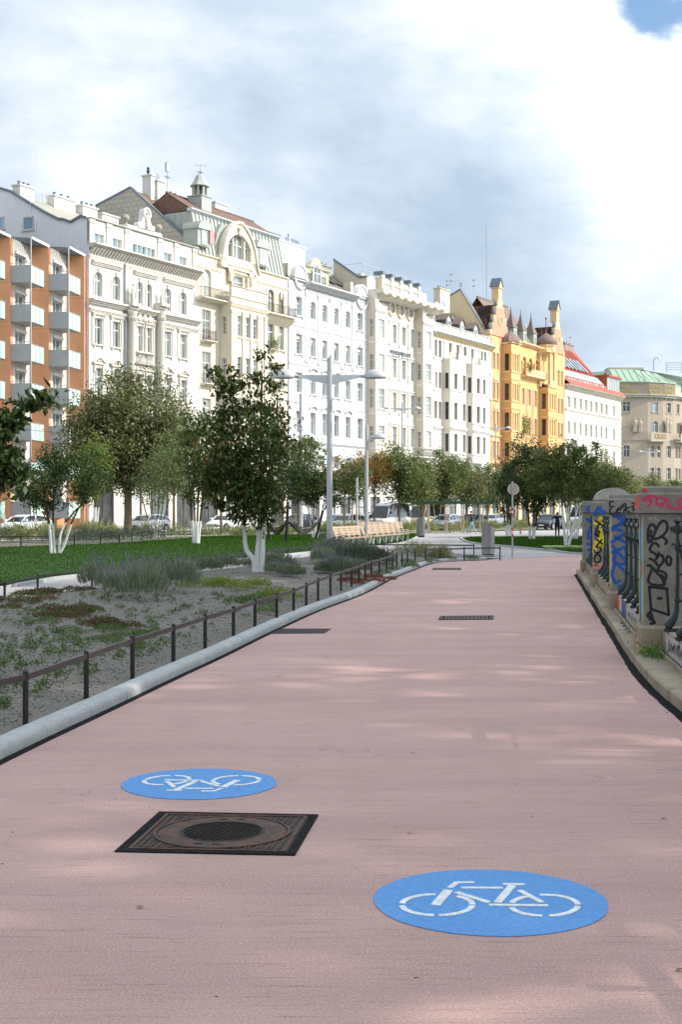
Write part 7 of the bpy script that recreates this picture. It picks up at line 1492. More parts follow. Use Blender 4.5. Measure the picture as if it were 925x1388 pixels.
    # lantern
    n_ = -3.0; cx = T(272.5, n_); zb0, zb1 = ze + .9, Z(272, 268, n_); mb = MB(); mb.box(cx - .85, cx + .85, 2.3, 4.0, zb0, zb1); o = mb.build('lantern_base', M_cop, h.root); mb = MB(); mb.box(cx - .95, cx + .95, 2.2, 4.1, zb1, zb1 + .1); mb.build('ledge', M_cop, o)
    z2 = Z(272, 253, n_)
    for k in range(8): a_ = k * math.pi / 4 + .39; mb = MB(); mb.box(-.09, .09, -.09, .09, zb1 + .1, z2); mb.build('lantern_post', M_cop, h.root, (cx + .68 * math.cos(a_), 3.15 + .68 * math.sin(a_), 0), a_)
    mb = MB(); mb.lathe([(.42, zb1 + .1), (.42, z2)], (cx, 3.15, 0), 8); mb.build('lantern_core', M_paned, h.root)
    z3 = Z(272, 236, n_); H_ = z3 - z2; mb = MB(); mb.lathe([(1.02, 0), (.98, .1), (.86, .18 * H_), (.68, .4 * H_), (.52, .62 * H_), (.46, .78 * H_), (.32, .92 * H_), (.08, H_)], (cx, 3.15, z2), 8, a0=.39); mb.build('lantern_cap', M_cop, h.root); antenna(h, cx + .1, 3.15, z3, 1.0, ((.9, .6, 2.4), (.2, .3, .2)))
    # dormers
    for px0, px1, py0, py1 in ((271.5, 284.5, 331, 311), (350.5, 364, 358, 336)):
        n_ = .25; x0, x1 = T(px0, n_), T(px1, n_); z0_, z1_ = Z(px0 + 3, py0, n_), Z(px0 + 3, py1, n_); w_ = x1 - x0; m = MB(); m.box(x0 - .35, x1 + .1, -.2, 1.5, z0_ - .15, z1_); m.build('dormer', M_cop, h.root)
        h.win((x0 + x1) / 2, z0_, w_ * .72, z1_ - z0_ - .1, n=n_ - .02, dep=-.02 + .0, bars=1, style='none', pmat=M_panel); m = MB(); P = [(-.12 - .35, 0), (-.35 - .12, .1), (-.35, .35), (.0, .75), (w_ / 2, .98), (w_, .75), (w_ + .2, .1), (w_ + .2, 0)]
        m.prism(P, lambda a_, b_, d_: (x0 + a_, d_, z1_ + b_), -.4, 1.6); m.build('dormer_roof', M_cop, h.root)
    mb = MB(); x = T(287, .4); mb.box(x - .4, x + .3, -.5, -.42, Z(287, 331, .4), Z(287, 313, .4)); mb.build('drying_blanket', pm('blanket', (.55, .25, .22), (.45, .3, .32), scale=5, rough=.9), h.root)
    # rounded copper cheek left of the arched gable
    mb = MB(); P = [(gx0 + .1, zp), (gx0 + .15, zp + 1.6), (gx0 + .5, zp + 2.9), (gx0 + 1.3, zp + 3.9), ((gx0 + gx1) / 2, z0_g + H_g - .1), (gx1 - 1.3, zp + 3.9), (gx1 - .5, zp + 2.9), (gx1 - .15, zp + 1.6), (gx1 - .1, zp)]; mb.prism(P, lambda a_, b_, d_: (a_, d_, b_ - .1), .45, 2.6); mb.build('gable_roof', M_cop, h.root)
    # big white chimney block on the right party wall
    n_ = -2.5; x0, x1 = T(366, n_), T(414, n_); zt = Z(366, 322, n_); h.chimney(x0, x1, 2.5, 4.2, zt - 3.2, zt, plaster('party_white', (.76, .75, .72), .04), pots=0)
    for k in range(17):
        x = x0 + .4 + (x1 - x0 - .8) * k / 16
        if k in (8, 9, 12): continue
        mb = MB(); mb.lathe([(.09, 0), (.09, .62 + (.45 if k == 11 else 0)), (.14, .64 + (.45 if k == 11 else 0)), (.14, .74 + (.45 if k == 11 else 0))], (x, 3.2, zt + .14), 6); mb.build('flue', M_galv, h.root)
    mb = MB(); x = T(350, -2.5)
    for k in range(3): mb.tube([(x + k * .9, 2.5, Z(350, 330, n_) - .2), (x + k * .9, 2.5, Z(350, 330, n_) + 1.1)], .03, 4)
    for dz in (.5, 1.1): mb.tube([(x, 2.5, Z(350, 330, n_) + dz), (x + 1.8, 2.5, Z(350, 330, n_) + dz)], .03, 4); mb.tube([(x, 2.5, Z(350, 330, n_) + dz), (x, 4, Z(350, 330, n_) + dz)], .03, 4)
    mb.build('roof_railing', M_galv, h.root)
house2()
# ================================================================ house 3: bright white house with two round-topped corner gables
M_w3 = plaster('white_bright', (.745, .74, .725), .04); M_w3t = pm('white_trim3', (.60, .60, .59), (.54, .54, .53), scale=3, rough=.85)
M_slate = pm('slate_roof', (.12, .10, .095), (.19, .15, .13), scale=5, rough=.8, bump=.4, bscale=8); M_cr = plaster('cream_party', (.62, .56, .44), .05); M_grn = plaster('pale_green', (.50, .52, .36), .05)
def ring_relief(house, x, z, n, r, mat, name='relief'):
    mb = MB(); k = 18
    for i in range(k):
        a, b = 2 * math.pi * i / k, 2 * math.pi * (i + 1) / k; mb.hexa([(x + q * math.cos(t), -n - .12, z + q * math.sin(t)) for q, t in ((r * .82, a), (r, a), (r, b), (r * .82, b))] + [(x + q * math.cos(t), -n + .01, z + q * math.sin(t)) for q, t in ((r * .82, a), (r, a), (r, b), (r * .82, b))])
    mb.build(name, mat, house.root)
def house3():
    h = House('white_house', 'bright white house with two round-topped corner gables and a green attic', 391.5, dict(trim=M_w3t)); T, Z = h.T, h.Z; W = T(499); ztop = Z(405, 376); h.body(W, ztop - .3, 13, M_w3)
    pav = [(T(405), 1.28), (T(488), 1.28)]; mid = [(T(424), 1.05), (T(440), 1.05), (T(456), 1.05), (T(471.5), 1.05)]; zz = [(Z(405, a), Z(405, b)) for a, b in ((428, 402.7), (480, 453), (532, 505), (587, 557))]
    hs = h.rect_wins(pav, [(z0, z1, dict(style='sillkey' if k < 2 else 'plain', bars=3, blind=.25 if k == 1 else 0, pmat=M_pane, dep=.34)) for k, (z0, z1) in enumerate(zz)])
    hs += h.rect_wins(mid, [(zz[0][0], zz[0][1] - .15, dict(style='plainapron', rise=.25, bars=2, blind=.2, dep=.34)), (zz[1][0], zz[1][1] - .1, dict(style='sillapron', bars=2, blind=.28, dep=.34)), (zz[2][0], zz[2][1], dict(style='segsill', bars=2, dep=.34)), (zz[3][0], zz[3][1], dict(style='seg', bars=2, dep=.34))])
    zg = zz[3][0] - 1.0; h.wall(0, W, zg, ztop - .3, 0, hs, M_w3, dep=.38); rust(h, 0, W, zg + .5, zz[3][1] + .9, 0, M_w3, holes=hs); h.band(0, W, zg - .15, zg + .2, 0, .35); h.band(0, W, zg - .6, zg - .15, 0, .12)
    hs = h.rect_wins([(T(p), 1.2) for p in (400, 418, 436, 455, 473, 489)], [(Z(436, 634), Z(436, 618), dict(style='plain', bars=2))]); h.wall(0, W, 4.4, zg, 0, hs, M_w3, name='mezzanine_wall'); h.shops(0, W, 4.4, M_w3t)
    h.quoins(0, zg + .4, ztop - .8, w=.55); h.quoins(W, zg + .4, ztop - .8, w=.55, left=False); xa, xb = T(413), T(480.5); h.quoins(xa - .05, zz[1][0], ztop - 1.5, w=.3, left=False); h.quoins(xb + .05, zz[1][0], ztop - 1.5, w=.3)
    for x in (T(415.5), T(432), T(448), T(464), T(478.5)): h.pil(x, .5, zz[1][0] - .8, zz[0][1] + .7, 0, .1)
    for k in (0, 1, 2): h.band(0, W, zz[k][0] - 1.25, zz[k][0] - 1.05, 0, .12, name='string_course')
    zc = Z(415, 383); h.band(xa - .1, xb + .1, zc - .4, zc, 0, 1.0); h.modillions(xa, xb, zc - .75, zc - .41, .02, .75, .5); h.band(xa, xb, zc - 1.1, zc - .76, 0, .15)
    # pavilion gables with discs
    for x, wd, px in ((T(406.5), T(415.5) - T(396.5), 406), (T(490), T(498.5) - T(481.5), 490)):
        z0 = ztop - .35; zt = Z(px, 358 if px < 450 else 386); r = wd / 2 * .95; mb = MB(); P = [(-wd / 2, z0), (-wd / 2, z0 + .5)] + [(r * math.cos(a), zt - r + r * math.sin(a)) for a in np.linspace(math.pi, 0, 13)] + [(wd / 2, z0 + .5), (wd / 2, z0)]
        mb.prism(P, lambda a_, b_, d_: (x + a_, d_, b_), -.12, .45); mb.build('round_gable', M_w3, h.root); ring_relief(h, x, zt - r, .12, r, M_w3t); pass
        for k in range(5): mb = MB(); mb.lathe([(.03, 0), (.14, .1), (.1, .3), (.03, .4)], (x + (k - 2) * .3, -.14, zt - r - .3 + .1 * (k % 2)), 7, 1, .5); mb.build('relief', M_w3t, h.root)
        h.band(x - wd / 2 - .05, x + wd / 2 + .05, z0 + .1, z0 + .32, 0, .3); mb = MB(); mb.box(x - wd / 2 - .5 if px > 450 else x - wd / 2 - .45, x - wd / 2 + .1, .3, 1.3, z0 - .2, z0 + 1.7); mb.build('parapet_block', M_cr, h.root)
    # roof, green attic, chimney, skylights
    h.roof(.2, W, [(-.15, zc - .02), (6, zc + 4.2), (12, zc)], M_slate); x0, x1 = T(414, -1), T(446, -1); zt = Z(430, 366, -1); hs = []
    for px in (417, 420, 436, 440, 444): x = T(px, -1); h.win(x, zt - 2.1, .7, 1.5, n=-1, bars=1, style='none'); hs.append((x - .35, x + .35, zt - 2.1, zt - .6, 0))
    x = T(428.5, -1); h.win(x, zt - 2.4, 1.7, 2.9, n=-.9, rise=.85, bars=2, style='plain', dep=-.02); h.wall(x0, x1, zc, zt, -1, hs, M_grn, name='attic_wall'); mb = MB(); mb.box(x0, x1, 1.3, 5, zc, zt - .01); P = [(x - 1.5, zt - .3), (x - 1.5, zt + .2)] + [(x + 1.3 * math.cos(a), zt + .0 + 1.3 * math.sin(a)) for a in np.linspace(math.pi * .95, math.pi * .05, 9)] + [(x + 1.5, zt + .2), (x + 1.5, zt - .3)]; mb.build('attic', M_grn, h.root)
    mb = MB(); mb.prism(P, lambda a_, b_, d_: (a_, d_, b_), .93, 1.4); mb.build('attic_gable', M_grn, h.root); h.band(x0 - .1, x1 + .1, zt, zt + .15, -1.0, -.7, mat=M_cr)
    n_ = -4; h.chimney(T(433, n_), T(449.5, n_), 4, 5, Z(440, 382, n_), Z(440, 361, n_), MATS['old_stone'] if 'old_stone' in MATS else M_cr, pots=3)
    for k in range(3): x = T(454 + k * 9, -1.5); mb = MB(); mb.hexa([(x - .6, 1.5, zc + 1.15 + .1), (x + .6, 1.5, zc + 1.15 + .1), (x + .6, 3.4, zc + 2.5 + .1), (x - .6, 3.4, zc + 2.5 + .1), (x - .6, 1.45, zc + 1.35), (x + .6, 1.45, zc + 1.35), (x + .6, 3.35, zc + 2.7), (x - .6, 3.35, zc + 2.7)]); mb.build('skylight', M_paned, h.root)
house3()
# ================================================================ house 4: ornate cream-and-white house with the painted name
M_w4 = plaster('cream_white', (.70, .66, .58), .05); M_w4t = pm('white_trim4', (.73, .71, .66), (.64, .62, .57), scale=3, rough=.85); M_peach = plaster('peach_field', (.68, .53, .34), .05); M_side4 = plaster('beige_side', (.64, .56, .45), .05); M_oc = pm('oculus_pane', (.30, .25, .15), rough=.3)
def house4():
    h = House('ornate_house', 'beige and white ornate house with oval windows under a scalloped eave and a painted name', 499.5, dict(trim=M_w4t)); T, Z = h.T, h.Z; W = T(588); n = 1.2; zc = Z(520, 405); h.body(W, zc - .5, 13, M_side4)
    b0, b1 = T(509.5, n), T(524, n); c0, c1 = T(574, n), T(587.5, n); zr = [(Z(517, a, n), Z(517, b, n)) for a, b in ((458, 432.7), (504, 480), (554, 527), (601, 577))]; zbt = Z(512, 417, n); zg = zr[3][0] - 1.3
    cen = [(T(534.8), 1.05), (T(547.5), 1.05), (T(559.6), 1.05)]; zs = [(Z(534.8, a), Z(534.8, b)) for a, b in ((465.6, 440.5), (512, 486), (559, 532), (604, 578))]
    hs = h.rect_wins(cen, [(z0, z1, dict(style='plainhood' if k else 'plain', bars=3, pmat=M_panel, dep=.3)) for k, (z0, z1) in enumerate(zs)]); h.wall(0, W, zg, zc - .5, 0, hs, M_w4, dep=.34)
    for f0, f1, s0, s1 in ((b0, b1, b0, 0), (c0, c1, c0, 0)):
        w_ = f1 - f0; x = (f0 + f1) / 2; hs = h.rect_wins([(x, 1.5)], [(z0, z1, dict(style='plainsill' if k > 0 else 'plain', bars=4, pmat=M_panel, dep=.12)) for k, (z0, z1) in enumerate(zr)], n=n); h.wall(f0, f1, zg, zbt, n, hs, M_w4, name='bay_front', dep=.16)
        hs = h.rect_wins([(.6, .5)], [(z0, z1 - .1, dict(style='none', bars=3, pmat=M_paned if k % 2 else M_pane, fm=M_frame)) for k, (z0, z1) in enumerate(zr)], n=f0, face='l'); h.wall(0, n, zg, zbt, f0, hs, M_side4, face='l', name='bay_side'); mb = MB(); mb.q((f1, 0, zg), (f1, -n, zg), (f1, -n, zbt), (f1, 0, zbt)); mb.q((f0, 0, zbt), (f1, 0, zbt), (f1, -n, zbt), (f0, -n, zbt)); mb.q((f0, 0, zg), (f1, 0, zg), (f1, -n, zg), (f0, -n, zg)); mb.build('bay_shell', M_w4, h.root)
        for k, (z0, z1) in enumerate(zr): h.band(f0 - .08, f1 + .08, z0 - .75, z0 - .55, n - .02, n + .12, name='string_course'); mb = MB(); mb.box(f0 - .04, f0, -n, -.02, z0 - .75, z0 - .55); mb.build('side_string_course', M_w4t, h.root)
        for k, (z0, z1) in enumerate(zr[1:]): mb = MB(); mb.box(f0 - .015, f0 - .002, -n + .08, -.1, z0 - .5, z1 + .4) if False else mb.box(x - 1.05, x - .98, -n - .03, -n, z0, z1); mb.box(x + .98, x + 1.05, -n - .03, -n, z0, z1); mb.build('side_strip', M_peach, h.root)
        # sweeping wave of stucco on top of the bay
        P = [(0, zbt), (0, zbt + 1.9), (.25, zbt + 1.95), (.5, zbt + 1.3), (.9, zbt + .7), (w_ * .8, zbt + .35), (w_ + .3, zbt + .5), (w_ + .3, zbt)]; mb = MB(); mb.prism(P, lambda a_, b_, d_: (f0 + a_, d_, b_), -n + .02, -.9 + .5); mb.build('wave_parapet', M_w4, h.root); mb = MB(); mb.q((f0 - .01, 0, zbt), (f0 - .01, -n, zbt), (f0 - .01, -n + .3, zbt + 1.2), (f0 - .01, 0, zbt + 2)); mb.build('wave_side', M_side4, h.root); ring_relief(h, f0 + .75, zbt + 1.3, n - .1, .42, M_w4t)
        h.band(f0 - .1, f1 + .1, zbt - .5, zbt - .2, n, n + .25, name='hood'); h.quoins(f0, zr[3][0] - .5, zr[1][0] - 1, n=n, w=.35); h.quoins(f1, zr[3][0] - .5, zr[1][0] - 1, n=n, w=.35, left=False)
    for px, (z0, z1) in [(p, q) for p in (528.5, 541.3, 553.7, 566) for q in zs]: mb = MB(); x = T(px); mb.box(x - .34, x + .34, -.03, 0, z0 - .1, z1 + .2); mb.build('peach_panel', M_peach, h.root) if z0 < zs[1][0] else None; h.pil(x, .28, z0 - .3, z1 + .5, 0, .12)
    # oval windows, dotted frieze, lettering
    for i, px in enumerate((530.5, 543, 555.5)):
        x = T(px); z = Z(px, (418, 421.6, 425)[i]); mb = MB(); mb.prism([(.5 * math.cos(a), .62 * math.sin(a)) for a in np.linspace(0, 6.283, 19)[:-1]], lambda a_, b_, d_: (x + a_, d_, z + b_), -.08, -.02); w_ = mb.build('oval_window', M_oc, h.root); ring_relief(h, x, z, .1, .78, M_w4t); ring_relief(h, x, z, .05, 1.0, M_peach)
        mb = MB(); mb.box(x - .02, x + .02, -.11, -.08, z - .55, z + .55); mb.box(x - .45, x + .45, -.11, -.08, z - .02, z + .02); mb.build('frame', M_frame, w_)
    for i, px in enumerate((525, 537, 549.5, 562)):
        mb = MB(); x = T(px); z = Z(px, (417, 420, 424, 427)[i])
        for a in range(3):
            for b in range(3): mb.box(x - .42 + a * .34, x - .24 + a * .34, -.09, 0, z - .45 + b * .36, z - .25 + b * .36)
        mb.build('frieze_ornament', M_w4t, h.root)
    x0, x1 = T(529), T(558); zl = Z(543, 482); text('BOULEVARD-HOF', 1.25, M_zinc, h.root, (x0 - .1, -.09, zl - .4), (x1 - x0) / 10.4, .04)
    # projecting scalloped eave and set-back storey
    e0, e1 = -.2, W + .2; z0, z1 = Z(512, 401, n), Z(512, 392, n); mb = MB(); mb.hexa([(e0, -n - .9, z1 - .34), (e1, -n - .9, z1 - .34), (e1, .2, z0 - .1), (e0, .2, z0 - .1), (e0, -n - .95, z1), (e1, -n - .95, z1), (e1, .2, z1), (e0, .2, z1)]); mb.build('eave', M_w4, h.root)
    for k in range(9): x = e0 + .9 + (e1 - e0 - 1.8) * k / 8; mb = MB(); mb.prism([(.75 * math.cos(a), .26 * math.sin(a)) for a in np.linspace(math.pi, 2 * math.pi, 9)], lambda a_, b_, d_: (x + a_, d_, z1 - .33 + b_), -n - .85, -.3); mb.build('scallop', M_side4, h.root)
    n2 = -.3; za, zb = z1, Z(521, 377, n2); xa, xb = T(517, n2), T(569, n2); h.wall(xa, xb, za, zb, n2, [], M_cr, name='attic_wall'); mb = MB(); mb.box(0.1, W, 1.0, 10, za, zb - .05); mb.box(0.1, xa, .9, 1.2, za, zb - .3); mb.build('attic', M_cr, h.root); mb = MB(); mb.q((xa, .3, za), (xa, 1, za), (xa, 1, zb), (xa, .3, zb)); mb.build('attic_return', M_cr, h.root)
    h.band(xa, xb + .3, zb - .75, zb - .6, n2, n2 + .25); h.band(xa, xb, zb - .02, zb + .12, n2 - .2, n2 + .1, mat=M_zinc)
    for px in (518, 530.5, 543, 555.5, 567.5): x = T(px, n2); h.pil(x, .45, za, zb + .3, n2, .2); mb = MB(); mb.box(x - .32, x + .32, .0, 1.3, zb + .3, zb + .72); mb.build('pier_cap', M_zinc, h.root)
    mb = MB(); zr_ = zb + 1.5
    for k in range(9): x = xa - 2 + (xb - xa + 1.5) * k / 8; mb.tube([(x, 1.8, zb), (x, 1.8, zr_)], .025, 4)
    mb.tube([(xa - 2, 1.8, zr_), (xb - .5, 1.8, zr_)], .03, 4); mb.tube([(xa - 2, 1.8, zr_), (xa - 2, 9, zr_)], .03, 4); mb.tube([(xa - 2, 1.8, zr_ - .7), (xb - .5, 1.8, zr_ - .7)], .02, 4); mb.build('roof_railing', M_galv, h.root)
    g = lambda px, py: GP(px, py, h.t0); P = [(.1, 24), (.1, g(498, 376)[1]), g(488, 377.5), g(453, 353), (g(453, 353)[0] + .2, 24)]; h.gable(-.1, P, M_cr, coping=P[1:4], th=.35)
    # balcony low on the right
    zb = Z(580, 620, n); h.band(T(545), T(590, n), zb - .35, zb, 0, n + .9, name='balcony_slab'); h.railing(T(546), T(590, n), zb, n + .8, ret=.8); hs = h.rect_wins([(T(p), 1.3) for p in (505, 520, 536, 552, 570, 582)], [(Z(540, 646), Z(540, 630), dict(style='plain', bars=2))]); h.wall(0, W, 4.6, zg, 0, hs, M_w4, name='mezzanine_wall'); h.shops(0, W, 4.6, M_w4t)
house4()
# ================================================================ house 5: white house with dark windows, shallow bays and four dormers
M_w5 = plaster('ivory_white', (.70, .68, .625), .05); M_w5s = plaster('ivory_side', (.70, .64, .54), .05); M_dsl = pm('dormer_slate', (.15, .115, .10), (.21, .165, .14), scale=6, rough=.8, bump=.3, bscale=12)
def house5():
    h = House('ivory_house', 'white house with dark narrow windows, two shallow bays and four grey dormers', 588.5, dict(trim=M_w5)); T, Z = h.T, h.Z; W = T(668); n = 1.1; zp = Z(590, 438); zc = Z(590, 449); h.body(W, zp, 13, M_w5)
    ro = [(Z(590, a), Z(590, b)) for a, b in ((483, 460), (525, 503.5), (567, 543.5), (611, 586.5))]; K = dict(fm=M_frbr, pmat=M_paned, bars=2, style='plain', dep=.28)
    flat = [(T(p), w_) for p, w_ in ((590.6, .8), (596.4, .8), (653, .75), (657.6, .75))]; hs = h.rect_wins(flat[:2], [(a, b, K) for a, b in ro]); hs += h.rect_wins([(T(p), .85) for p in (610.3, 620.6, 630.4, 640.5)] + flat[2:], [(*ro[0], K)]); zg = ro[3][0] - 1.3; h.wall(0, W, zg, zp, 0, hs, M_w5, dep=.3)
    bays = ((610.6, 632, ((618, 1.0), (629.5, .85))), (641.5, 663.5, ((648.5, 1.0), (656.5, .8))))
    for p0, p1, ws in bays:
        f0, f1 = T(p0, n), T(p1, n); zt = ro[1][1] + 1.9; cs = [(T(p, n), w_) for p, w_ in ws]; hs = h.rect_wins(cs, [(a, b, K) for a, b in ro[1:]], n=n); h.wall(f0, f1, zg, zt, n, hs, M_w5, name='bay_front')
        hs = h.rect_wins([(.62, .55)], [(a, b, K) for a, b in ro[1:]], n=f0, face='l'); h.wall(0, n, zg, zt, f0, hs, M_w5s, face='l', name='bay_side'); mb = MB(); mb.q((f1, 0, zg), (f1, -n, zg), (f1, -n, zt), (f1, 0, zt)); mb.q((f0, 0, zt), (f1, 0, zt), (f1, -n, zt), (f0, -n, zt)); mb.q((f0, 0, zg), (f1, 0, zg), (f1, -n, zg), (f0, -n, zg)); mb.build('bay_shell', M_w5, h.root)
        for k in (1, 2, 3): h.band(f0 - .05, f1 + .05, ro[k][0] - .35, ro[k][0] - .18, n, n + .14, name='sill')
        h.band(f0 - .05, f0 + 1.0, zt, zt + .8, n - .15, n + .05, mat=M_w5s, name='bay_parapet'); h.railing(f0 + 1.0, f0 + 2.6, zt, n, h=.9, step=.18, mat=M_frbr); mb = MB(); mb.box(f0 + 2.6, f1, -n - .05, -n + .1, zt, zt + .75); mb.build('bay_parapet', M_w5, h.root)
        h.band(f0 - .05, f1 + .1, ro[2][0] - 1.4, ro[2][0] - 1.05, n, n + .3, name='string_course')
    h.band(0, W, ro[2][0] - 1.4, ro[2][0] - 1.05, 0, .3, name='string_course'); h.band(0, W, ro[0][0] - .4, ro[0][0] - .2, 0, .14, name='sill'); rust(h, 0, T(603), zg, ro[2][0] - 1.5, 0, M_w5, holes=[])
    for px in (587.8, 602.5, 614.5, 625.5, 635.5, 645.5, 650, 664): h.pil(T(px), .4, ro[0][0] - .2, zc - .9, 0, .1)
    for px in (588.5, 603.5, 637, 665): h.pil(T(px), .5, ro[1][0] - .4, ro[1][1] + 1.5, 0, .12)
    h.band(-.05, W + .15, zc - .3, zc, 0, .75); h.modillions(0, W, zc - .85, zc - .31, .02, .5, .6, mat=pm('ochre_bracket', (.62, .50, .30), rough=.85)); h.band(-.05, W, zp, zp + .13, -.3, .15, name='parapet_cap')
    for px in (588.5, 602, 626, 646, 662): h.pil(T(px), .5, zc, zp, 0, .1)
    h.roof(0, W, [(.4, zp - .3), (6, zp + 4), (12, zp)], M_dsl)
    for px, yt, yb in ((587, 418, 437), (608.5, 424, 443), (626.5, 430.5, 449), (645, 436.5, 455)):
        n_ = -.6; x = T(px, n_); z0, z1 = Z(px, yb, n_), Z(px, yt + 4, n_); w_ = 1.7; mb = MB(); mb.box(x - w_ / 2, x + w_ / 2, .62, 4.2, z0 - .6, z1 - .55); mb.build('dormer', M_zinc, h.root); h.win(x, z0 + .1, w_ * .74, z1 - z0 - .75, n=n_ + .02, bars=1, style='none', dep=0, pmat=M_pane)
        mb = MB(); mb.prism([(-w_ / 2, 0), (w_ / 2, 0), (0, .75)], lambda a_, b_, d_: (x + a_, d_, z1 - .55 + b_), .6, .8); mb.build('dormer_gable', M_frame, h.root)
        mb = MB()
        for s_ in (-1, 1): mb.hexa([(x, .35, z1 + .22), (x + s_ * (w_ / 2 + .3), .35, z1 - .75), (x + s_ * (w_ / 2 + .3), 4.6, z1 - .75), (x, 4.6, z1 + .22), (x, .35, z1 + .36), (x + s_ * (w_ / 2 + .35), .35, z1 - .62), (x + s_ * (w_ / 2 + .35), 4.6, z1 - .62), (x, 4.6, z1 + .36)])
        mb.build('dormer_roof', M_dsl, h.root)
    for px, py, r_ in ((593, 414, .5), (604.5, 410, .72)):
        n_ = -2.2; x = T(px, n_); z = h.Z(px, py, n_); mb = MB(); mb.lathe([(.02, .28), (r_ * .5, .2), (r_ * .85, .08), (r_, 0)], (0, 0, 0), 16); o = mb.build('satellite_dish', pm('dish', (.55, .58, .62), rough=.4), h.root, (x, 2.2, z), smooth=True); o.rotation_euler = (R(75), 0, R(-25)); mb = MB(); mb.tube([(x, 2.5, z - 2.5), (x, 2.4, z)], .05, 5); mb.build('dish_mount', M_galv, h.root)
    n_ = -5; h.chimney(T(597, n_), T(610, n_), 5, 6, zp, Z(600, 392, n_), M_cr, pots=4)
    for px, yb, yt in ((606.5, 395, 380), (612, 395, 370), (625, 393, 384), (642.5, 400, 378)): antenna(h, T(px, -6), 6, Z(px, yb, -6), Z(px, yt, -6) - Z(px, yb, -6), ((.9, .6, .5), (.55, .5, .5)))
    hs = h.rect_wins([(T(p), 1.1) for p in (594, 608, 620, 634, 648, 660)], [(Z(620, 646), Z(620, 632), dict(style='plain', bars=2))]); h.wall(0, W, 4.6, zg, 0, hs, M_w5, name='mezzanine_wall'); h.shops(0, W, 4.6, M_w5)
house5()
# ================================================================ house 6: orange and pink gabled house
M_or = plaster('ochre_orange', (.72, .46, .20), .05); M_ors = plaster('ochre_shaded', (.66, .39, .15), .05); M_pk = plaster('pink_field', (.62, .31, .21), .05); M_ort = plaster('ochre_light', (.72, .52, .29), .05)  # second ochre: shade of the oriel sides and loggia back put into the colour
def pattern_tiles():
    m = tile_mat('roof_tile_dark', (.035, .025, .022), (.06, .035, .028), (.02, .015, .015), 5, 6); nt = m.node_tree; N = nt.nodes; L = nt.links; p = N['Principled BSDF']; src = p.inputs['Base Color'].links[0].from_socket; tc = N.new('ShaderNodeTexCoord'); sp = N.new('ShaderNodeSeparateXYZ'); L.new(tc.outputs['Object'], sp.inputs[0])
    def M(op, a, b=None):
        o = N.new('ShaderNodeMath'); o.operation = op
        for i, v in enumerate((a, b)):
            if v is None: continue
            if isinstance(v, (int, float)): o.inputs[i].default_value = v
            else: L.new(v, o.inputs[i])
        return o.outputs[0]
    u = M('ADD', sp.outputs[0], sp.outputs[1]); f = M('PINGPONG', u, 1.6); g_ = M('PINGPONG', sp.outputs[2], 1.6); d = M('ABSOLUTE', M('SUBTRACT', M('ADD', f, g_), 1.6)); k = M('LESS_THAN', d, .09); k2 = M('LESS_THAN', M('ABSOLUTE', M('SUBTRACT', M('ADD', f, g_), .7)), .12); k = M('MAXIMUM', k, k2)
    mx = N.new('ShaderNodeMix'); mx.data_type = 'RGBA'; L.new(k, mx.inputs[0]); L.new(src, mx.inputs[6]); mx.inputs[7].default_value = (.24, .07, .045, 1); L.new(mx.outputs[2], p.inputs['Base Color']); return m
M_pat = pattern_tiles(); M_tl2 = tile_mat('roof_tile_grey_brown', (.34, .25, .20), (.25, .18, .15), (.12, .09, .08))
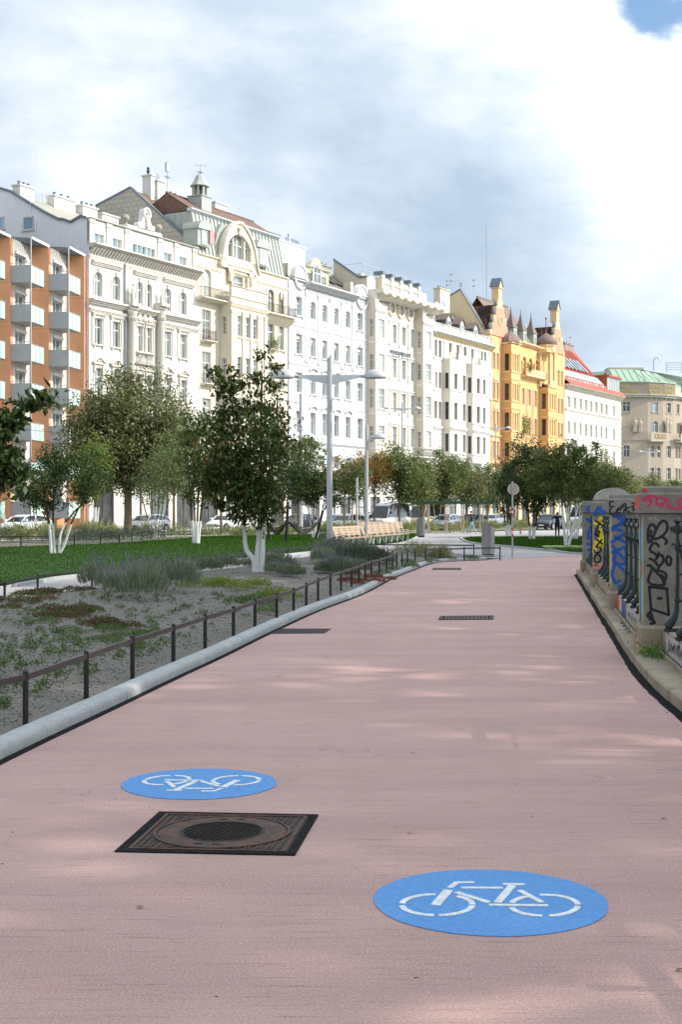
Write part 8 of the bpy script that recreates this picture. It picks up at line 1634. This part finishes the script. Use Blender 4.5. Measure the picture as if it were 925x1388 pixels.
def house6():
    h = House('gabled_house', 'orange house with two stepped gables, tiled oriels and an arcaded balcony', 664.5, dict(trim=M_ort)); T, Z = h.T, h.Z; W = T(766); n = 1.5; zp = Z(668, 450); h.body(W, zp - .1, 13, M_or); zbt = Z(694, 466, n)
    ro = [(Z(671, a), Z(671, b)) for a, b in ((500, 478), (541, 518), (581, 557), (622, 598))]; K = dict(style='plain', bars=2, pmat=M_pane, dep=.26); zg = ro[3][0] - 1.2
    hs = h.rect_wins([(T(669.8), .72), (T(674.8), .72)], [(a, b, K) for a, b in ro]); zs = [(Z(718, a), Z(718, b)) for a, b in ((550, 528), (590, 566.5), (628, 606))]
    cen = [(T(709.7), .85), (T(718), .85), (T(726.3), .85)]; hs += h.rect_wins(cen, [(a, b, K) for a, b in zs]); hs += h.rect_wins([(T(757.6), .8), (T(762), .8)], [(Z(757, a), Z(757, b), K) for a, b in ((523, 502), (560, 540), (594, 573), (628, 607))])
    # loggia arches
    l0, l1 = Z(720, 511), Z(720, 485.5)
    for px in (711.6, 720, 728.6): x = T(px); hs.append((x - .72, x + .72, l0, l1, .72))
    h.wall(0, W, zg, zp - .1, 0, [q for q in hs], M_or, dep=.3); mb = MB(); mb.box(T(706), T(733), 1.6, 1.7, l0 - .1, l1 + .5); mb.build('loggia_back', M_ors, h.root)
    for px in (707.4, 715.8, 724.3, 732.7): h.pil(T(px), .3, l0, l1 - .75, 0, .25)
    h.band(T(706), T(734), l0 - .35, l0 - .05, 0, 1.0, name='balcony_slab'); mb = MB(); mb.box(T(706), T(734), -1.0, -.85, l0 - .05, l0 + .95); mb.build('balcony_parapet', M_ort, h.root)
    for k in range(6): x = T(706) + .6 + k * .95; mb = MB(); mb.lathe([(.04, 0), (.26, .14), (.04, .5)], (x, -1.0, l0 + .15), 6, 1, .3); mb.build('relief', M_pk, h.root)
    leaf_cloud('balcony_plant', np.random.RandomState(5).normal(size=(260, 3)) * (.5, .2, .3) + (T(709.5), -1.1, l0 + 1.0), .2, LM['mid'], h.root); leaf_cloud('balcony_plant', np.random.RandomState(6).normal(size=(700, 3)) * (.62, .4, .85) + (T(710, 1), -1.4, Z(710, 578, 1)), .24, LM['lime'], h.root)
    h.band(T(707, .4), T(713.5, .4), Z(710, 588), Z(710, 586.5), 0, 1.4, name='balcony_slab'); h.band(0, T(682), zs[2][1] + .9, zs[2][1] + 1.15, 0, .25, name='string_course')
    # pink fields
    for x0, x1, z0, z1 in ((T(677.5), T(681), ro[3][0], ro[0][1] + 3), (T(713), T(715.5), zs[2][0], zs[0][1]), (T(721), T(724), zs[2][0], zs[0][1]), (T(764), W, ro[3][0], ro[0][1] - 2)): mb = MB(); mb.box(x0, x1, -.025, 0, z0, z1); mb.build('pink_field', M_pk, h.root)
    for a, b in ro[1:3]: mb = MB(); x = T(672.3); mb.prism([(-1.0, 0), (1.0, 0), (.7, .5), (0, .9), (-.7, .5)], lambda a_, b_, d_: (x + a_, d_, b + .25 + b_), -.18, 0); mb.build('window_gable', M_ort, h.root); h.band(x - 1.05, x + 1.05, a - .3, a - .1, 0, .25, name='sill')
    # oriels
    for (p0, p1, trip, side, zt, ya) in ((693.5, 706, (695.8, 699.2, 702.6), 684.7, zbt, ((502, 479), (542, 519.5), (583, 559), (624, 600))), (743.5, 755.5, (746.3, 749.5, 752.7), 737, Z(740, 524, n), ((554, 533), (590, 568), (627, 605)))):
        f0, f1 = T(p0, n), T(p1, n); rw = [(Z(p0, a, n), Z(p0, b, n)) for a, b in ya]; hs = h.rect_wins([(T(p, n), .62) for p in trip], [(a, b, dict(K, style='none')) for a, b in rw], n=n); h.wall(f0, f1, zg, zt, n, hs, M_or, name='oriel_front')
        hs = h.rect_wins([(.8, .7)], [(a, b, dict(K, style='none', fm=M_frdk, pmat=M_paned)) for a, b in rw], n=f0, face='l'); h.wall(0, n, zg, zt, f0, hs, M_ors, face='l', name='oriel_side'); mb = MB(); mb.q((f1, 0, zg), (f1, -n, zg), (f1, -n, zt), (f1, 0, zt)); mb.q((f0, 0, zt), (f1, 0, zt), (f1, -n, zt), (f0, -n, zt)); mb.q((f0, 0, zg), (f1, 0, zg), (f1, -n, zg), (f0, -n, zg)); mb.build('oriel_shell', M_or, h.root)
        for a, b in rw:
            h.band(f0 - .06, f1 + .06, a - .3, a - .12, n, n + .14, name='sill'); h.band(f0 - .06, f1 + .06, a - 1.35, a - 1.15, n, n + .14, name='string_course'); mb = MB(); mb.box(f0 - .06, f0, -n, 0, a - 1.35, a - 1.15); mb.box(f0 - .06, f0, -n, 0, a - .3, a - .12); mb.build('side_string_course', M_ort, h.root)
            for k in range(3): x = T(trip[k], n); mb = MB(); mb.lathe([(.03, 0), (.22, .16), (.22, .4), (.03, .6)], (x, -n, a - 1.05), 6, 1, .25); mb.build('relief', M_ort, h.root)
            h.pil(f0 + .15, .3, a - .1, b + .3, n, .08); h.pil(f1 - .15, .3, a - .1, b + .3, n, .08)
    # top of left oriel: bell roof; right oriel: open loggia, drum and onion
    x0, x1 = T(693.5, n), T(706, n); h.band(x0 - .15, x1 + .15, zbt - .02, zbt + .25, 0, n + .2); c = (x0 + x1) / 2; w_ = (x1 - x0) / 2
    def bell(cx, cy, wx, wy, z, H_, mat, name='turret_roof'):
        mb = MB(); n8 = 8; P = [(1, 0), (1.06, .08), (1.0, .25), (.85, .45), (.6, .65), (.3, .8), (.08, .92), (.03, 1)]
        for f_, zz in P:
            for j in range(n8): a = math.pi / 8 + j * math.pi / 4; mb.v.append((cx + wx * f_ * math.cos(a) * 1.08, cy + wy * f_ * math.sin(a) * 1.08, z + zz * H_))
        for k in range(len(P) - 1):
            for j in range(n8): q = k * n8 + j; r_ = k * n8 + (j + 1) % n8; mb.f.append((q, r_, r_ + n8, q + n8)); mb.m.append(0)
        mb.build(name, mat, h.root, smooth=True)
    bell(c, -n / 2 + .1, w_, n * .75, zbt + .25, 1.9, M_tl2)
    x0, x1 = T(733, .5), T(748, .9); zt = Z(740, 524, n); zl1 = Z(737, 479, .8); xa = T(743.5, n)
    for x, nn in ((T(737, .9), .2), (T(741, .9), 1.2), (T(746, n), 1.3), (T(752, n), 1.3)): h.pil(x, .32, zt + .1, zl1, nn, .3)
    mb = MB(); mb.prism([(0, 0), (T(755, n) - xa + .3, 0), (.6 * (T(755, n) - xa), 1.1), (.35 * (T(755, n) - xa), 1.1)], lambda a_, b_, d_: (xa + a_, d_, zt + b_), -n - .15, -n + .1); mb.build('oriel_pediment', M_ort, h.root); h.roof(xa, T(755, n), [(-n, zt + .1), (0, zt + .8)], M_tl2, name='oriel_roof')
    h.band(T(736, .9), T(755, n), zl1, zl1 + .35, 0, n + .1); mb = MB(); cx = T(743, .6); zd = Z(742, 470, .6); mb.lathe([(1.55, zl1 + .35), (1.55, zd), (1.7, zd + .05), (1.7, zd + .2)], (cx, -.3, 0), 8, a0=.39); mb.build('turret', M_ort, h.root)
    mb = MB(); H_ = Z(740, 452, .6) - zd; mb.lathe([(1.6, 0), (1.75, .15 * H_), (1.7, .35 * H_), (1.35, .55 * H_), (.9, .72 * H_), (.4, .9 * H_), (.08, H_), (.05, H_ + 2.0), (.18, H_ + 2.2), (.03, H_ + 2.5)], (cx, -.3, zd + .2), 12); mb.build('onion_roof', M_tl2, h.root, smooth=True)
    # stepped gables with pinnacles
    for pa, pb, ptop, pz, yb in ((665, 690, 378, 678.5, 450), (746, 766, 408, 756, 478)):
        x0, x1 = T(pa, .2), T(pb, .2); w_ = x1 - x0; z0 = zp - .4; zt = Z(pz, ptop + 29, .2); H_ = zt - z0; P = [(0, 0), (0, .12), (.10, .12), (.10, .32), (.20, .32), (.20, .55), (.32, .55), (.32, .80), (.40, .80), (.40, 1), (.66, 1), (.66, .80), (.74, .80), (.74, .55), (.86, .55), (.86, .32), (.94, .32), (.94, .12), (1, .12), (1, 0)]
        mb = MB(); mb.prism([(x0 + a * w_, z0 + b * H_) for a, b in P], lambda a_, b_, d_: (a_, d_, b_), -.2, .35); mb.build('stepped_gable', M_ort, h.root); mb = MB(); mb.prism([(x0 + w_ * a, z0 + H_ * b) for a, b in ((.10, .02), (.10, .30), (.22, .34), (.34, .78), (.72, .78), (.84, .34), (.93, .30), (.93, .02))], lambda a_, b_, d_: (a_, d_, b_), -.23, -.2); mb.build('pink_field', M_pk, h.root)
        for a, b in ((.04, .12), (.15, .32), (.26, .55), (.36, .80), (.70, .80), (.80, .55), (.90, .32), (.97, .12)): mb = MB(); mb.lathe([(.1, 0), (.24, .3), (.24, .55), (.1, .8), (.04, 1.0)], (x0 + a * w_, .05, z0 + b * H_), 6); mb.build('urn', M_zinc, h.root)
        x = x0 + .53 * w_; zo = z0 + H_ * .42; mb = MB(); mb.prism([(.42 * math.cos(a), .62 * math.sin(a)) for a in np.linspace(0, 6.283, 15)[:-1]], lambda a_, b_, d_: (x + a_, d_, zo + b_), -.27, -.24); mb.build('oval_window', M_oc, h.root); ring_relief(h, x, zo, .22, .75, M_ort)
        zq = Z(pz, ptop + 13, .2); mb = MB(); mb.box(x - .55, x + .55, -.2, .9, zt - .02, zq); mb.box(x - .7, x + .7, -.35, 1.05, zq, zq + .2); o = mb.build('pinnacle', M_ort, h.root); zz = Z(pz, ptop, .2); mb = MB(); mb.prism([(-.6, zq + .2), (.6, zq + .2), (0, zz - .1)], lambda a_, b_, d_: (x + a_, d_, b_), -.3, 1.0); mb.build('pinnacle_gable', M_ort, o)
        mb = MB()
        for s_ in (-1, 1): mb.hexa([(x, -.42, zz), (x + s_ * .78, -.42, zq + .15), (x + s_ * .78, 1.15, zq + .15), (x, 1.15, zz), (x, -.42, zz + .12), (x + s_ * .86, -.42, zq + .22), (x + s_ * .86, 1.15, zq + .22), (x, 1.15, zz + .12)])
        mb.build('pinnacle_roof', M_zinc, o)
        # cross roof behind the gable, steep and patterned
        mb = MB(); za = zt - .6; mb.q((x0 + .5, .35, z0 + .1), (x, .35, za), (x, 8, za), (x0 - 2.4, 8, z0 + .1)); mb.q((x1 - .3, .35, z0 + .1), (x, .35, za), (x, 8, za), (x1 + 1, 8, z0 + .1)); mb.build('cross_roof', M_pat, h.root)
    # main roof
    zr = Z(700, 420, -5); h.roof(T(691), T(731), [(.1, zp - .6), (1.2, zp + .9), (5.2, zr), (10, zp)], M_tl2, name='main_roof'); mb = MB(); mb.box(T(691), T(731), 5.1, 5.3, zr - .05, zr + .14); mb.build('ridge_tiles', M_tl2, h.root); h.band(T(706), T(735), zp - .75, zp - .35, 0, .7)
    for px in (699, 712, 726):     # spired dormers
        n_ = -.6; x = T(px, n_); z0 = zp - .2 - .0 * px; mb = MB(); mb.box(x - .65, x + .65, .6, 2.6, z0, z0 + 2.0); mb.build('dormer', pm('dormer_green', (.34, .42, .34), rough=.6), h.root); h.win(x, z0 + .3, .8, 1.4, n=n_ + .01, dep=0, bars=1, style='none', pmat=M_paned)
        mb = MB(); P = [(1.0, 0), (.84, .25), (.6, .8), (.34, 1.4), (.16, 2.1), (.06, 2.7), (.03, 3.3)]
        for f_, zz in P:
            for a, b in ((-1, -1), (1, -1), (1, 1), (-1, 1)): mb.v.append((x + a * f_ * .95, 1.3 + b * f_ * .8, z0 + 2.0 + zz))
        for k in range(len(P) - 1):
            for j in range(4): q = k * 4 + j; r_ = k * 4 + (j + 1) % 4; mb.f.append((q, r_, r_ + 4, q + 4)); mb.m.append(0)
        mb.build('dormer_spire', M_dsl, h.root)
    g = lambda px, py: GP(px, py, h.t0); P = [(.1, 20), (.1, zp + .0), (g(660, 447)[0], g(660, 447)[1]), g(625, 393), g(594, 412), (g(594, 412)[0] + .1, 20)]; P[2] = (max(.8, P[2][0]), P[2][1]); h.gable(-.1, P, plaster('ochre_party', (.68, .56, .36), .06), coping=P[1:5], th=.35, cw=.18); h.roof(.2, 1.1, [P[2], P[3], P[4]], M_tl2, name='side_roof')
    n_ = -6; x = T(660, n_); z = Z(660, 405, n_); mb = MB(); H_ = Z(660, 305, n_) - z; mb.tube([(x, 6, z - 1), (x, 6, z + H_)], .06, 6)
    for f_, L_ in ((.98, .7), (.88, 1.5), (.82, 1.0), (.72, 1.2)): mb.tube([(x - L_ * .7, 6, z + H_ * f_), (x + L_ * .7, 6.4, z + H_ * f_)], .035, 4)
    mb.tube([(x, 6, z + H_ * .35), (x + 3.5, 6, z)], .015, 3); mb.build('radio_mast', M_galv, h.root)
    h.shops(0, W, zg, M_ort)
house6()
# ================================================================ house 7: white house under the red roof
M_red = pm('red_metal_roof', (.38, .075, .035), (.32, .06, .03), scale=3, rough=.55, bump=.2, bscale=20); M_w7 = plaster('white_seven', (.70, .685, .62), .05); M_w7t = plaster('trim_seven', (.66, .62, .52), .06); M_gls = pm('roof_glass', (.42, .48, .52), (.10, .13, .15), scale=2.5, rough=.15)
def house7():
    h = House('red_roof_house', 'white house with arched windows under a steep red roof with glass strips', 766.3, dict(trim=M_w7t)); T, Z = h.T, h.Z; W = T(842); zc = Z(770, 521); h.body(W, zc - .1, 12, M_w7); cols = [(T(p), .95) for p in (771.3, 779.4, 787.3, 794.5, 801.5, 808.5, 815.5, 822.2, 832.5)]
    r1 = (Z(771, 552.5), Z(771, 537)); r2 = (Z(771, 588), Z(771, 570)); st = r1[0] - r2[0]; rows = [(*r1, dict(style='plain', bars=2)), (*r2, dict(style='plainkey', rise=.45, bars=2)), (r2[0] - st, r2[1] - st, dict(style='hoodsill', bars=2)), (r2[0] - 2 * st, r2[1] - 2 * st, dict(style='plain', bars=2))]
    hs = h.rect_wins(cols, rows, dep=.26); zg = rows[3][0] - .9; h.wall(0, W, zg, zc - .1, 0, hs, M_w7, dep=.3); h.shops(0, W, zg, M_w7t); h.band(0, W, r1[0] - .55, r1[0] - .2, 0, .25, name='string_course'); h.band(0, W, rows[2][1] + 1.0, rows[2][1] + 1.3, 0, .25, name='string_course')
    h.band(-.1, W + .2, zc - .45, zc, 0, .9); h.modillions(0, W, zc - 1.0, zc - .46, .02, .6, .7); h.band(0, W, zc - 2.0, zc - 1.9, 0, .12); xq = T(824.5)
    for x in (xq, W - .1): h.quoins(x - .3, zg, zc - 1.2, w=.6)
    for k in range(40): x = .3 + (W - .6) * k / 39; mb = MB(); mb.lathe([(.03, 0), (.2, .2), (.16, .5), (.03, .7)], (x, -.02, zc - 1.85), 6, 1, .4); mb.build('frieze_ornament', M_w7t, h.root)
    for x in [c[0] for c in cols][:-1]: mb = MB(); mb.box(x + .72, x + .98, -.1, 0, r1[0] - .2, zc - 2.0); mb.build('pilaster', M_w7t, h.root)
    mb = MB(); x0 = T(776); z = r2[0] - 1.6; mb.box(x0, x0 + 6, -.9, -.75, z, z + 1.1); mb.box(x0, x0 + 6, -.9, 0, z - .3, z); mb.build('balcony', M_w7t, h.root)
    xe = T(814, -1); za = Z(768, 512, -.3); zb = Z(768, 502, -1.4); zd = Z(768, 473, -6); e = W - .3
    h.roof(-.1, W + .1, [(-.95, zc + .02), (.3, za)], M_red, name='eave_roof', th=.1); mb = MB(); mb.box(0, T(820), .2, .35, zc, za + .3); mb.build('red_curb', M_red, h.root)
    for k in range(16): x = .4 + (xe - .4) * k / 15; mb = MB(); mb.box(x, x + .95, .12, .2, zc + .35, za + .1); mb.build('curb_window', M_panel, h.root)
    h.roof(0, xe, [(.35, za + .2), (1.6, zb)], M_gls, name='glass_roof'); mb = MB()
    for k in range(46): x = xe * k / 45; mb.hexa([(x - .05, .3, za + .2), (x + .05, .3, za + .2), (x + .05, 1.55, zb), (x - .05, 1.55, zb), (x - .05, .25, za + .28), (x + .05, .25, za + .28), (x + .05, 1.5, zb + .1), (x - .05, 1.5, zb + .1)])
    mb.build('glazing_bars', M_frame, h.root)
    mb = MB(); V = [(0, 1.6, zb + .05), (xe, 1.6, zb + .05), (T(784, -6), 6.5, zd), (0, 6.5, zd)]; mb.q(*V); mb.q(V[1], (xe + 1, 8, zb - 2), (T(784, -6), 6.5, zd), V[1]); mb.build('red_roof', M_red, h.root); a = Vector(V[0]); u = Vector(V[3]) - a; xr = T(784, -6)
    mb = MB()
    for k in range(18): x = xe * (k + .5) / 18; f_ = 1 if x < xr else (xe - x) / (xe - xr); p = Vector((x, 1.55, zb + .12)); q = p + u * f_ * .96; mb.tube([p, q], .06, 4)
    mb.build('standing_seams', M_red, h.root)
    for k in range(9): x = 1.5 + (xe - 4) * k / 9; p = Vector((x, 1.5, zb + .15)) + u * .10; q = Vector((x, 1.5, zb + .15)) + u * .52; mb = MB(); mb.hexa([p, p + Vector((.9, 0, 0)), q + Vector((.9, 0, 0)), q, p + Vector((0, -.1, .1)), p + Vector((.9, -.1, .1)), q + Vector((.9, -.1, .1)), q + Vector((0, -.1, .1))]); mb.build('skylight', M_gls, h.root)
    # red dormer box at the corner, chimney
    x0, x1 = T(824, .1), T(840, .1); zt = Z(830, 512, .1); mb = MB(); mb.box(x0, x1, -.1, 5, zc, zt); mb.build('corner_dormer', M_w7t, h.root); mb = MB(); mb.box(x0 - .3, x1 + .4, -.5, 5.2, zt, zt + .3); mb.build('dormer_roof', M_red, h.root); mb = MB(); mb.box(x0 + .3, x1 - .3, -.13, -.1, zc + .5, zt - .3); w_ = mb.build('dormer_window', M_panel, h.root)
    for k in range(6): x = x0 + .3 + (x1 - x0 - .6) * k / 5; mb = MB(); mb.box(x - .05, x + .05, -.17, -.13, zc + .5, zt - .3); mb.build('mullion', M_frame, w_)
    mb = MB(); mb.prism([(-.0, zb + 1.2), (5, zc), (0, zc)], lambda a_, b_, d_: (x0 + d_ - .2, a_, b_), 0, .1); mb.build('dormer_cheek', M_red, h.root); n_ = -6.5; M_b = pm('brick_grey', (.30, .25, .22), (.22, .18, .16), scale=5, rough=.9); h.chimney(T(766, n_), T(778, n_), 6.5, 7.5, zd - 2, Z(770, 467, n_), M_b, pots=3); antenna(h, T(777, n_), 7, Z(777, 468, n_), 1.6, ((.9, .5, .3),))
house7()
# ================================================================ house 8: pale stone insurance building with the green copper roof
M_st = plaster('sandstone', (.40, .335, .26), .10); M_stt = plaster('sandstone_trim', (.48, .42, .34), .08); M_cu = pm('green_copper', (.27, .37, .27), (.32, .42, .32), scale=1.2, rough=.6); M_gold = pm('gold_paint', (.44, .35, .13), rough=.5); M_spn = plaster('sign_field', (.27, .225, .17), .06)
def house8():
    A = Vector(((836 - 462.5) / FPX * 262, 262)); seg = [(84, 6.2), (66, 3.6), (50, 3.6), (36, 3.6), (29.3, 15)]; P = [A]; root_ = root('insurance_building', 'rounded stone building with green copper roof and gold lettering at the right', 'building', (A.x, A.y, 0))
    for ang, L_ in seg: P.append(P[-1] + Vector((math.sin(R(ang)), math.cos(R(ang)))) * L_)
    def zy(py, Y): return EYE + (694 - py) * Y / FPX
    class Seg(House):
        def __init__(s, a, b): s.t0 = 0; s.n0 = 0; s.M = dict(trim=M_stt); s.L = (b - a).length; e = bpy.data.objects.new('facade_section', None); col.objects.link(e); e.parent = root_; e.location = (a.x - A.x, a.y - A.y, 0); e.rotation_euler = (0, 0, math.atan2((b - a).y, (b - a).x)); s.root = e
    S = [Seg(P[i], P[i + 1]) for i in range(5)]; Y = 264; zt = zy(539, Y); rA = (zy(559, Y), zy(545.5, Y)); rB = (zy(586, Y), zy(571, Y)); rC = (zy(620, Y), zy(604, Y)); rD = (zy(650, Y), zy(634, Y)); rE = (zy(678, Y), zy(662, Y)); zbal = zy(588, Y)
    K = dict(style='plain', bars=2, dep=.3, pmat=M_paned); one = [(.5,), (.5,), (.5,), (.5,), (.1, .23, .36, .49, .62, .75, .88)]
    for i, s in enumerate(S):
        L_ = s.L; cs = [(L_ * f_, 1.25 if i < 4 else 1.0) for f_ in one[i]]
        if i == 0: cs = [(L_ * .33, 1.45)]
        hs = s.rect_wins(cs, [(*rA, dict(K, style='sill', pmat=M_paneb if i == 1 else M_paned, blind=.12 if i in (1, 3) else 0))]); hs += s.rect_wins(cs if i not in (0, 2) else [], [(*rB, dict(K, rise=.5, pmat=M_paneb))])
        pr = [(c - .75, .9) for c, _ in cs] + [(c + .75, .9) for c, _ in cs] if i in (1, 3) else ([(L_ * .33, 1.2)] if i == 0 else cs); hs += s.rect_wins(pr, [(*q, dict(K, style='none' if i == 4 else 'plain')) for q in (rC, rD, rE)])
        s.wall(0, L_, 5, zt, 0, hs, M_st, dep=.34); s.shops(0, L_, 5, M_stt, bay=4); s.band(-.02, L_ + .02, zt, zt + .55, 0, .9); s.modillions(0, L_, zt - .5, zt, .02, .6, 1.7); s.band(0, L_, rC[1] + .9, rC[1] + 1.2, 0, .2, name='string_course'); mb = MB(); mb.box(0, L_, .5, 9, 0, zt); mb.build('mass', M_st, s.root)
        z0, z1 = zt + .55, zy(522 if i < 4 else 531, Y); mb = MB(); mb.box(0, L_, .1, .9, z0, z1); mb.build('attic_wall', M_stt, s.root); zz = zy(516, Y); zu = zy(499 + i * 1.5, Y)
        mb = MB(); mb.hexa([(-.1, .2, z1), (L_ + .1, .2, z1), (L_ + .1, 4.5, zu - .3), (-.1, 4.5, zu - .3), (-.1, .1, z1 + .25), (L_ + .1, .1, z1 + .25), (L_ + .1, 4.5, zu), (-.1, 4.5, zu)]); mb.build('copper_roof', M_cu, s.root); seams(s, 0, L_, .1, z1 + .3, 4.5, zu + .05, 1.1, M_cu)
        if i in (0, 2, 4): statue(s, L_ * (.65 if i == 0 else .3 if i == 2 else .0) - .5, .5, zbal + .2, 3.0, M_stt); statue(s, L_ * (.65 if i == 0 else .3 if i == 2 else .0) + .5, .5, zbal + .2, 2.8, M_stt)
        if i in (1, 3):
            mb = MB(); mb.box(-.3, L_ + .3, -1.5, 0, zbal - 1.6, zbal - 1.3); mb.box(-.3, L_ + .3, -1.5, -1.3, zbal - 1.3, zbal + .1); b_ = mb.build('balcony', M_stt, s.root)
            for k in range(3): x = L_ * (.25 + .25 * k); mb = MB(); mb.prism([(-.3, 0), (0, .3), (.3, 0), (0, -.3)], lambda a_, c_, d_: (x + a_, d_, zbal - .6 + c_), -1.55, -1.5); mb.build('gold_panel', M_gold, b_); mb = MB(); mb.box(x - .48, x + .48, -1.52, -1.5, zbal - 1.1, zbal - .15); mb.build('panel', pm('panel_brown', (.30, .22, .12), rough=.8), b_)
        if i == 4:
            for k in range(8): s.pil(L_ * (.035 + .13 * k), .5, 5, rC[1] + .8, 0, .5)
            mb = MB(); mb.box(1.2, 1.9, -.2, 1.5, zt, zt + 3.6); mb.build('copper_post', M_cu, s.root); s.railing(2.2, 12, zt + .6, .6)
    # sign panel following the bend, long roof behind
    zs0, zs1 = zy(537, Y), zy(519.5, Y)
    for i in (0, 1, 2):
        s = S[i]; mb = MB(); mb.box(.0 if i else .3, s.L, -.25, .1, zs0, zs1); mb.build('sign_panel', M_spn, s.root); mb = MB(); mb.box(-.05, s.L + .05, -.4, .1, zs1, zs1 + .2); mb.build('copper_edge', M_cu, s.root); mb = MB(); mb.box(-.05, s.L + .05, -.6, .1, zs0 - .35, zs0 - .1); mb.build('copper_edge', M_cu, s.root)
    for i, (l1, l2) in enumerate((('  VER', '\u00d6STERRE'), ('SICHER', 'ICHISCH'), ('UNG DER', 'EN EISENB'))):
        s = S[i]; lim = s.L - .3
        for txt, z in ((l1, zs0 + 1.35), (l2, zs0 + .35)):
            nat = .66 * len(txt); text(txt, .95, M_gold, s.root, (.2 + (.5 if i == 0 and txt[0] != ' ' else 0), -.29, z), min(1.0, lim / nat), .03, 0)
    mb = MB(); q0 = Vector((-9, 9)); L4 = P[5] - A; h0, h1 = zy(521, Y), zy(498, Y)
    mb.v = [(-11, 10, h0 - 2), (0, .6, h0), (5, 5, h1), (-9, 14, h1 - .2), (L4.x, L4.y + 5, h1), (L4.x + 3, L4.y + 12, h1 - .2), (-11, 14, 0), (-11, 10, 0), (0, .7, 0)]; mb.f = [(0, 1, 2, 3), (3, 2, 4, 5), (7, 8, 1, 0), (6, 7, 0, 3)]; mb.m = [0] * 4; mb.build('copper_roof', M_cu, root_)
    mb = MB(); mb.box(0, 7, 8, 12, h1 - .3, h1 + .6); mb.build('roof_box', M_stt, root_); mb = MB(); mb.tube([(9, 8, h1), (9, 8, h1 + 2.0), (9.3, 8, h1 + 2.5), (9.9, 8, h1 + 2.5), (10.2, 8, h1 + 1.9)], .12, 8); mb.build('vent_hook', M_galv, root_)
    mb = MB()
    for k in range(4): mb.tube([(11.5, 8, h1 + .2 + k * .45), (14.5, 8, h1 + .2 + k * .45)], .07, 4)
    for x in (11.5, 14.5): mb.tube([(x, 8, h1 - .5), (x, 8, h1 + 1.6)], .08, 4)
    mb.build('roof_vent', M_galv, root_)
house8()
# orange awning and blue shop front seen between the trees
M_aw = pm('awning_orange', (.80, .22, .01), rough=.7)
def awning():
    t0, z0 = FP(418, 655, 1.8); t = root('awning', 'orange shop awning seen between the trees left of the tall lamp', 'awning', (*RW(t0, 0), 0), ROWROT); L_ = FP(447, 655, 1.8)[0] - t0
    mb = MB(); mb.hexa([(0, -1.8, z0 - .5), (L_, -1.8, z0 - .5), (L_, -.4, z0 + .4), (0, -.4, z0 + .4), (0, -1.8, z0 - .42), (L_, -1.8, z0 - .42), (L_, -.4, z0 + .5), (0, -.4, z0 + .5)]); mb.box(0, L_, -1.84, -1.8, z0 - 1.0, z0 - .42); mb.build('canvas', M_aw, t)
    for x in (.1, L_ - .1): mb = MB(); mb.tube([(x, -1.8, z0 - .5), (x, -.05, z0 - .6)], .03, 5); mb.build('arm', M_galv, t)
awning()
